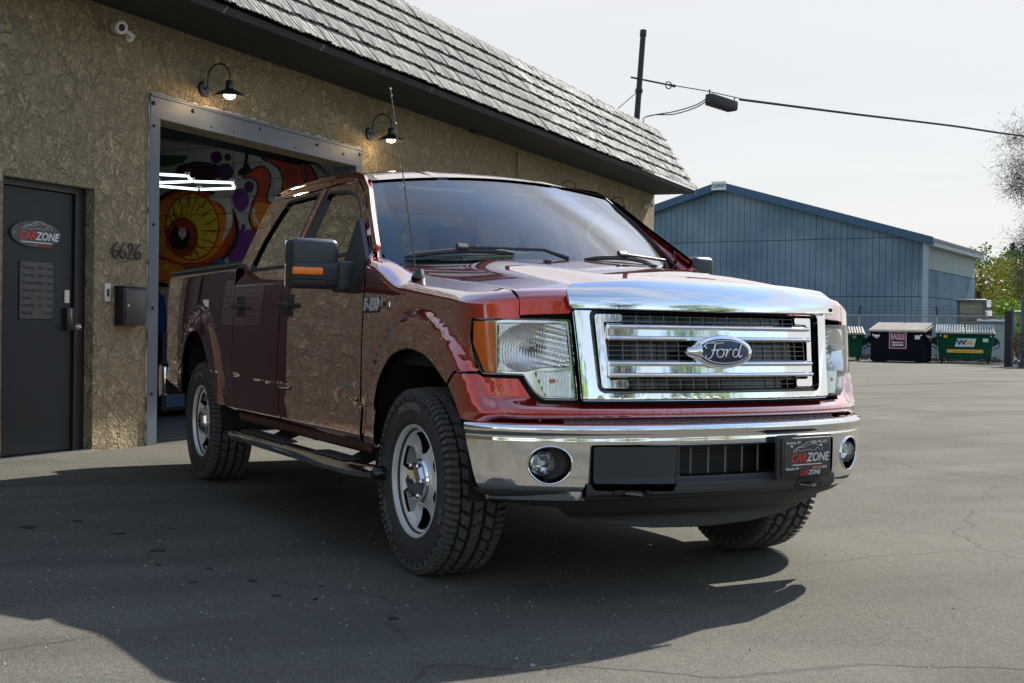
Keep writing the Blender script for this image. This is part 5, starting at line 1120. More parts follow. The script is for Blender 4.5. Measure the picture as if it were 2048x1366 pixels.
def dumpster(px, W, H, yaw, mat, label, lid, kind):
    g = thing('dumpster', label, 'dumpster', px, 'dumpsters in front of the barn')
    F = facing(px, yaw); Dp = 1.35
    b0 = .17 if kind != 'black' else .05
    pf = [(-.0, b0), (Dp*.92, b0), (Dp, .75*H), (Dp, H), (.0, H*.86)]
    # section in (depth, height); front at z=0
    V = []; tw = W/2; bw = W/2*.90 if kind != 'black' else W/2*.97
    sec = [(0, b0), (-.06, H*.88), (-Dp, H*1.06), (-Dp, b0)]
    for sxx in (-1, 1):
        for d, h in sec:
            ww = bw+(tw-bw)*(h-b0)/(H-b0); V.append(F @ Vector((sxx*ww, h, d)))
    b = MB(); b.add(V, [(0, 1, 2, 3), (4, 7, 6, 5), (0, 4, 5, 1), (1, 5, 6, 2), (2, 6, 7, 3), (3, 7, 4, 0)]); b.build('body', mat, g, smooth=0)
    b = MB(); b.box((-tw-.02, H*.83, -.075), (tw+.02, H*.88, -.01), F); b.build('rim', mat, g, smooth=0)
    for s in (-1, 1):
        b = MB(); b.prism([(s*tw*.97, H*.50), (s*(tw+.16), H*.60), (s*(tw+.16), H*.72), (s*tw*1.0, H*.80)], -Dp*.75, -.12, F)
        b.build('side_sleeve', mat, g, smooth=0)
        b = MB(); b.tube([F @ Vector((s*tw*.99, H*.76, -.1)), F @ Vector((s*(tw+.19), H*.66, -.1)), F @ Vector((s*(tw+.19), H*.50, -.1)), F @ Vector((s*tw*.97, H*.42, -.1))], .022, 5); b.build('handle', mat, g, smooth=0)
    # two ribbed lids
    for s in (-1, 1):
        b = MB(); n = 11; x0, x1 = (-tw-.04, -.02) if s < 0 else (.02, tw+.04)
        for i in range(n):
            a = x0+(x1-x0)*i/n; c = x0+(x1-x0)*(i+1)/n-.046
            V = []
            for x in (a, c):
                for d, h in ((.10, H*.90), (.07, H*.945), (-Dp-.03, H*1.17), (-Dp-.03, H*1.11)): V.append(F @ Vector((x, h, d)))
            b.add(V, [(0, 1, 2, 3), (4, 7, 6, 5), (0, 4, 5, 1), (1, 5, 6, 2), (2, 6, 7, 3), (3, 7, 4, 0)])
        b.build('lid_ribs', lid, g, smooth=0); b = MB()
        V = []
        for x in (x0, x1):
            for d, h in ((.05, H*.88), (.04, H*.90), (-Dp-.03, H*1.09), (-Dp-.03, H*1.0)): V.append(F @ Vector((x, h, d)))
        b.add(V, [(0, 1, 2, 3), (4, 7, 6, 5), (0, 4, 5, 1), (1, 5, 6, 2), (2, 6, 7, 3), (3, 7, 4, 0)])
        b.build('lid', 'lid_dark', g, smooth=0)
    if kind == 'black':
        for s in (-1, 1):
            b = MB(); b.box((s*tw*.80-.12, 0, -Dp), (s*tw*.80+.12, b0+.01, -.03), F); b.build('skid', mat, g, smooth=0)
    else:
        for s in (-1, 1):
            for d in (-.18, -Dp+.2):
                b = MB(); b.lathe([(0, -.03), (.075, -.03), (.085, -.015), (.085, .015), (.075, .03), (0, .03)], 16, F @ Matrix.Translation((s*tw*.82, .087, d)) @ Matrix.Rotation(R(90), 4, 'Y')); b.build('caster_wheel', 'black_paint', g)
    face = lambda x, y, w, h, m, n='sticker', sl=0: (lambda q: (q.prism([(x-w/2+sl, y-h/2), (x+w/2+sl, y-h/2), (x+w/2-sl, y+h/2), (x-w/2-sl, y+h/2)], .0, .012, F), q.build(n, m, g, smooth=0))[1])(MB())
    T = lambda s, size, x, y, m, par, **k: text_obj('lettering', s, size, F @ Matrix.Translation((x, y, .014)), m, par, depth=.004, **k)
    if kind == 'black':
        s1 = face(.04, .86, .66, .66, 'sign_pink', 'sign_plate')
        q = MB(); q.box((-.26, .56, .0125), (.34, 1.16, .0145), F); q.build('sign_panel', 'sign_maroon', g, smooth=0)
        Mx = F @ Matrix.Translation((.04, .98, .016)) @ Matrix.Diagonal((.80, 1.25, 1, 1)); text_obj('lettering', 'EAGLE', .23, Mx, 'sign_pink', s1, depth=.004, bold=.006)
        text_obj('lettering', 'Disposal, Inc.', .082, F @ Matrix.Translation((.04, .77, .016)), 'print_white', s1, depth=.004, bold=.003)
        text_obj('lettering', '262-656-0800', .075, F @ Matrix.Translation((.04, .67, .016)), 'print_white', s1, depth=.004, bold=.003)
        face(-.78, 1.02, .24, .07, 'print_white'); face(-.77, .945, .12, .03, 'print_white'); face(.78, .98, .2, .15, 'sign_pale')
        face(.92, 1.06, .05, .05, 'print_white'); face(-.92, 1.06, .05, .05, 'print_white')
    elif kind == 'wm':
        s1 = face(.02, .80, .70, .32, 'sign_pale', 'logo_plate', -.04)
        text_obj('lettering', 'W', .26, F @ Matrix.Translation((-.13, .80, .014)) @ Matrix.Diagonal((1.3, 1, 1, 1)), 'sign_green', s1, depth=.004, bold=.014)
        text_obj('lettering', 'M', .26, F @ Matrix.Translation((.16, .80, .014)) @ Matrix.Diagonal((1.25, 1, 1, 1)), 'sign_orange', s1, depth=.004, bold=.014)
        s2 = face(-.0, .47, 1.32, .13, 'sign_orange', 'strip')
        text_obj('lettering', 'Contact WM 24/7 at wm.com', .07, F @ Matrix.Translation((0, .47, .014)), 'sign_green', s2, depth=.004)
        face(-.72, 1.03, .13, .11, 'sign_yellow'); face(.74, .90, .2, .13, 'sign_pale'); face(-.90, 1.06, .05, .05, 'print_white'); face(.93, 1.06, .05, .05, 'print_white')
    else:
        face(.72, .95, .14, .10, 'lid_grey'); s = face(.18, .78, .18, .40, 'sign_pale'); T('X', .2, .18, .84, 'sign_green', s); T('A', .16, .18, .68, 'sign_green', s)
dumpster((-30.24, 35.12, 0), 2.1, 1.29, 0, 'dumpster_green', 'green dumpster with white WM logo and yellow strip, rightmost of the three', 'barn_white', 'wm')
dumpster((-31.46, 32.78, 0), 2.05, 1.33, R(-14), 'dumpster_black', 'black dumpster with a pink framed EAGLE sign, middle of the three', 'lid_grey', 'black')
dumpster((-33.95, 31.95, 0), 2.2, 1.18, R(2), 'dumpster_green', 'green dumpster half hidden behind the truck headlight, leftmost of the three', 'lid_dark', 'plain')

def fence():
    F = Vector((-.8857, .4642, 0)); Rr = Vector((.4642, .8857, 0))
    C0 = Vector((5.034, -3.123, 0))
    P = lambda px, dep: C0+F*dep+Rr*(dep*(px-1024)/2537.6)
    g = thing('chain_link_fence', 'grey chain link fence with barbed wire behind the dumpsters', 'fence', P(1800, 53))
    a, c = P(1560, 54.5), P(2012, 50.8); H = 1.86; d = c-a; L = d.length; d.normalize()
    for px in (1600, 1725, 1880):
        t = (px-1560)/452; p = a+(c-a)*t
        b = MB(); b.tube([p, p+Vector((0, 0, H+.03))], .035, 8); po = b.build('post', 'galvanised', g)
        lean = .0 if px != 1880 else -.12
        b = MB(); b.tube([p+Vector((0, 0, H)), p+d*(lean-.0)+Vector((.1, 0, H+.42))], .03, 6); b.build('barb_arm', 'wire_dark', po)
    b = MB(); b.tube([a+Vector((0, 0, H)), c+Vector((0, 0, H))], .028, 6); b.build('top_rail', 'galvanised', g)
    for k in range(3):
        b = MB(); z = H+.12+.13*k; b.tube([a+(c-a)*(i/24)+Vector((.03*k, 0, z-.03*abs(math.sin(i/24*math.pi*4)))) for i in range(25)], .006, 4); b.build('barbed_wire', 'wire_dark', g)
    b = MB(); s = .105; n = int((L+H)/s); th = .0055
    for i in range(n):
        for sg in (1, -1):
            x0 = i*s-(H if sg > 0 else 0); x1 = x0+H if sg > 0 else x0-H
            if sg < 0: x0 = i*s; x1 = x0-H
            z0, z1 = 0., H
            if x0 < 0: z0 = (0-x0)/(x1-x0)*H; x0 = 0
            if x0 > L: z0 = (L-x0)/(x1-x0)*H; x0 = L
            if x1 < 0: z1 = z0+(0-x0)/(x1-x0)*(H-z0); x1 = 0
            if x1 > L: z1 = z0+(L-x0)/(x1-x0)*(H-z0); x1 = L
            if abs(x1-x0) < .02: continue
            p, q = a+d*x0+Vector((0, 0, z0)), a+d*x1+Vector((0, 0, z1))
            b.tube([p, q], th, 3, cap=False)
    b.build('wire_mesh', 'galvanised', g, kind='stuff', flip=False, smooth=0)
    # gate post and the fence going on to the right
    gp = thing('gate_post', 'dark brown square gate post at the right end of the chain link fence', 'post', P(2016, 44))
    p = P(2015, 44.3); M = facing(p); b = MB(); b.box((-.10, 0, -.10), (.10, 1.92, .10), M); b.build('post', 'post_brown', gp, smooth=0)
    b = MB(); b.box((-.11, 1.92, -.11), (.11, 1.95, .11), M); b.build('cap', 'post_brown', gp, smooth=0)
    g2 = thing('side_gate', 'blue grey steel gate frame right of the brown gate post', 'gate', P(2030, 44))
    p = P(2024, 44.2); q = P(2140, 44.0)
    b = MB(); b.tube([p, p+Vector((0, 0, 2.02))], .05, 8); b.build('upright', 'post_blue', g2)
    b = MB(); b.tube([p+Vector((0, 0, 1.93)), q+Vector((0, 0, 1.93))], .03, 6); b.build('top_rail', 'post_blue', g2)
    b = MB(); dd = (q-p); Lg = dd.length; dd.normalize()
    for i in range(int((Lg+1.9)/.105)):
        for sg in (1, -1):
            x0 = i*.105-(1.9 if sg > 0 else 0); x1 = x0+1.9*sg if sg > 0 else x0-1.9
            z0, z1 = 0, 1.9
            if x0 < 0: z0 = -x0/(x1-x0)*1.9; x0 = 0
            if x1 < 0: z1 = z0+(0-x0)/(x1-x0)*(1.9-z0); x1 = 0
            x0 = min(x0, Lg); 
            if x1 > Lg: z1 = z0+(Lg-x0)/(x1-x0)*(1.9-z0) if abs(x1-x0) > 1e-3 else z0; x1 = Lg
            if abs(x1-x0) < .02: continue
            b.tube([p+dd*x0+Vector((0, 0, z0)), p+dd*x1+Vector((0, 0, z1))], .005, 3, cap=False)
    b.build('wire_mesh', 'galvanised', g2, kind='stuff', flip=False, smooth=0)
    g3 = thing('blue_pole', 'tall blue grey pole at the right edge of the frame', 'pole', P(2044, 43))
    p = P(2046, 43.2); b = MB(); b.tube([p, p+Vector((0, 0, 2.3)), p+Vector((0, 0, 2.32)), p+Vector((0, 0, 4.0))], [.085, .085, .035, .03], 10); b.build('shaft', 'post_blue', g3)
    b = MB(); b.tube([p+Vector((0, 0, .0)), p+Vector((0, 0, .05))], .14, 10); b.build('base_plate', 'post_blue', g3)
    # dry ivy hedge under the gate
    rn = random.Random(8); b = MB()
    for i in range(3800):
        u = rn.random(); x = .15+u*3.6; hh = (1.1+.35*math.sin(u*5))*rn.random()**.7
        c_ = P(2020, 43.2)+Rr*x+F*rn.gauss(.0, .22)+Vector((0, 0, hh)); s = .05
        v1 = Vector((rn.gauss(0, 1), rn.gauss(0, 1), rn.gauss(0, 1))).normalized()*s; v2 = v1.orthogonal().normalized()*s*.6
        b.add([c_-v1, c_+v2, c_+v1, c_-v2], [(0, 1, 2, 3)])
    b.build('brown_hedge', 'leaf_brown', flip=False, smooth=0, label='dry brown hedge at the foot of the gate on the right edge', category='hedge')
    # pale shed wall behind the fence
    p = P(1984, 56); M = facing(p)
    g4 = thing('low_shed', 'low pale green shed with a white capped roof behind the fence', 'shed', p)
    b = MB(); b.box((-.48, 0, -2), (.62, 1.62, 0), M); b.build('wall', 'barn_white', g4, smooth=0)
    b = MB(); b.box((-.62, 1.62, -2.1), (.7, 1.72, .08), M); b.build('trim', 'roof_metal', g4, smooth=0)
    b = MB()
    rnd = random.Random(2)
    b.prism([(-.64, 1.722)]+[(-.64+1.36*i/10, 1.78+rnd.uniform(0, .05)) for i in range(11)]+[(.72, 1.722)], -2.1, .1, M); b.build('roof_cap', 'print_white', g4, smooth=0)
    # weeds at the foot of the fence
    b = MB()
    for i in range(2600):
        u = rn.random(); base = a+(c-a)*(.35+.62*u); cl = max(0, math.sin(u*9.0))**3
        h = rn.random()*(.10+.16*rn.random()+.9*cl*rn.random()*(1 if .5 < u < .75 else .25))
        c_ = base-F*rn.uniform(.1, .35)+Rr*rn.gauss(0, .12)+Vector((0, 0, h)); s = rn.uniform(.03, .06)
        v1 = Vector((rn.gauss(0, .5), rn.gauss(0, .5), 1)).normalized()*s; v2 = Vector((rn.gauss(0, 1), rn.gauss(0, 1), 0)).normalized()*s*.4
        b.add([c_-v1, c_+v2, c_+v1, c_-v2], [(0, 1, 2, 3)])
    b.build('fence_weeds', 'leaf_bud', flip=False, smooth=0, kind='stuff')
    b = MB(); b.prism([tuple((P(1560, 50.5))[:2]), tuple(P(1905, 47.9)[:2]), tuple(P(2005, 46)[:2]), tuple(P(2008, 51)[:2]), tuple(P(1560, 58)[:2])], .003, .012); b.build('dirt_strip', 'bark', kind='structure', smooth=0)
fence()
def loader():
    F = Vector((-.8857, .4642, 0)); Rr = Vector((.4642, .8857, 0)); C0 = Vector((5.034, -3.123, 0))
    P = lambda px, dep: C0+F*dep+Rr*(dep*(px-1024)/2537.6)
    p = P(1941, 58); M = facing(p)
    g = thing('compact_loader', 'dark grey compact loader with a tall glazed cab parked behind the fence', 'loader', p)
    for x in (-.60, .50):
        b = MB(); b.rbox((x, .55, -1.3), (x+.12, 2.62, -.0), .02, 1, M); b.build('cab_pillar', 'loader_body', g, smooth=0)
    b = MB(); b.rbox((-.66, 2.60, -1.4), (.66, 2.74, .06), .04, 2, M); b.build('cab_roof', 'loader_body', g)
    b = MB(); b.box((-.48, 1.2, -.06), (.50, 2.60, -.05), M); b.build('cab_window', 'far_glass', g, smooth=0)
    b = MB(); b.box((-.48, 1.2, -1.25), (.50, 2.60, -1.24), M); b.build('cab_window', 'far_glass', g, smooth=0)
    b = MB(); b.rbox((-.22, 1.3, -.9), (.25, 1.75, -.7), .05, 2, M); b.rbox((-.14, 1.78, -.88), (.17, 2.08, -.76), .05, 2, M); b.build('seat', 'cabin_trim', g)
    b = MB(); b.rbox((-.62, .35, -1.9), (.62, 1.22, .35), .05, 2, M); b.build('engine_body', 'loader_body', g)
    b = MB(); b.rbox((-.40, 1.15, .2), (.55, 1.25, .5), .03, 1, M); b.build('bonnet', 'loader_orange', g)
    b = MB(); b.tube([M @ Vector((.66, 1.0, -.6)), M @ Vector((.86, 2.2, -.5)), M @ Vector((.80, 2.7, -.4))], .07, 6); b.build('lift_arm', 'loader_body', g)
    b = MB(); b.rbox((.66, 2.38, .0), (.86, 2.72, .08), .03, 1, M); b.rbox((.68, 1.98, .0), (.9, 2.25, .08), .03, 1, M); b.build('side_mirror', 'print_white', g)
    for x in (-.72, .72):
        for z in (-.1, -1.4):
            b = MB(); b.lathe([(0, -.14), (.30, -.14), (.40, -.08), (.40, .08), (.30, .14), (0, .14)], 18, M @ Matrix.Translation((x, .40, z)) @ Matrix.Rotation(R(90), 4, 'Y')); b.build('wheel', 'tyre_rubber', g)
loader()

# ------------------------------------------------------------------ trees
def tree(loc, h, crown, mat, label, n=5000, leaf=.16, seed=1, trunk=.22, group='trees around the lot', name='leafy_tree', cone=False, bare=.0, lean=(0, 0), cz=.62, flat=.75, twigs=0):
    rn = random.Random(seed); tw = MB(); L = Vector(loc)
    g = thing(name, label, 'tree', loc, group)
    b = MB(); top = L+Vector((lean[0]*h, lean[1]*h, h*.86))
    path = [L+(top-L)*(i/6)+Vector((rn.gauss(0, .12), rn.gauss(0, .12), 0))*(i > 0) for i in range(7)]
    b.tube(path, [trunk*(1-.8*i/6) for i in range(7)], 8); ends = []
    if not cone:
        for k in range(16):
            s = path[2+rn.randrange(4)]; a = rn.uniform(0, 6.283); l = crown*rn.uniform(.5, 1.0)
            e = s+Vector((math.cos(a)*l, math.sin(a)*l, l*rn.uniform(.1, .8)))
            m = (s+e)/2+Vector((rn.gauss(0, .15), rn.gauss(0, .15), rn.uniform(0, .3)))
            b.tube([s, m, e], [trunk*.32, trunk*.2, trunk*.06], 5); ends.append(e)
            for q in range(4):
                e2 = m+(e-m)*rn.random()+Vector((rn.gauss(0, .4), rn.gauss(0, .4), rn.gauss(.15, .35)))*crown*.35
                b.tube([m, (m+e2)/2+Vector((0, 0, .1)), e2], [trunk*.10, trunk*.06, trunk*.02], 4); ends.append(e2)
    b.build('trunk', 'bark', g)
    b = MB()
    if cone:
        for i in range(n):
            u = rn.random()**.6; z = h*(1-u*.88); r = crown*u*(.75+.25*math.sin(z*5.5)); a = rn.uniform(0, 6.283); q = r*rn.random()**.35
            c = L+Vector((math.cos(a)*q, math.sin(a)*q, z-q*.25)); s = leaf*rn.uniform(.6, 1.3)
            v1 = Vector((math.cos(a), math.sin(a), -.35)).normalized()*s; v2 = v1.cross(Vector((rn.gauss(0, .4), rn.gauss(0, .4), 1))).normalized()*s*.35
            b.add([c-v1, c+v2, c+v1, c-v2], [(0, 1, 2, 3)])
    else:
        blobs = [(e, crown*rn.uniform(.16, .36)) for e in ends]
        for i in range(26):
            a = rn.uniform(0, 6.283); r = crown*math.sqrt(rn.random())*.95; z = h*cz+(h*(1-cz)*flat)*rn.uniform(-.8, 1.0)*math.sqrt(max(0, 1-(r/crown)**2))
            blobs.append((L+Vector((lean[0]*h+math.cos(a)*r, lean[1]*h+math.sin(a)*r, z)), crown*rn.uniform(.14, .30)))
        for i in range(n):
            c0, r0 = blobs[rn.randrange(len(blobs))]
            v = Vector((rn.gauss(0, 1), rn.gauss(0, 1), rn.gauss(0, .8))).normalized()*r0*rn.random()**(.9 if twigs else .45)*(1+bare)
            c = c0+v; s = leaf*rn.uniform(.5, 1.25)
            if twigs and i % twigs == 0: st = c0+Vector((rn.gauss(0, 1), rn.gauss(0, 1), rn.gauss(0, 1)))*r0*.45; tw.tube([st, (st+c)/2+Vector((rn.gauss(0, .06), rn.gauss(0, .06), .06)), c+(c-st)*.1], [.008, .006, .002], 3, cap=False)
            v1 = Vector((rn.gauss(0, 1), rn.gauss(0, 1), rn.gauss(0, .6))).normalized()*s; v2 = v1.orthogonal().normalized(); v2 = (v2+Vector((rn.gauss(0, .3), rn.gauss(0, .3), rn.gauss(0, .3)))).normalized()*s*.55
            b.add([c-v1, c+v2, c+v1, c-v2], [(0, 1, 2, 3)])
    b.build('crown', mat, g, flip=False, smooth=0)
    if twigs: tw.build('twigs', 'bark', g, flip=False, smooth=0, kind='stuff')
    return g
def far_trees():
    F = Vector((-.8857, .4642, 0)); Rr = Vector((.4642, .8857, 0)); C0 = Vector((5.034, -3.123, 0))
    P = lambda px, dep: C0+F*dep+Rr*(dep*(px-1024)/2537.6)
    gr = 'trees beyond the yard'
    tree(P(1962, 88), 6.6, 2.6, 'leaf_yellow', 'yellow green tree right behind the far end of the blue barn', 5200, .15, 2, group=gr, bare=.3)
    tree(P(2000, 96), 8.0, 2.6, 'leaf_green', 'rounded mid green tree in front of the dark conifer', 6000, .15, 3, group=gr, bare=.1)
    tree(P(2046, 82), 5.4, 2.5, 'leaf_yellow', 'low yellow green tree at the right edge above the gate', 5200, .14, 5, group=gr, bare=.2)
    tree(P(2036, 66), 2.9, 1.1, 'leaf_bright', 'small bright green tree beside the blue pole', 2200, .12, 6, trunk=.1, group=gr, cz=.5, flat=.9)
    tree(P(2022, 125), 10.3, 3.1, 'leaf_dark', 'tall dark conifer rising behind the green trees', 7000, .40, 7, name='pine_tree', cone=True, group=gr)
    tree(P(2072, 122), 8.8, 2.6, 'leaf_dark', 'dark conifer cut by the right edge of the frame', 5000, .40, 9, name='pine_tree', cone=True, group=gr)
    tree(P(1935, 105), 7.0, 3.2, 'leaf_bud', 'thin budding tree just above the barn eave', 3600, .12, 8, group=gr, bare=.5)
    tree(P(2180, 56), 11.2, 3.7, 'leaf_bud', 'large budding tree reaching in from the right edge against the sky', 40000, .036, 12, twigs=6, trunk=.3, group=gr, bare=.55, cz=.76, flat=.80)
    tree(P(2110, 90), 6.0, 4.0, 'leaf_green', 'wide green tree outside the right edge of the frame', 4000, .2, 14, group=gr)
far_trees()
def street_behind():
    """what the chrome and the paint mirror: the lot, trees and houses on the camera's side"""
    b = MB(); b.box((30, -90, .002), (120, 90, .06)); b.build('lawn', 'grass', kind='structure', smooth=0)
    gr = 'street trees behind the camera'
    spots = [((34, -6, 0), 11, 4.6, 'leaf_green', 21, 'green street tree mirrored in the middle of the grille'), ((38, 6, 0), 13, 5.5, 'leaf_bud', 22, 'tall budding street tree mirrored right of the emblem'),
             ((42, -20, 0), 9, 4.2, 'leaf_yellow', 23, 'yellow green street tree mirrored at the left of the grille'), ((33, 20, 0), 12, 5, 'leaf_green', 24, 'green street tree farther along the lawn'),
             ((46, 34, 0), 10, 5, 'leaf_yellow', 25, 'wide yellow green tree beyond the far end of the lawn'), ((20, -34, 0), 9, 4.5, 'leaf_green', 26, 'green tree standing by the side street')]
    for p, h, c, m, s, lab in spots: tree(p, h, c, m, lab, 3200, .26, s, group=gr, bare=.3)
    for i, (y, w, h, rf, mt) in enumerate(((-34, 12, 3.2, 5.4, 'house_wall'), (-4, 14, 3.0, 5.2, 'barn_white'), (26, 11, 3.4, 5.8, 'house_wall'))):
        x = 62
        g = thing('house', ('tan ranch house', 'pale ranch house', 'tall tan house')[i]+(' beyond the southern street trees', ' straight behind the street trees', ' beyond the northern street trees')[i], 'house', (x, y, 0), 'houses across the street')
        b = MB(); b.box((x, y-w/2, 0), (x+8, y+w/2, h)); b.build('wall', mt, g, smooth=0)
        b = MB(); b.prism([(-.6, h), (8.6, h), (4, rf)], -w/2-.4, w/2+.4, frame((x, y, 0), (1, 0, 0), y=(0, 0, 1))); b.build('roof', 'house_roof', g, smooth=0)
        for k in (-.3, 0, .3):
            b = MB(); b.box((x-.05, y+k*w-.6, 1.0), (x-.002, y+k*w+.6, 2.3)); b.build('window', 'far_glass', g, smooth=0)
street_behind()
def side_car(x, y, yaw, mat, label):
    g = thing('parked_car', label, 'car', (x, y, 0), 'cars parked behind the camera')
    M = Matrix.Translation((x, y, 0)) @ Matrix.Rotation(yaw, 4, 'Z') @ Matrix.Rotation(R(90), 4, 'X')
    pr = [(-2.15, .35), (-2.2, .7), (-2.0, .92), (-1.35, 1.0), (-1.2, 1.02), (.85, 1.0), (1.9, .85), (2.15, .62), (2.15, .32), (1.75, .30), (1.65, .52), (1.35, .64), (1.05, .52), (.95, .28), (-.9, .28), (-1.0, .52), (-1.3, .64), (-1.6, .52), (-1.7, .30)]
    b = MB(); b.prism(pr, -.86, .86, M); b.build('body', mat, g, smooth=20)
    cb = [(-1.75, .98), (-1.15, 1.42), (.15, 1.45), (.95, 1.0)]
    b = MB(); b.prism(cb, -.70, .70, M); b.build('cabin', 'side_glass', g, smooth=20)
    b = MB(); b.prism([(-1.17, 1.425), (-1.1, 1.46), (.1, 1.485), (.2, 1.44)], -.66, .66, M); b.build('roof', mat, g, smooth=20)
    for wx in (-1.3, 1.35):
        for wz in (-.8, .8):
            q = MB(); q.lathe([(0, -.1), (.24, -.1), (.31, -.07), (.31, .07), (.24, .1), (0, .1)], 20, M @ Matrix.Translation((wx, .31, wz))); q.build('wheel', 'tyre_rubber', g)
side_car(22.5, -8.5, R(96), 'car_blue', 'blue hatchback mirrored in the left end of the chrome grille')
side_car(24, 3.0, R(88), 'barn_white', 'white sedan mirrored in the lower chrome of the grille')

# ------------------------------------------------------------------ the pickup truck
TRK = thing('pickup_truck', 'ruby red crew cab pickup truck with chrome grille parked before the open garage', 'pickup truck', (-1.9, 0, 0))
def par(name, b, mat, parent=None, **k): return b.build(name, mat, parent or TRK, **k)
def symf(fn):
    def g(w, v, off=0.):
        w = np.asarray(w, float); q = np.where(w > WC, 2*WC-w, w); p = fn(q, v, off=off, sgn=-1).copy() if True else None
        p[..., 1] = np.where(w > WC, -p[..., 1], p[..., 1]); return p
    return g
def sided(fn, sgn): return lambda u, v, off=0.: fn(u, v, off=off, sgn=sgn)
def mirw(pts): return list(pts)+[(2*WC-p[0], p[1]) for p in reversed(pts)]
SH = symf(shell)
def pt(fn, u, v, **k): return Vector([float(a) for a in fn(np.array([u]), np.array([v]), **k)[0]])
ARCHF = [(-.335, .52), (-.325, .72), (-.262, .84), (-.14, .935), (.02, .975), (.16, .968), (.29, .935), (.40, .875), (.455, .845)]
ARCHF2 = [(.455, .845), (.505, .787), (.545, .716)]
ARCHR = [(-4.10, .60), (-4.09, .76), (-4.00, .92), (-3.87, 1.0), (-3.68, 1.02), (-3.52, .96), (-3.38, .84), (-3.27, .70), (-3.16, .557)]
def fender_top(sg):
    ws = np.linspace(-.60, .765, 28); out = []
    for w in ws:
        lo, hi = 1.1, 1.75
        for _ in range(40):
            m = (lo+hi)/2
            if abs(float(shell(np.array([w]), np.array([m]))[0][1])) > .822: lo = m
            else: hi = m
        out.append((float(w), lo))
    return out
FT = fender_top(-1)
vline = sorted(set([round(x, 4) for x in list(np.arange(.4, 1.12, .035))+list(np.arange(1.12, 1.40, .008))+list(np.arange(1.40, 1.8, .03))]))
for sg in (-1, 1):
    # front fender: arch, shoulder and the strip beside the hood
    out = [(-.553, .52)]+crv(ARCHF, 4)+[(.507, .897), (.596, .897), (.572, .97), (.558, 1.02), (.560, 1.094), (.570, 1.104), (.766, 1.105), (.766, 1.175)]+FT[::-1][1:]+[(-.60, 1.40), (-.557, 1.37), (-.545, 1.25), (-.558, 1.0)]
    panel('fender', sided(shell, sg), out, 'red_paint', TRK, step=(.035, .02), vs=vline, uw=None)
    # doors
    fd = [(-.572, 1.0), (-.562, 1.25), (-.575, 1.365), (-.60, 1.425), (-.878, 1.625), (-1.087, 1.785), (-1.274, 1.878), (-1.40, 1.908), (-1.50, 1.922), (-1.792, 1.945), (-1.800, 1.60), (-1.815, 1.32), (-1.862, 1.0), (-1.880, .77), (-1.846, .60), (-1.815, .545), (-1.0, .525), (-.68, .50), (-.592, .50), (-.578, .70)]
    fwin = rc([(-1.70, 1.42), (-1.725, 1.862), (-1.38, 1.842), (-1.16, 1.775), (-.93, 1.615), (-.72, 1.43)], [.03, .04, .09, .06, .08, .03])
    d1 = panel('front_door', sided(cabside, sg), rc(fd, [.0, .02, .01, .01]+[.03]*16), 'red_paint', TRK, step=(.05, .03), holes=[fwin], th=.03)
    rd = [(-1.825, 1.32), (-1.810, 1.60), (-1.802, 1.948), (-2.184, 1.975), (-2.70, 1.978), (-2.79, 1.955), (-2.835, 1.80), (-2.838, 1.447), (-2.812, 1.36), (-2.803, 1.1), (-2.825, .84), (-2.795, .67), (-2.715, .545), (-1.828, .545), (-1.858, .60), (-1.892, .77), (-1.874, 1.0)]
    rwin = rc([(-1.87, 1.40), (-1.875, 1.872), (-2.47, 1.872), (-2.62, 1.62), (-2.63, 1.40)], [.02, .03, .05, .12, .04])
    d2 = panel('rear_door', sided(cabside, sg), rc(rd, .02), 'red_paint', TRK, step=(.05, .03), holes=[rwin], th=.03)
    for dd, wn, nm in ((d1, fwin, 'front'), (d2, rwin, 'rear')):
        c = np.mean(np.array(wn), 0); inner = [tuple(c+(np.array(p)-c)*(.955, .93)) for p in wn]; outer = [tuple(c+(np.array(p)-c)*(1.012, 1.018)) for p in wn]
        panel('window_seal', sided(cabside, sg), outer, 'black_plastic', dd, step=(.08, .05), holes=[inner], off=.002, th=.02)
        panel('window_glass', sided(cabside, sg), outer, 'side_glass', dd, step=(.08, .05), off=-.012, flange=False)
    # black B pillar strips
    panel('pillar_trim', sided(cabside, sg), [(-1.735, 1.40), (-1.798, 1.40), (-1.796, 1.90), (-1.745, 1.90)], 'gloss_black', d1, step=(.05, .04), off=.003, th=.004)
    panel('pillar_trim', sided(cabside, sg), [(-1.828, 1.40), (-1.862, 1.40), (-1.866, 1.90), (-1.818, 1.90)], 'red_paint', d2, step=(.05, .04), off=.003, th=.004)
    # handles
    for dd, hx in ((d1, -1.70), (d2, -2.635)):
        F = frame(pt(cabside, hx, 1.175, sgn=sg), (1, 0, 0), y=(0, 0, 1))
        F = F if F.to_3x3().col[2].y*sg > 0 else frame(pt(cabside, hx, 1.175, sgn=sg), (-1, 0, 0), y=(0, 0, 1))
        q = MB(); q.rbox((-.088, -.062, -.004), (.088, .062, .006), .02, 2, F); q.rbox((-.05, -.045, .004), (.05, .045, .008), .01, 2, F); h = q.build('door_handle', 'black_plastic', dd)
        q = MB(); q.rbox((-.096, -.014, .022), (.096, .016, .046), .012, 3, F); q.rbox((-.09, -.012, 0), (-.06, .012, .03), .005, 1, F); q.rbox((.06, -.012, 0), (.09, .012, .03), .005, 1, F); q.build('grip', 'black_plastic', h)
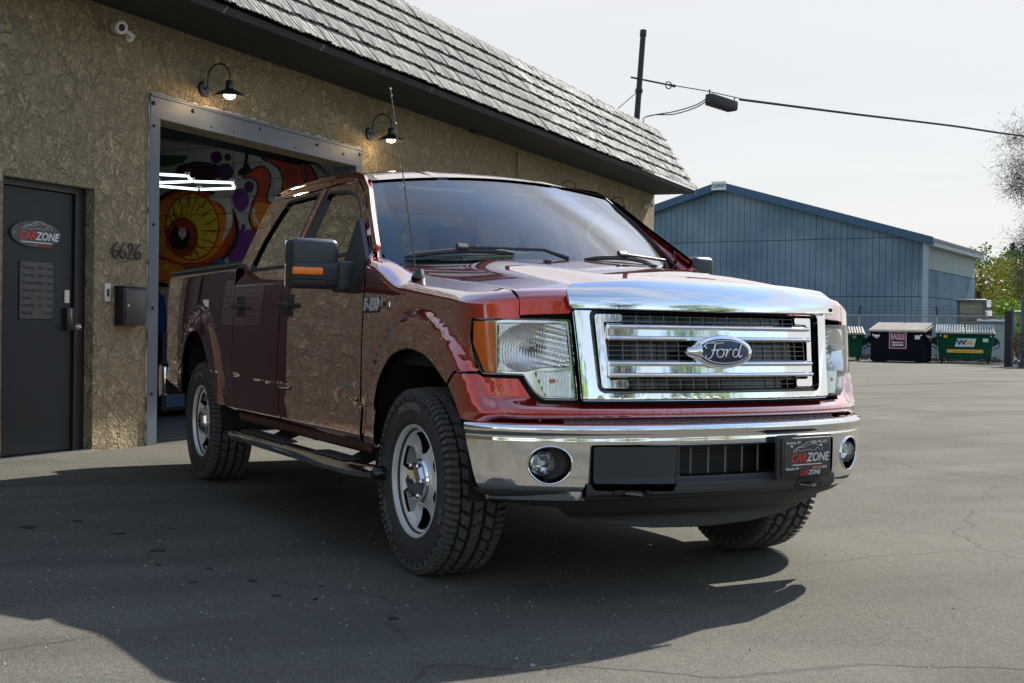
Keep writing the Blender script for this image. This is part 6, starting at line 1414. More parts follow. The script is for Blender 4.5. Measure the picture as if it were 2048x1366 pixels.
    # inner cab side closing the gaps
    panel('cab_side_frame', sided(cabside, sg), [(-.50, .50), (-.50, 1.33), (-.878, 1.60), (-1.274, 1.87), (-1.5, 1.935), (-2.72, 1.99), (-2.86, 1.95), (-2.865, 1.40), (-2.865, .53)], 'red_inner', TRK, step=(.08, .05), off=-.028, th=.01,
          holes=[[(-1.74, 1.38), (-1.75, 1.885), (-1.38, 1.86), (-1.1, 1.76), (-.75, 1.44), (-.75, 1.38)], [(-1.86, 1.38), (-1.86, 1.89), (-2.5, 1.89), (-2.66, 1.6), (-2.66, 1.38)]])
    # upper cab rail and C pillar skin
    panel('roof_rail', sided(cabside, sg), [(-.60, 1.437), (-.878, 1.637), (-1.087, 1.797), (-1.274, 1.89), (-1.40, 1.92), (-1.50, 1.934), (-1.795, 1.957), (-2.184, 1.987), (-2.71, 1.99), (-2.802, 1.962), (-2.848, 1.80), (-2.85, 1.40), (-2.90, 1.40), (-2.895, 1.80), (-2.85, 1.985), (-2.75, 2.03), (-2.18, 2.03), (-1.5, 1.985), (-1.27, 1.925), (-1.08, 1.825), (-.87, 1.665), (-.58, 1.46)], 'red_paint', TRK, step=(.05, .02), th=.02)
    # bed side
    bo = [(-2.722, .535), (-2.802, .67), (-2.834, .84), (-2.812, 1.1), (-2.822, 1.36), (-2.822, 1.46), (-4.765, 1.46), (-4.768, 1.0), (-4.765, .66), (-4.13, .575)]+crv(ARCHR, 4)
    us = list(np.arange(-4.60, -2.7, .04))+list(np.arange(-4.768, -4.60, .008))
    panel('bed_side', sided(bedside, sg), bo, 'red_paint', TRK, step=(.04, .03), us=us, vs=list(np.arange(.5, 1.39, .03))+list(np.arange(1.39, 1.46, .006)), th=.03)
    q = MB(); y1 = sg*.955; y0 = sg*.86
    q.rbox((-4.72, min(y0, y1), 1.415), (-2.80, max(y0, y1), 1.452), .014, 2); par('bed_rail_cap', q, 'black_plastic')
    # tail lamp
    panel('tail_lamp', sided(bedside, sg), rc([(-4.772, .96), (-4.772, 1.34), (-4.67, 1.34), (-4.63, .98)], .02), 'red_lens', TRK, step=(.012, .04), off=.006, th=.01)
    # wheel wells
    for cx, arch, rr in ((.05, ARCHF, .50), (-3.66, ARCHR, .52)):
        q = MB(); n = 22; V = []
        for i in range(n+1):
            a = math.pi*(-.08+1.16*i/n)
            for y in (.955, .52): V.append((cx+rr*math.cos(a), sg*y, .50+rr*.98*math.sin(a)))
        Fs = [(2*i, 2*i+2, 2*i+3, 2*i+1) for i in range(n)]
        q.add(V, Fs); q.add([v for v in V[1::2]], [tuple(range(n+1))]); par('wheel_well', q, 'underbody', smooth=60)
    # fender badge
    Fb = frame(pt(shell, -.40, 1.165, sgn=sg), (-sg, 0, 0), y=(0, 0, 1))
    q = MB(); q.rbox((-.145, -.036, .0), (.055, .036, .004), .003, 1, Fb); bd = par('fender_badge', q, 'badge_black', smooth=0)
    text_obj('badge_letters', 'F-150', .078, Fb @ Matrix.Translation((-.045*1, 0, .006)) @ Matrix.Diagonal((1.1, 1, 1, 1)), 'badge_silver', bd, depth=.006, bold=.0035, shear=.2, space=.92)
    q = MB(); q.rbox((.07, -.013, .002), (.185, .015, .008), .003, 1, Fb); q.build('trim_plate', 'chrome', bd)
    text_obj('badge_letters', 'XLT', .022, Fb @ Matrix.Translation((.13, .001, .010)), 'badge_black', bd, depth=.002, bold=.001)
    Fd = frame(pt(cabside, -.748, .787, sgn=sg), (-sg, 0, 0), y=(0, 0, 1))
    q = MB(); q.rbox((-.105, -.013, 0), (.105, .013, .006), .003, 1, Fd); bb = q.build('door_badge', 'silver', d1)
    # running board
    q = MB(); sec = [(-.055, .0), (-.045, .022), (-.0, .032), (.045, .022), (.06, 0), (.05, -.025), (0, -.036), (-.045, -.024)]
    xs = [-2.60, -2.54, -2.40, -.60, -.46, -.33]; ys = [1.00, 1.045, 1.055, 1.055, 1.035, .985]
    V = []; 
    for x, y in zip(xs, ys):
        for a, z in sec: V.append((x, sg*(y-.03+a*1.15), .405+z*.95))
    n = len(sec); Fs = [(i*n+k, i*n+(k+1) % n, (i+1)*n+(k+1) % n, (i+1)*n+k) for i in range(len(xs)-1) for k in range(n)]
    q.add(V, Fs); rb = par('running_board', q, 'chrome', smooth=50)
    for xe, s, ye in ((-2.60, -1, 1.0), (-.33, 1, .985)):
        q = MB()
        V = [(xe+s*d, sg*(ye-.03+a*1.15*k), .405+z*.95*k) for d, k in ((-.01, 1.03), (.03, 1.02), (.05, .6)) for a, z in sec]
        q.add(V, [(i*n+k, i*n+(k+1) % n, (i+1)*n+(k+1) % n, (i+1)*n+k) for i in range(2) for k in range(n)]+[tuple(2*n+k for k in range(n))])
        q.build('end_cap', 'gloss_black', rb, smooth=50)
    q = MB(); q.rbox((-2.52, min(sg*.90, sg*.995), .398), (-.42, max(sg*.90, sg*.995), .418), .006, 1) if sg > 0 else q.rbox((-2.0, -.995, .398), (-1.9, -.93, .412), .006, 1); q.build('added_flange', 'underbody', rb, smooth=0)  # driver's side strip added to block a sliver of sun below the sill
    for x0, x1 in ((-1.05, -.60), (-2.38, -1.55)):
        q = MB(); q.rbox((x0, min(sg*.965, sg*1.055), .434), (x1, max(sg*.965, sg*1.055), .443), .004, 1)
        for i in range(9): q.box((x0+.02, min(sg*(.972+.009*i), sg*(.976+.009*i)), .443), (x1-.02, max(sg*(.972+.009*i), sg*(.976+.009*i)), .447))
        q.build('step_pad', 'black_plastic', rb, smooth=0)
    for x in (-.70, -1.98):
        q = MB(); q.prism([(.66, .50), (.98, .385), (1.0, .405), (.99, .425), (.70, .56)], x-.05, x+.05, frame((0, 0, 0), (0, sg, 0), y=(0, 0, 1)) if sg > 0 else frame((0, 0, 0), (0, -1, 0), y=(0, 0, 1)))
        v = [Vector(p) for p in q.v]
        if v[0].x*1 > .2: q.v = [(-p[0], p[1], p[2]) for p in q.v]
        q.build('step_bracket', 'underbody', rb, smooth=0)

# hood
he = [(-.60+.34*(1-(y/.80)**2)) for y in (.80, .6, .4, .2, 0)]
hy = (.80, .6, .4, .2, 0)
left = [(-.812, -.035), (-.806, float(hood_u(np.array([.806]), np.array([.5]))[0]))]
ho = [(-.812, -.045)]
for x in (.60, .4, .2, 0, -.2, -.44): ho.append((-.812, float(hood_u(np.array([.812]), np.array([x]))[0])))
for y, x in zip((.76, .6, .4, .2, 0), (-.575, -.45, -.345, -.28, -.262)): ho.append((-y, float(hood_u(np.array([y]), np.array([x]))[0])))
bot = [(-.70, -.045), (-.64, -.045), (-.62, -.02), (-.4, -.02), (0, -.02)]
hoL = ho; hoR = [(-p[0], p[1]) for p in reversed(ho[:-1])]
hb = bot+[(-p[0], p[1]) for p in reversed(bot[:-1])]
outl = hoL+hoR+[(-p[0], p[1]) for p in bot[:-1]][:0]+[p for p in reversed(hb)]
HV = list(np.arange(-.05, .10, .008))+list(np.arange(.10, 1.4, .04))
HOOD = panel('hood', hood, outl, 'red_paint', TRK, step=(.035, .04), vs=HV, th=.02)
# washer nozzles
for y in (-.28, .30):
    q = MB(); p = pt(hood, y, float(hood_u(np.array([abs(y)]), np.array([-.05]))[0])); q.rbox((p.x-.02, p.y-.014, p.z-.002), (p.x+.02, p.y+.014, p.z+.012), .005, 2); q.build('washer_nozzle', 'black_plastic', HOOD)

# windshield and roof
def wsf(s, t, off=0.):
    s = np.asarray(s, float); t = np.asarray(t, float)
    hw = .878+(.712-.878)*t; y = s*hw
    x = (-.605+.21*(1-s*s))*(1-t)+(-1.168+.090*(1-s*s))*t
    z = (1.362+.025*(1-s*s))*(1-t)+(1.820+.045*(1-s*s))*t
    bl = np.sin(np.pi*t)*.018
    x = x+bl*.66; z = z+bl*.75
    if np.any(off): x = x+off*.66; z = z+off*.75; y = y+off*s*.3
    return np.stack([x, y, z], -1)
def sq(a0, a1, b0, b1, r): return rc([(a0, b0), (a1, b0), (a1, b1), (a0, b1)], r)
panel('windshield', wsf, sq(-1, 1, 0, 1, .03), 'windshield_glass', TRK, step=(.08, .08), flange=False)
fr_in = crv([(-.90, .30), (-.915, .6), (-.925, .84), (-.875, .962), (-.5, .982), (0, .985), (.5, .982), (.875, .962), (.925, .84), (.915, .6), (.90, .30), (.86, .12), (.70, .045), (.3, .03), (-.3, .03), (-.70, .045), (-.86, .12)], 4, True)
panel('windshield_band', wsf, sq(-1, 1, -.02, 1.0, .02), 'gloss_black', TRK, step=(.08, .08), holes=[fr_in], off=-.004, flange=False)
def roofz(x, y):
    ay = np.abs(y); z = 1.950-.050*(ay/.70)**2.6-.16*np.clip(ay-.62, 0, 1)-.8*np.clip(ay-.66, 0, 1)**1.3
    z = z-.185*np.clip((x+1.72), 0, 1)**2.1-.10*np.clip(-2.5-x, 0, 1)**1.5
    xe = -1.160+.090*(1-(np.minimum(ay, .72)/.712)**2); ze = 1.820+.045*(1-(np.minimum(ay, .712)/.712)**2)+.006
    z0 = 1.950-.050*(ay/.70)**2.6-.16*np.clip(ay-.62, 0, 1)-.8*np.clip(ay-.66, 0, 1)**1.3-.185*np.clip(xe+1.72, 0, 1)**2.1
    z = z-(z0-ze)*S((x-xe+.40)/.40)
    z = z-.006*(S((ay-.30)/.03)-S((ay-.36)/.03))-.006*(S((ay-.02)/.03)-S((ay-.08)/.03))*0
    return z
def rooff(y, x, off=0.):
    y = np.asarray(y, float); x = np.asarray(x, float); return np.stack([x, y, roofz(x, y)+off], -1)
xs = lambda y: -1.160+.090*(1-(y/.712)**2)
ro = [(y, xs(y)) for y in np.linspace(-.722, .722, 19)]+[(.732, -1.5), (.735, -2.0), (.73, -2.6), (.66, -2.83), (0, -2.87), (-.66, -2.83), (-.73, -2.6), (-.735, -2.0), (-.732, -1.5)]
ROOF = panel('roof', rooff, ro, 'red_paint', TRK, step=(.02, .05), th=.02)
q = MB(); q.rbox((-2.55, -.06, 1.95), (-2.40, .06, 1.985), .015, 2); q.build('roof_lamp', 'red_inner', ROOF) if False else None
# A pillars
for sg in (-1, 1):
    A = [(-.600, 1.437), (-.878, 1.650), (-1.087, 1.812), (-1.21, 1.878)]
    ts = [0, .40, .77, 1.0]
    def pil(t, s, off=0., sg=sg, A=A, ts=ts):
        t = np.asarray(t, float); s = np.asarray(s, float)
        ax = np.interp(t, ts, [a[0] for a in A]); av = np.interp(t, ts, [a[1] for a in A])
        tn = np.minimum(t, 0); P0 = cabside(ax+tn*-.55, av+tn*.75, sgn=sg, off=-.002); P1 = wsf(sg*1.0+0*t, t*.995+.0, off=-.004)
        P = P0*(1-s)[:, None]+P1*s[:, None]; bl = np.sin(np.pi*np.clip(s, 0, 1))*.010+off
        P = P+np.stack([bl*.35, sg*bl*.75, bl*.5], -1); return P
    panel('windshield_pillar', pil, [(-.10, 0), (1.02, 0), (1.02, 1.0), (-.10, 1.0)], 'red_paint', TRK, step=(.05, .12), th=.02)
    q = MB(); q.tube([Vector(wsf(np.array([sg*1.004]), np.array([t]), off=.001)[0]) for t in np.linspace(0, 1, 14)], .006, 6); par('pillar_seal', q, 'black_plastic')
q = MB(); q.tube([Vector(wsf(np.array([s]), np.array([1.004]), off=.001)[0]) for s in np.linspace(-1, 1, 24)], .006, 6); par('roof_seal', q, 'black_plastic')
# cowl
q = MB(); V = []; ys = np.linspace(-.87, .87, 24)
for y in ys:
    s = y/.878; a = wsf(np.array([np.clip(s, -1, 1)]), np.array([.0]))[0]; hx = -.60+.34*(1-min(1, (y/.80)**2))
    V += [(a[0]+.0, y, a[2]-.004), (a[0]+.05, y, a[2]-.02), (hx+.06, y, a[2]-.035)]
q.add(V, [(3*i+k, 3*i+3+k, 3*i+4+k, 3*i+1+k) for i in range(23) for k in (0, 1)]); par('cowl', q, 'black_plastic', smooth=60)
# wipers
def wiper(p_arm, s0, s1, t0, t1, sp):
    q = MB(); W = lambda s, t, o: Vector(wsf(np.array([s]), np.array([t]), off=o)[0])
    m = W((s0+s1)/2, (t0+t1)/2+.012, .05)
    q.tube([p_arm, p_arm+Vector((-.02, 0, .03)), W(sp, .055, .05), m], [.013, .012, .008, .006], 6); w = par('wiper', q, 'black_plastic')
    q = MB(); n = 9; pts = [W(s0+(s1-s0)*i/n, t0+(t1-t0)*i/n, .012+.022*math.sin(math.pi*i/n)) for i in range(n+1)]
    q.tube(pts, [.006]+[.013]*(n-1)+[.006], 6); q.build('blade', 'black_plastic', w)
    q = MB(); pts = [W(s0+(s1-s0)*i/n, t0+(t1-t0)*i/n-.006, .006) for i in range(n+1)]; q.tube(pts, .004, 4); q.build('rubber', 'gloss_black', w)
    q = MB(); q.rbox((-.03, -.02, -.012), (.03, .02, .012), .006, 1, frame(m, (0, 1, 0), z=(.6, 0, .7))); q.build('pivot', 'black_satin', w)
wiper(Vector((-.36, .02, 1.385)), -.88, -.28, .05, .075, -.12)
wiper(Vector((-.62, .78, 1.37)), .16, .70, .045, .06, .78)
# antenna
q = MB(); q.lathe([(.033, 0), (.030, .012), (.018, .035), (.010, .05), (0, .052)], 16, Matrix.Translation((-.165, -.875, 1.278)) @ Matrix.Rotation(R(-14), 4, 'X')); an = par('antenna', q, 'black_plastic')
a0, a1 = Vector((-.178, -.88, 1.315)), Vector((-.508, -.88, 2.18)); q = MB(); q.tube([a0, a0.lerp(a1, .5)+Vector((.006, 0, 0)), a1], [.0036, .0028, .0020], 6)
q.build('mast', 'black_satin', an)
q = MB(); h = []; 
for i in range(220):
    t = i/219; p = a0.lerp(a1, t); h.append(p+Vector((math.cos(i*.9)*.0032, math.sin(i*.9)*.0032, 0)))
q.tube(h, .0008, 3, cap=False); q.build('spiral_wrap', 'silver', an)
q = MB(); q.lathe([(0, .006), (.005, .003), (.005, -.003), (0, -.006)], 8, Matrix.Translation(a1)); q.build('tip', 'silver', an)

# front fascia
fl = [(.468, .838), (.510, .885), (.604, .886), (.634, .872), (.786, .870), (.834, .800), (.866, .777), (1.012, .776), (WC-.02, .776)]
fb = [(WC-.02, .704), (1.05, .704), (.72, .703), (.63, .706), (.548, .712), (.510, .790)]
def fasc(w, v, off=0.):
    p = SH(w, v, off=off)
    k = np.clip(.737-np.asarray(v), 0, 1)*1.0+np.clip(np.asarray(v)-.741, 0, .06)*.55
    b = .030*S((np.where(w > WC, 2*WC-w, w)-.60)/.2)*S((.80-np.asarray(v))/.05)
    p[..., 0] = p[..., 0]-k*1.0*S((np.where(w > WC, 2*WC-w, w)-.55)/.15)+b
    return p
full = fl+[(2*WC-p[0], p[1]) for p in reversed(fl)]+[(2*WC-p[0], p[1]) for p in reversed(fb)][:0]
full = fl[:-1]+[(2*WC-p[0], p[1]) for p in reversed(fl[:-1])]+[(2*WC-p[0], p[1]) for p in reversed(fb[1:])]+fb[1:]
# order: left top -> right top -> right bottom -> left bottom
rb_ = [(2*WC-p[0], p[1]) for p in fb[1:]][::-1]; full = fl[:-1]+[(2*WC-p[0], p[1]) for p in reversed(fl[:-1])]+rb_+fb[1:]
panel('front_fascia', fasc, full, 'red_paint', TRK, step=(.03, .012), th=.03)
# backing skin behind all of the front
panel('nose_structure', SH, mirw([(.50, .46), (.50, .84), (.56, .90), (.56, 1.14)]), 'dark_plastic', TRK, step=(.05, .06), off=-.07, th=.01)

# head lamps
HL = [(.567, 1.092), (.560, 1.022), (.577, .975), (.618, .892), (.789, .890), (.838, .822), (.872, .796), (1.0, .796), (.972, 1.100), (.72, 1.102)]
AMB = [(.574, 1.086), (.662, 1.086), (.670, .900), (.630, .898), (.574, 1.005)]
BOWL = rc([(.672, 1.088), (.962, 1.090), (.980, .918), (.86, .915), (.80, .898), (.680, .898)], .016)
TRN = rc([(.830, .900), (.982, .906), (.990, .803), (.876, .803)], .012)
for sg in (-1, 1):
    fn = sided(shell, sg)
    gr = lambda pts, k: [tuple(np.mean(pts, 0)+(np.array(p)-np.mean(pts, 0))*k) for p in pts]
    hl = panel('headlight', fn, rc(gr(HL, 1.035), .008), 'gloss_black', TRK, step=(.03, .04), off=-.05, th=.02)
    panel('lamp_lens', fn, rc(HL, .012), 'lens_glass', hl, step=(.03, .04), off=.004, th=.03)
    panel('bezel', fn, rc(gr(HL, .985), .010), 'chrome_satin', hl, step=(.03, .04), off=-.018, th=.012, holes=[AMB, BOWL, TRN])
    panel('amber_marker', fn, gr(AMB, 1.04), 'amber', hl, step=(.02, .03), off=-.006, th=.01)
    def bowl(w, v, off=0., fn=fn):
        w = np.asarray(w, float); v = np.asarray(v, float); cw, cv = .825, .99
        r2 = ((w-cw)/.155)**2+((v-cv)/.10)**2
        fl_ = .0050*np.abs(np.sin((w-.68)*np.pi/.0120+2*np.sin(v*40)))*(.25+.75*S((cw+.07-w)/.06)) + .0030*np.abs(np.sin((v-.9)*np.pi/.020+w*30))*S((w-cw+.02)/.05)
        return fn(w, v, off=off-.026-.030*np.clip(1-r2, 0, 1)+fl_)
    panel('reflector', bowl, gr(BOWL, 1.03), 'reflector', hl, step=(.0028, .0035), flange=False)
    def ribs(w, v, off=0., fn=fn): return fn(w, v, off=off-.026+.008*np.abs(np.sin(np.asarray(w)*np.pi/.0125)))
    panel('turn_signal', ribs, gr(TRN, 1.04), 'reflector', hl, step=(.0017, .02), flange=False)
    q = MB(); c = pt(fn, .925, .855); q.rbox((c.x-.040, c.y-.022, c.z+.000), (c.x-.022, c.y+.022, c.z+.018), .008, 2); q.build('turn_bulb', 'amber', hl)
    c = pt(fn, .815, 1.0); q = MB(); q.lathe([(0, .03), (.012, .027), (.016, .01), (.016, -.04)], 12, frame(c+Vector((-.05, 0, -.0)), (0, 1, 0), z=(1, 0, 0))); q.rbox((c.x-.02, c.y-.035, c.z-.005), (c.x-.012, c.y+.035, c.z+.008), .003, 1); q.build('bulb', 'bulb', hl)

# grille
GO = [(.985, 1.168), (1.006, .98), (1.020, .796)]
go = GO+[(2*WC-p[0], p[1]) for p in reversed(GO)]
gi = rc([(1.046, 1.146), (1.080, .820), (2*WC-1.080, .820), (2*WC-1.046, 1.146)], .035)
GR = panel('grille', SH, mirw([(1.03, 1.15), (1.05, .81)]), 'gloss_black', TRK, step=(.04, .05), off=-.045, th=.02)
panel('grille_surround', SH, rc(go[:], .012), 'chrome', GR, step=(.03, .03), holes=[gi], off=.018, th=.05, bev=.006)
c = np.array([WC, .98]); gi2 = [tuple(c+(np.array(p)-c)*(.972, .93)) for p in gi]; gi1 = [tuple(c+(np.array(p)-c)*(.998, .995)) for p in gi]
panel('inner_frame', SH, gi1, 'gloss_black', GR, step=(.04, .04), holes=[gi2], off=.004, th=.05, bev=.005)
q = MB()
gw0, gw1 = 1.07, 2*WC-1.07
W_ = lambda w, v, o: Vector(SH(np.array([w]), np.array([v]), off=o)[0])
n = 40; nn_ = 18
for i in range(nn_+1):
    w = gw0+(gw1-gw0)*i/nn_; q.tube([W_(w, v, -.010) for v in np.linspace(.815, 1.15, 6)], .0024, 4)
for i in range(17):
    v = .832+i*(1.14-.832)/16; q.tube([W_(w, v, -.012) for w in np.linspace(gw0, gw1, 22)], .0018, 4)
q.build('grille_mesh', 'mesh_grey', GR)
for v0, v1 in ((1.031, 1.088), (.887, .944)):
    w0, w1 = 1.124, 2*WC-1.124
    panel('grille_bar', SH, rc([(w0, v0), (w0, v1), (w1, v1), (w1, v0)], .006), 'chrome', GR, step=(.04, .03), off=.012, th=.035, bev=.004)
    for vv in (v0+.004, v1-.008):
        q = MB(); q.tube([W_(w, vv, .020) for w in np.linspace(w0+.004, w1-.004, 26)], .009, 8); q.build('bar_bead', 'chrome', GR)
for s in (0, 1):
    m = (lambda p: p) if s == 0 else (lambda p: (2*WC-p[0], p[1]))
    cp = [(1.078, 1.127), (1.19, 1.127), (1.19, 1.102), (1.112, 1.099), (1.132, .870), (1.208, .870), (1.208, .840), (1.104, .840)]
    panel('side_bracket', SH, rc([m(p) for p in cp], .010), 'chrome', GR, step=(.03, .03), off=.000, th=.02, bev=.005)
# oval emblem
def emblem():
    ec = W_(WC, .985, .045); F = frame(ec, (0, 1, 0), z=(1, 0, .06))
    def dome(a, b, d, h0, n=40):
        b_ = MB(); prof = [(1.0, 0), (.995, d*.5), (.96, d*.85), (.9, d), (0, d)]
        V = []
        for i in range(n):
            t = 2*math.pi*i/n
            for r, h in prof: V.append(F @ Vector((a*r*math.cos(t), b*r*math.sin(t), h0+h)))
        m = len(prof); b_.add(V, [(i*m+k, ((i+1) % n)*m+k, ((i+1) % n)*m+k+1, i*m+k+1) for i in range(n) for k in range(m-1)]); return b_
    b = dome(.150, .068, .022, -.03); e = b.build('emblem', 'chrome', GR, smooth=50)
    b = MB(); b.tube([F @ Vector((-.178, 0, -.03)), F @ Vector((-.17, 0, -.022)), F @ Vector((-.12, 0, -.015))], [.006, .018, .036], 10); b.build('emblem_mount', 'chrome', GR, smooth=60);
    b = dome(.128, .053, .006, -.010); b.build('oval_field', 'ford_blue', GR, smooth=50)
    b = MB(); b.tube([F @ Vector((p[0], p[1], -.003)) for p in ell(0, 0, .118, .046, 48)], .0016, 5, closed=True)
    # script letters drawn as strokes
    S_ = {
     'F': [[(-.078, .012), (-.085, .020), (-.078, .030), (-.060, .033), (-.030, .031), (-.006, .035)], [(-.040, .032), (-.046, .012), (-.054, -.012), (-.066, -.026), (-.080, -.024), (-.082, -.014)], [(-.060, .004), (-.046, .006), (-.028, .005)]],
     'o': [[(-.018, .010), (-.032, .004), (-.036, -.012), (-.026, -.021), (-.012, -.016), (-.006, -.002), (-.016, .009), (-.004, .006), (.006, .008)]],
     'r': [[(.010, .010), (.006, -.006), (.001, -.020)], [(.006, -.006), (.014, .004), (.022, .009), (.028, .006)]],
     'd': [[(.052, .006), (.040, .009), (.032, -.002), (.032, -.014), (.042, -.020), (.052, -.012), (.058, .004)], [(.070, .032), (.062, .010), (.056, -.010), (.060, -.020), (.072, -.014)]]}
    b2 = MB()
    for st in S_.values():
        for p in st: b2.tube([F @ Vector((x*1.18, y*1.05, .0)) for x, y in crv(p, 5)], .0034, 6)
    b.build('oval_line', 'silver', GR); b2.build('script_lettering', 'silver', GR)
emblem()
# chrome bug deflector along the hood front
def defl(w, v, off=0.):
    w = np.asarray(w, float); v = np.asarray(v, float); q = np.where(w > WC, 2*WC-w, w)
    p = SH(w, np.full_like(v, 1.10)+0*w, off=0.0)
    x, y, nx, ny = plan(q)
    t = np.clip((v-1.15)/.105, -.2, 1.1)
    tp = np.maximum(t, 0); o = .042-.004*t-.062*tp**2.3+off-.03*S((1.04-q)/.06)*0
    p[..., 0] += nx*o; p[..., 1] += np.where(w > WC, 1, -1)*ny*o; p[..., 2] = v+.012*S((q-1.0)/.3)*t
    return p
do_ = [(.965, 1.160), (.975, 1.150), (1.05, 1.150), (WC, 1.147), (2*WC-1.05, 1.150), (2*WC-.975, 1.150), (2*WC-.965, 1.160), (2*WC-.955, 1.215), (2*WC-.985, 1.245), (2*WC-1.05, 1.250), (WC, 1.252), (1.05, 1.250), (.985, 1.245), (.955, 1.215)]
DF = panel('hood_deflector', defl, do_, 'chrome', TRK, step=(.04, .012), th=.006)
for w in (2*WC-.99,):
    q = MB(); p = Vector(defl(np.array([w]), np.array([1.165]))[0]); q.lathe([(0, .008), (.008, .006), (.009, 0)], 10, frame(p, (0, 1, 0), z=(1, 0, 0))); q.build('deflector_clip', 'black_satin', DF)

# bumper
def bump(w, v, off=0.):
    w = np.asarray(w, float); v = np.asarray(v, float); q = np.where(w > WC, 2*WC-w, w)
    vv = [.40, .43, .448, .465, .50, .60, .648, .656, .668, .690, .705, .72, .76]
    oo = [-.03, .010, .030, .040, .046, .050, .050, .046, .056, .058, .046, .028, -.02]
    zz = [.452, .440, .445, .458, .50, .60, .642, .655, .668, .688, .700, .704, .704]
    K = sorted(vv)
    from_ = lambda t: (np.interp(t, vv, oo), np.interp(t, vv, zz))
    o = 0; z = 0
    for d in (-.006, -.003, 0, .003, .006):
        a, b = from_(v+d); o = o+a/5; z = z+b/5
    x, y, nx, ny = plan(q); px = x+nx*(o+off)+.012*nx; py = (y+ny*(o*.72-.004+off))
    return np.stack([px, np.where(w > WC, py, -py), z+0*q], -1)
bo = [(.560, .735), (.575, .62), (.605, .50), (.635, .425), (1.028, .425), (1.033, .628), (WC, .632)]
full = bo[:-1]+[(2*WC-p[0], p[1]) for p in reversed(bo[:-1])]
full = [(.555, .735)]+[(.575, .62), (.605, .50), (.635, .425), (1.026, .425), (1.032, .628)]+[(2*WC-1.032, .628), (2*WC-1.026, .425), (2*WC-.635, .425), (2*WC-.605, .50), (2*WC-.575, .62), (2*WC-.555, .735)]
fogc = (.884, .549)
fh = ell(fogc[0], fogc[1], .078, .069, 36)
fhr = [(2*WC-p[0], p[1]) for p in fh]
BMP = panel('front_bumper', bump, rc(full, [0, .02, .02, .03, .012, .012, .012, .012, .03, .02, .02, 0]), 'chrome', TRK, step=(.025, .008), holes=[fh, fhr], th=.035, bev=.004)
for s in (0, 1):
    mw = (lambda w: w) if s == 0 else (lambda w: 2*WC-w)
    B = lambda w, v, o: Vector(bump(np.array([mw(w)]), np.array([v]), off=o)[0])
    n = 28; q = MB(); V = []
    for k, (sc, dep) in enumerate(((1.0, .002), (.98, -.01), (.86, -.055), (.0, -.06))):
        for p in ell(fogc[0], fogc[1], .078*sc, .069*sc, n): V.append(B(p[0], p[1], dep))
    q.add(V, [(a*n+i, a*n+(i+1) % n, (a+1)*n+(i+1) % n, (a+1)*n+i) for a in range(3) for i in range(n)]); fb_ = q.build('fog_recess', 'black_plastic', BMP)
    c = B(fogc[0]-.028, fogc[1]+.002, -.030); F = frame(c, (0, 1, 0), z=(1, (-.25 if s == 0 else .25)*1, 0))
    q = MB(); q.lathe([(.052, -.02), (.054, .004), (.049, .010), (.046, .004)], 28, F); fg = q.build('fog_light', 'chrome_satin', BMP)
    q = MB(); q.lathe([(.048, .004), (.040, .016), (.022, .023), (0, .026)], 28, F); q.build('fog_lens', 'lens_glass', BMP)
    q = MB(); q.lathe([(.047, .0), (.036, -.018), (.018, -.028), (0, -.03)], 18, F); q.build('fog_reflector', 'reflector', BMP, smooth=20)
    q = MB(); q.lathe([(0, .010), (.010, .006), (.012, -.025)], 10, F); q.build('fog_bulb', 'bulb', BMP)
    q = MB(); q.tube([B(p[0], p[1], .003) for p in ell(fogc[0]+.0, fogc[1], .081, .071, 40)], .0035, 6, closed=True); q.build('fog_ring', 'chrome', BMP)
# lower black centre
cen = [(1.028, .622), (1.026, .40), (1.30, .40), (WC, .40)]
def lowf(w, v, off=0.):
    w = np.asarray(w, float); v = np.asarray(v, float); q = np.where(w > WC, 2*WC-w, w)
    x, y, nx, ny = plan(q); o = .030+off+.022*S((.49-v)/.025)-.02*S((.435-v)/.02)
    return np.stack([x+nx*o+.012*nx, np.where(w > WC, 1, -1)*(y+ny*o*.7), v+0*q], -1)
vent = rc([(1.412, .612), (1.412, .495), (2*WC-1.37, .495), (2*WC-1.37, .612)], .008)
panel('bumper_centre', lowf, [(1.024, .63), (1.02, .415), (2*WC-1.02, .415), (2*WC-1.024, .63)], 'black_plastic', BMP, step=(.04, .01), holes=[vent], th=.05)
pad = rc([(1.045, .618), (1.045, .478), (1.375, .472), (1.385, .614)], .012)
panel('blanking_pad', lowf, pad, 'black_plastic', BMP, step=(.04, .012), off=.026, th=.03, bev=.006)
panel('vent_back', lowf, [(1.40, .62), (1.40, .485), (2*WC-1.36, .485), (2*WC-1.36, .62)], 'dark_plastic', BMP, step=(.05, .03), off=-.09, flange=False)
L_ = lambda w, v, o: Vector(lowf(np.array([w]), np.array([v]), off=o)[0])
for k in range(5):
    w = 1.49+.085*k; q = MB(); q.tube([L_(w, .495, -.045), L_(w, .612, -.045)], .004, 6); q.build('vent_bar', 'mesh_grey', BMP)
q = MB()
for k in range(4): q.tube([L_(w, .515+k*.028, -.07) for w in np.linspace(1.41, 2*WC-1.37, 10)], .003, 4)
q.build('vent_slats', 'dark_plastic', BMP)
# grid seen between fascia and bumper
q = MB(); q.tube([W_(w, .697, -.0) for w in np.linspace(.95, 2*WC-.95, 20)], .012, 6)
for k in range(26): w = .98+(2*WC-1.96)*k/25; q.tube([W_(w, .685, .004), W_(w, .712, .004)], .004, 4)
q.build('upper_vent', 'mesh_grey', BMP)
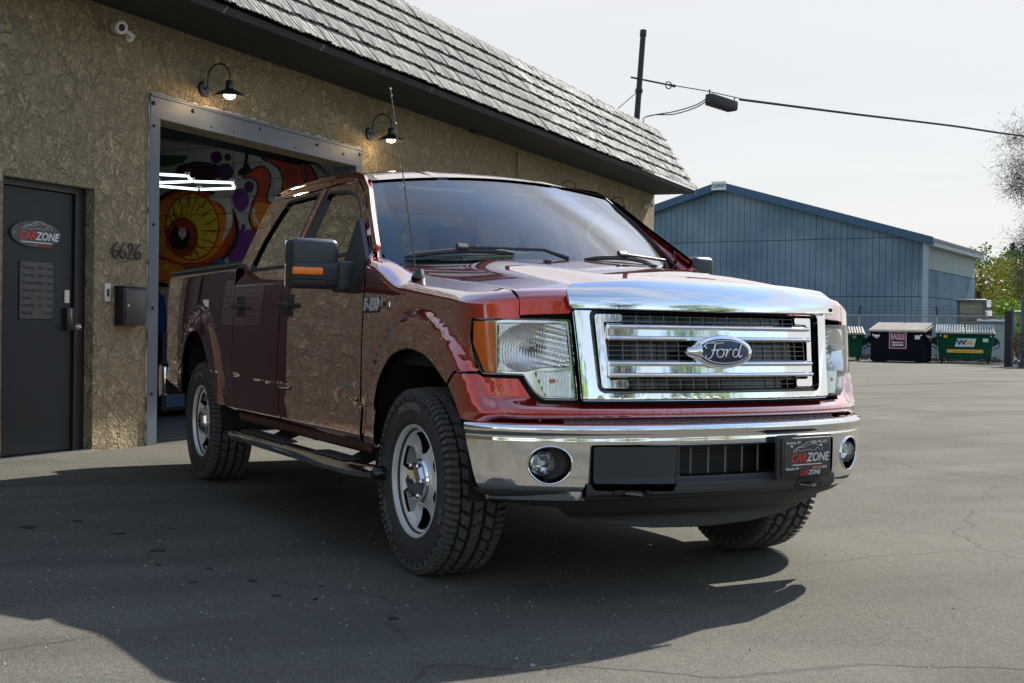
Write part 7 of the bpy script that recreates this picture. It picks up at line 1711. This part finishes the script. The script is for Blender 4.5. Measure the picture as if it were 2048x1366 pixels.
# number plate
def plate():
    wq = 2*WC-1.262; c = L_(wq, .556, .062); tan = (L_(wq+.03, .556, 0)-L_(wq-.03, .556, 0)).normalized(); zz = Vector((tan.y, -tan.x, 0)).normalized()
    if zz.x < 0: zz = -zz
    tan.z = 0; F = frame(c, tan, z=zz)
    if F.to_3x3().col[1].z < 0: F = frame(c, -tan, z=zz)
    g = MB(); g.rbox((-.165, -.088, -.03), (.165, .092, -.008), .01, 2, F); P = g.build('licence_plate', 'black_plastic', BMP)
    g = MB(); g.rbox((-.150, -.078, -.008), (.150, .080, 0), .006, 2, F); pl = g.build('plate_frame', 'black_satin', BMP)
    g = MB(); g.box((-.135, -.052, 0), (.135, .070, .0015), F); g.build('plate_face', 'plate_black', BMP, smooth=0)
    car_logo(BMP, F @ Matrix.Translation((.0, .0, .002)), .20, .0008)
    text_obj('plate_text', 'Kenosha, WI', .016, F @ Matrix.Translation((-.082, .060, .0022)), 'print_white', BMP, depth=.001)
    text_obj('plate_text', '(262) 455-2252', .016, F @ Matrix.Translation((.076, .060, .0022)), 'print_white', BMP, depth=.001)
    text_obj('plate_text', 'Kenosha, WI', .014, F @ Matrix.Translation((-.088, -.046, .0022)), 'print_white', BMP, depth=.001)
    text_obj('plate_text', '(262) 455-2252', .014, F @ Matrix.Translation((.080, -.046, .0022)), 'print_white', BMP, depth=.001)
    text_obj('plate_text', 'CAR', .026, F @ Matrix.Translation((.008, -.065, .0022)), 'print_red', BMP, depth=.001, shear=.25, bold=.0004, align='RIGHT')
    text_obj('plate_text', 'ZONE', .026, F @ Matrix.Translation((.011, -.065, .0022)), 'line_white', BMP, depth=.001, shear=.25, bold=.0004, align='LEFT')
    for x in (-.095, .085):
        g = MB(); g.lathe([(0, .004), (.005, .003), (.006, 0)], 10, F @ Matrix.Translation((x, .045, .0015))); g.build('plate_screw', 'silver', BMP)
plate()
# lower valance and air dam
def dam(w, v, off=0.):
    w = np.asarray(w, float); v = np.asarray(v, float); q = np.where(w > WC, 2*WC-w, w)
    x, y, nx, ny = plan(q); k = S((.44-v)/.14)
    o = .012-.05*k-.03*S((.345-v)/.02)+off+.015*S((v-.40)/.03)
    sc = 1-.10*k
    return np.stack([x+nx*o-.02, np.where(w > WC, 1, -1)*(y+ny*o)*sc, v+.0*q], -1)
va = [(.62, .445), (.66, .40), (.80, .375), (1.0, .365), (WC, .350)]
full = [(.62, .448)]+[(.66, .40), (.80, .378), (1.0, .368), (WC, .352)]+[(2*WC-p[0], p[1]) for p in ((1.0, .368), (.80, .378), (.66, .40), (.62, .448))]
panel('lower_valance', dam, full, 'black_plastic', TRK, step=(.03, .015), th=.03)
da = [(.93, .372), (.94, .325), (1.1, .295), (1.35, .275), (WC, .268)]
full = [(.90, .385)]+da[1:]+[(2*WC-p[0], p[1]) for p in reversed(da[1:-1])]+[(2*WC-.90, .385)]
panel('air_dam', dam, full, 'black_plastic', TRK, step=(.03, .015), off=-.012, th=.012)
for s in (-1, 1):
    q = MB(); x0 = .86; y = s*.42
    q.tube([(x0-.10, y-.045, .436), (x0+.07, y-.045, .436), (x0+.105, y, .436), (x0+.07, y+.045, .436), (x0-.10, y+.045, .436)], .011, 8); par('tow_hook', q, 'gloss_black')
    wc_ = WC+s*.432 if s > 0 else WC-.432
    panel('hook_dark_patch', lowf, rc([(wc_-.085, .424), (wc_-.06, .466), (wc_+.06, .466), (wc_+.085, .424)], .012), 'dark_plastic', BMP, step=(.03, .02), off=.004, th=.004)  # dark patch laid on the surface in place of a shaded opening
    q = MB(); q.rbox((.66, y-.085, .385), (.845, y+.085, .455), .03, 2); par('hook_recess', q, 'dark_plastic')

# mirrors
for s in (-1, 1):
    Y = lambda a: s*a
    def bx(x0, x1, y0, y1, z0, z1): return (x0, min(Y(y0), Y(y1)), z0), (x1, max(Y(y0), Y(y1)), z1)
    k = 0 if s < 0 else -.09
    yo = 1.272+k
    sec = [(0, 0), (.03, .06), (.10, .095), (.15, .10)]
    # housing: rounded shell, full at the front, open glass at the back
    def house(y0, y1, z0, z1, xf, xb, r, name, mat, par_, seg=4):
        q = MB(); q.rbox(*bx(xb, xf, y0, y1, z0, z1), r, seg); return q.build(name, mat, par_, smooth=60)
    mr = house(1.035, yo, 1.335, 1.482, -.735, -.875, .034, 'side_mirror', 'mirror_shell', TRK)
    house(.985, yo-.0015, 1.243, 1.372, -.722, -.868, .030, 'mirror_base', 'black_plastic', mr)
    house(1.06, yo-.006, 1.250, 1.475, -.87, -.885, .006, 'mirror_glass', 'chrome', mr, 1)
    q = MB(); q.rbox(*bx(-.735, -.712, 1.125, yo+.002, 1.306, 1.342), .006, 2); q.build('turn_signal', 'amber', mr)
    q = MB(); q.rbox(*bx(-.74, -.719, .99, yo-.01, 1.283, 1.288), .002, 1); q.rbox(*bx(-.74, -.719, 1.10, 1.104, 1.250, 1.284), .002, 1); q.build('seam', 'gloss_black', mr)
    q = MB(); q.prism([(-.60, 1.305), (-.575, 1.385), (-.90, 1.60), (-.925, 1.59), (-.875, 1.36), (-.83, 1.235), (-.66, 1.225)], 0, .022, frame((0, Y(.962), 0), (1, 0, 0), z=(0, s, 0)) if s < 0 else frame((0, Y(.962), 0), (1, 0, 0), z=(0, -1, 0)))
    v = q.v; zz_ = max(p[2] for p in v)
    if zz_ < 0: q.v = [(p[0], p[1], -p[2]) for p in v]
    # lean the sail with the tumblehome
    q.v = [(p[0], p[1]-s*max(0, p[2]-1.31)*.40*1.0+s*.010, p[2]) for p in q.v]
    q.build('mirror_sail', 'black_plastic', mr, smooth=20)
    q = MB(); q.rbox(*bx(-.85, -.70, .955, 1.05, 1.228, 1.378), .025, 3); q.build('mirror_arm', 'black_plastic', mr)

# bed, tailgate, rear bumper
q = MB(); q.lathe([(0, -.09), (.30, -.10), (.38, -.07), (.385, .07), (.30, .10), (0, .09)], 28, Matrix.Translation((-4.30, 0, .60))); par('added_spare_wheel', q, 'tyre_rubber')  # unseen spare, added to block sun passing under the bed
q = MB(); q.rbox((-4.86, -.80, .44), (-4.74, .80, .56), .01, 1); q.rbox((-4.92, -.06, .45), (-4.80, .06, .53), .01, 1); q.box((-4.82, -.9, .60), (-4.70, .9, .78)); par('added_tow_hitch', q, 'underbody', smooth=0)  # unseen hitch and crossbars, added to block sun below the tailgate
q = MB(); q.box((-4.70, -.86, .78), (-2.84, .86, .82)); q.box((-2.88, -.9, .78), (-2.84, .9, 1.40)); par('bed_floor', q, 'underbody', smooth=0)
q = MB(); q.rbox((-4.79, -.82, .76), (-4.73, .82, 1.425), .02, 2); par('tailgate', q, 'red_paint')
q = MB(); q.rbox((-4.74, -.875, 1.44), (-2.86, .875, 1.468), .012, 2); q.rbox((-4.76, -.90, 1.455), (-2.85, .90, 1.475), .01, 1); par('bed_cover', q, 'tonneau')
q = MB(); V = []
prof = [(-.00, .50), (.06, .49), (.085, .56), (.085, .68), (.06, .73), (0, .735)]
ys = np.linspace(-1, 1, 25)
for t in ys:
    y = t*.985; bow = .10*(1-abs(t)**5)
    for o, z in prof: V.append((-4.84-bow*.6-o, y, z+.02))
m = len(prof); q.add(V, [(i*m+k, i*m+k+1, (i+1)*m+k+1, (i+1)*m+k) for i in range(24) for k in range(m-1)]+[tuple(range(m)), tuple(24*m+k for k in range(m))])
q.rbox((-4.90, -.99, .53), (-4.72, -.955, .74), .012, 2); q.rbox((-4.90, .955, .53), (-4.72, .99, .74), .012, 2)
par('rear_bumper', q, 'chrome', smooth=40)
# cab rear and floor
q = MB(); q.box((-2.87, -.93, .55), (-2.84, .93, 1.40)); q.box((-2.84, -.70, 1.40), (-2.80, -.60, 1.9)); q.box((-2.84, .60, 1.40), (-2.80, .70, 1.9)); q.box((-2.84, -.7, 1.82), (-2.80, .7, 1.9)); par('cab_back', q, 'red_paint', smooth=0)
q = MB(); q.box((-2.835, -.64, 1.40), (-2.825, .64, 1.83)); par('rear_window', q, 'far_glass', smooth=0)
q = MB(); q.box((-2.84, -.93, .50), (-.45, .93, .56)); par('cab_floor', q, 'underbody', smooth=0)
q = MB(); q.box((-.47, -.90, .50), (-.44, .90, 1.30)); par('firewall', q, 'underbody', smooth=0)
q = MB(); q.box((.55, -.5, .55), (.60, .5, 1.10)); q.box((-.4, -.5, .62), (.6, .5, 1.05)); par('engine_block', q, 'underbody', smooth=0)
# cabin
q = MB(); V = []; 
for y in np.linspace(-.80, .80, 17):
    s = y/.878; a = wsf(np.array([s]), np.array([.02]))[0]
    V += [(a[0]-.03, y, 1.325), (a[0]-.25, y, 1.345), (-1.0+.03*math.cos(y*3), y, 1.315), (-1.08, y, 1.20), (-1.05, y, .95)]
q.add(V, [(5*i+k, 5*i+5+k, 5*i+6+k, 5*i+1+k) for i in range(16) for k in range(4)]); par('dashboard', q, 'dash', smooth=50)
q = MB(); q.rbox((-1.12, .22, 1.30), (-.86, .56, 1.375), .03, 3); par('instrument_hood', q, 'dash')
q = MB(); Fw = frame((-1.16, .39, 1.215), (0, 1, 0), z=(-.87, 0, .45)); q.tube([Fw @ Vector((.19*math.cos(a), .19*math.sin(a), 0)) for a in np.linspace(0, 6.2832*31/32, 32)], .016, 8, closed=True); q.tube([Fw @ Vector((-.18, 0, 0)), Fw @ Vector((0, -.02, -.03)), Fw @ Vector((.18, 0, 0))], .02, 6); q.tube([Fw @ Vector((0, -.02, -.03)), Fw @ Vector((0, -.18, 0))], .018, 6); q.rbox((-.08, -.06, -.05), (.08, .05, .0), .02, 2, Fw); par('steering_wheel', q, 'dash')
def seat(x, y, w, lab=None):
    Mx = Matrix.Translation((x, y, 0)); 
    q = MB(); q.rbox((-.1, -w/2, .85), (.45, w/2, 1.02), .05, 3, Mx); st = par('seat', q, 'seat_cloth')
    q = MB(); q.rbox((-.075, -w/2, 0), (.075, w/2, .60), .06, 3, Matrix.Translation((x-.08, y, .95)) @ Matrix.Rotation(R(-14), 4, 'Y')); q.build('seat_back', 'seat_cloth', st)
    q = MB()
    q.rbox((-.05, -.14, 0), (.05, .14, .20), .05, 3, Matrix.Translation((x-.26, y, 1.55)) @ Matrix.Rotation(R(-10), 4, 'Y')); q.tube([(x-.24, y-.06, 1.48), (x-.25, y-.06, 1.6)], .007, 6); q.tube([(x-.24, y+.06, 1.48), (x-.25, y+.06, 1.6)], .007, 6); q.build('head_rest', 'seat_cloth', st)
seat(-1.62, -.40, .54); seat(-1.62, .40, .54); seat(-2.42, -.44, .52); seat(-2.42, .44, .52)
q = MB(); q.rbox((-1.9, -.10, .85), (-1.2, .10, 1.15), .04, 2); par('console', q, 'cabin_trim')
q = MB(); q.rbox((-1.135, -.11, 1.715), (-1.105, .13, 1.785), .015, 3, Matrix.Identity(4)); q.tube([(-1.115, .01, 1.78), (-1.10, .01, 1.845)], .008, 6); par('rear_view_mirror', q, 'dash')
def headf(y, x, off=0.): return rooff(y, x, off=off-.045)
panel('headliner', headf, [(-.66, -1.24), (.66, -1.24), (.66, -2.80), (-.66, -2.80)], 'headliner', TRK, step=(.08, .12), flange=False)
for s in (-1, 1):
    for x0 in (-1.80, ):
        q = MB(); q.prism([(s*.90, 1.30), (s*.70, 1.86), (s*.64, 1.86), (s*.85, 1.30)], x0-.05, x0+.06, frame((0, 0, 0), (0, 1, 0), y=(0, 0, 1))); par('inner_pillar', q, 'headliner', smooth=0)
    q = MB(); q.rbox((-1.30, min(s*.12, s*.56), 1.80), (-1.17, max(s*.12, s*.56), 1.815), .006, 1, None); par('sun_visor', q, 'headliner')
    q = MB(); q.box((-2.75, min(s*.86, s*.89), .60), (-.62, max(s*.86, s*.89), 1.36)); par('door_trim', q, 'cabin_trim', smooth=0)

# chassis
q = MB()
for s in (-1, 1): q.box((-4.75, s*.44-.04, .50), (.72, s*.44+.04, .62))
for x in (-4.4, -3.0, -1.6, -.4, .55): q.box((x-.05, -.44, .51), (x+.05, .44, .60))
par('frame_rails', q, 'underbody', smooth=0)
q = MB(); q.tube([(-3.683, -.80, .40), (-3.683, -.25, .40), (-3.683, -.14, .40), (-3.683, .14, .40), (-3.683, .25, .40), (-3.683, .80, .40)], [.05, .05, .16, .16, .05, .05], 12); q.tube([(-3.6, 0, .42), (-1.7, -.08, .50)], .045, 8); q.tube([(0, -.75, .40), (0, .75, .40)], .03, 8); q.rbox((-.18, -.35, .33), (.15, .30, .50), .06, 2); par('axles', q, 'rusty', smooth=50)
q = MB(); q.rbox((-2.75, -.42, .42), (-1.9, -.28, .56), .05, 2); q.tube([(-1.2, -.32, .46), (-1.9, -.34, .48), (-2.8, -.36, .48), (-3.4, -.5, .62), (-4.0, -.55, .52), (-4.6, -.75, .48)], .032, 8); q.rbox((-2.5, .15, .38), (-1.4, .50, .58), .04, 2); q.rbox((-1.7, -.18, .40), (-1.2, .15, .58), .05, 2); par('exhaust', q, 'rusty', smooth=50)
for s in (-1, 1):
    q = MB(); q.tube([(-4.2, s*.55, .50), (-3.9, s*.55, .40), (-3.683, s*.55, .36), (-3.4, s*.55, .38), (-3.0, s*.55, .52)], .022, 6); q.tube([(-3.75, s*.52, .34), (-3.85, s*.50, .75)], .03, 8)
    q.tube([(.02, s*.55, .45), (.05, s*.52, .85)], .055, 10); q.tube([(-.28, s*.42, .38), (0, s*.74, .33), (.22, s*.42, .38)], .028, 6); q.tube([(0, s*.72, .30), (0, s*.74, .50)], .04, 8); par('suspension', q, 'rusty', smooth=50)
q = MB(); q.box((-.5, -.92, .9), (.55, -.90, 1.14)); q.box((-.5, .90, .9), (.55, .92, 1.14)); 
par('fender_sun_block', q, 'underbody', smooth=0, kind='stuff')  # unseen panels added to block sun through the engine bay
q = MB(); q.box((-.5, -.60, .47), (.83, .60, .49)); par('underbody_sun_block', q, 'underbody', smooth=0)  # unseen plate added to stop sun leaking through under the nose
q = MB(); q.box((.50, -.66, .50), (.54, .66, 1.10)); par('radiator_panel', q, 'underbody', smooth=0)
# rocker underside, deepened on the driver's side to block a strip of sun
for s in (-1, 1):
    q = MB(); q.rbox((-2.72, min(s*.86, s*.965), .470 if s < 0 else .425), (-.50, max(s*.86, s*.965), .535), .015, 1); par('sill', q, 'red_inner')

# ------------------------------------------------------------------ wheels
TR = .406; TW = .262
def build_wheel(loc, outward, phase):
    """outward = -1: outer face towards -y"""
    g = thing('wheel', None, None, loc); g.parent = TRK; g.location = Vector(loc)-Vector(TRK.location)
    # local lathe axis z -> outward
    F = frame(loc, (1, 0, 0), z=(0, outward, 0)) @ Matrix.Rotation(phase, 4, 'Z')
    h = TW/2
    prof = [(.222, h-.040), (.232, h-.022), (.245, h-.012), (.262, h-.004), (.285, h+.002), (.320, h+.003), (.350, h-.002), (.372, h-.010), (.388, h-.024), (.394, h-.045), (.396, 0),
            (.394, -h+.045), (.388, -h+.024), (.372, -h+.010), (.330, -h), (.262, -h+.004), (.232, -h+.02), (.222, -h+.04)]
    b = MB(); b.lathe(prof[:10], 72, F); b.mi = 1; b.lathe(prof[9:12], 72, F); b.mi = 0; b.lathe(prof[11:], 72, F)
    # sidewall rings
    for r in (.262, .352): b.tube([F @ Vector((r*math.cos(a), r*math.sin(a), h+(.0015 if r > .3 else -.003))) for a in np.linspace(0, 6.2832, 73)[:-1]], .0022, 4, closed=True)
    ty = b.build('tyre', ['tyre_rubber', 'groove_shade'], g, smooth=40)
    # tread blocks
    b = MB(); N = 40; rnd = random.Random(5)
    crown = lambda y: TR-.010*abs(y/h)**3
    cols = [(-.109, .041), (-.056, .041), (0.0, .043), (.056, .041), (.109, .041)]
    def block(pts, rin, roff=0.):
        top = []; bot = []
        for a, y in pts:
            r = crown(y)+roff; top.append((a, y, r)); bot.append((a, y, rin))
        c = (sum(p[0] for p in pts)/len(pts), sum(p[1] for p in pts)/len(pts))
        tp = [(c[0]+(a-c[0])*.93, c[1]+(y-c[1])*.95, r) for a, y, r in top]
        V = [F @ Vector((r*math.cos(a), r*math.sin(a), y)) for a, y, r in bot+tp]; n = len(pts)
        b.add(V, [tuple(range(n, 2*n))]+[(i, (i+1) % n, n+(i+1) % n, n+i) for i in range(n)])
    for i in range(N):
        a0 = 2*math.pi*i/N; da = 2*math.pi/N
        for ci, (cy, wd) in enumerate(cols):
            ph = (.0, .5, .22, .72, .4)[ci]; st = a0+da*ph; g_ = da*.21; hw = wd/2
            zig = .10*da*(1 if ci % 2 else -1)
            if ci in (0, 4):
                s = -1 if ci == 0 else 1
                for half in (0, 1):
                    q0 = st+g_/2+half*(da*.5); q1 = st+da*.5-g_/2+half*da*.5; sk = .10*da
                    yi = cy-s*hw; yo = s*(h-.004)
                    jag = .010 if half else .0
                    pts = [(q0, yi+s*jag*.4), (q1, yi-s*.004+s*jag*.4), (q1+sk, yo), (q0+sk, yo)]
                    block(pts, .392)
                    # lug running down the sidewall
                    yy = s*(h+.006); ln = .350 if half else .366
                    V = []
                    for a in (q0+sk, q1+sk):
                        for r, y in ((crown(h)-.004, s*(h-.006)), (crown(h)-.018, yy), (ln, s*(h+.005)), (ln, s*(h-.010)), (.392, s*(h-.03))): V.append(F @ Vector((r*math.cos(a), r*math.sin(a), y)))
                    b.add(V, [(0, 1, 2, 3, 4), (9, 8, 7, 6, 5), (0, 5, 6, 1), (1, 6, 7, 2), (2, 7, 8, 3)])
            else:
                sk = .34*da*(1 if ci != 2 else -1)
                w1 = hw-.003
                pts = [(st+g_/2, cy-w1), (st+g_/2+sk*.25+zig, cy-w1*.1), (st+g_/2+sk, cy+w1), (st+da-g_/2+sk, cy+w1+.002), (st+da-g_/2+sk*.7-zig*.3, cy+w1*.2), (st+da-g_/2, cy-w1-.002)]
                block(pts, .392)
    b.build('tread', 'tread_rubber', g, smooth=0)
    # raised lettering on the sidewall
    b = MB()
    def arc_text(s, mid, size, r0):
        vs, fs = text_geo(s, size, .003, bold=.001, space=1.05); fs = [tuple(f) for f in fs]; V = []
        for v in vs:
            a = mid-v.x/r0; r = r0+v.y; V.append(F @ Vector((r*math.cos(a), r*math.sin(a), h+.0035+v.z)))
        b.add(V, fs)
    arc_text('COOPER', R(215)-phase, .040, .322); arc_text('DISCOVERER', R(95)-phase, .040, .322); arc_text('A/T3', R(340)-phase, .034, .322)
    b.build('sidewall_lettering', 'tyre_text', g, smooth=0, flip=False, kind='stuff')
    # rim barrel and lip
    b = MB(); b.lathe([(.243, h-.024), (.248, h-.016), (.243, h-.008), (.232, h-.012), (.226, h-.040), (.222, h-.12), (.215, -h+.03), (.24, -h+.012)], 60, F); b.build('rim', 'wheel_metal', g, smooth=50)
    # six spoke face, built in polar coordinates
    def face(a, r, off=0.):
        a = np.asarray(a, float); r = np.asarray(r, float)
        z = h-.048+.020*S((.11-r)/.06)-.018*np.sin(np.clip((r-.09)/.14, 0, 1)*np.pi)+.012*S((r-.19)/.03)
        k = np.cos(3*(a)); z = z-.006*(1-np.abs(k))*S((r-.09)/.05)*S((.21-r)/.03)+off
        P = np.stack([r*np.cos(a), r*np.sin(a), z], -1); Mx = np.array(F); return P @ Mx[:3, :3].T+Mx[:3, 3]
    for k in range(6):
        c = 2*math.pi*k/6
        ol = [(c-math.pi/6, .04), (c-math.pi/6, .232), (c+math.pi/6, .232), (c+math.pi/6, .04)]
        wd = [(c-.10, .116), (c-.21, .124), (c-.30, .155), (c-.315, .192), (c-.25, .211), (c+.25, .211), (c+.315, .192), (c+.30, .155), (c+.21, .124), (c+.10, .116)]
        panel('spoke', face, ol, 'wheel_metal', g, step=(.12, .012), holes=[wd], th=.035, bev=.003)
    b = MB(); b.lathe([(.064, h-.045), (.082, h-.040), (.087, h-.026), (.078, h-.010), (.055, h+.004), (0, h+.007)], 6, F @ Matrix.Rotation(R(30), 4, 'Z')); b.lathe([(.092, h-.05), (.098, h-.038), (.090, h-.030)], 36, F); hb_ = b.build('hub_cap', 'chrome', g, smooth=20)
    for k in range(6):
        a = 2*math.pi*k/6+R(30); p = F @ Vector((.072*math.cos(a), .072*math.sin(a), h-.028)); b = MB(); b.lathe([(.014, 0), (.014, .018), (.009, .024), (0, .026)], 10, frame(p, F.to_3x3().col[0], z=F.to_3x3().col[2])); b.build('lug_nut', 'chrome', g)
    b = MB(); Fm = F @ Matrix.Rotation(-phase, 4, 'Z') @ Matrix.Translation((0, 0, h+.0075)); b.prism(ell(0, 0, .024, .011, 24), 0, .002, Fm); b.build('centre_oval', 'ford_blue', g)
    # brake
    b = MB(); b.lathe([(0, -.02), (.17, -.02), (.17, .005), (0, .005)], 40, F); b.lathe([(0, .0), (.07, .0), (.06, .05), (0, .06)], 16, F); b.build('brake_disc', 'rusty', g)
    b = MB(); b.rbox((-.06, .09, -.05), (.06, .19, .035), .02, 2, F); b.build('brake_caliper', 'underbody', g)
    return g
w0 = build_wheel((0, -.832, TR-.004), -1, R(33))
w1 = build_wheel((-3.683, -.838, TR-.004), -1, R(11))
w2 = build_wheel((0, .832, TR-.004), 1, R(50))
w3 = build_wheel((-3.683, .838, TR-.004), 1, R(5))
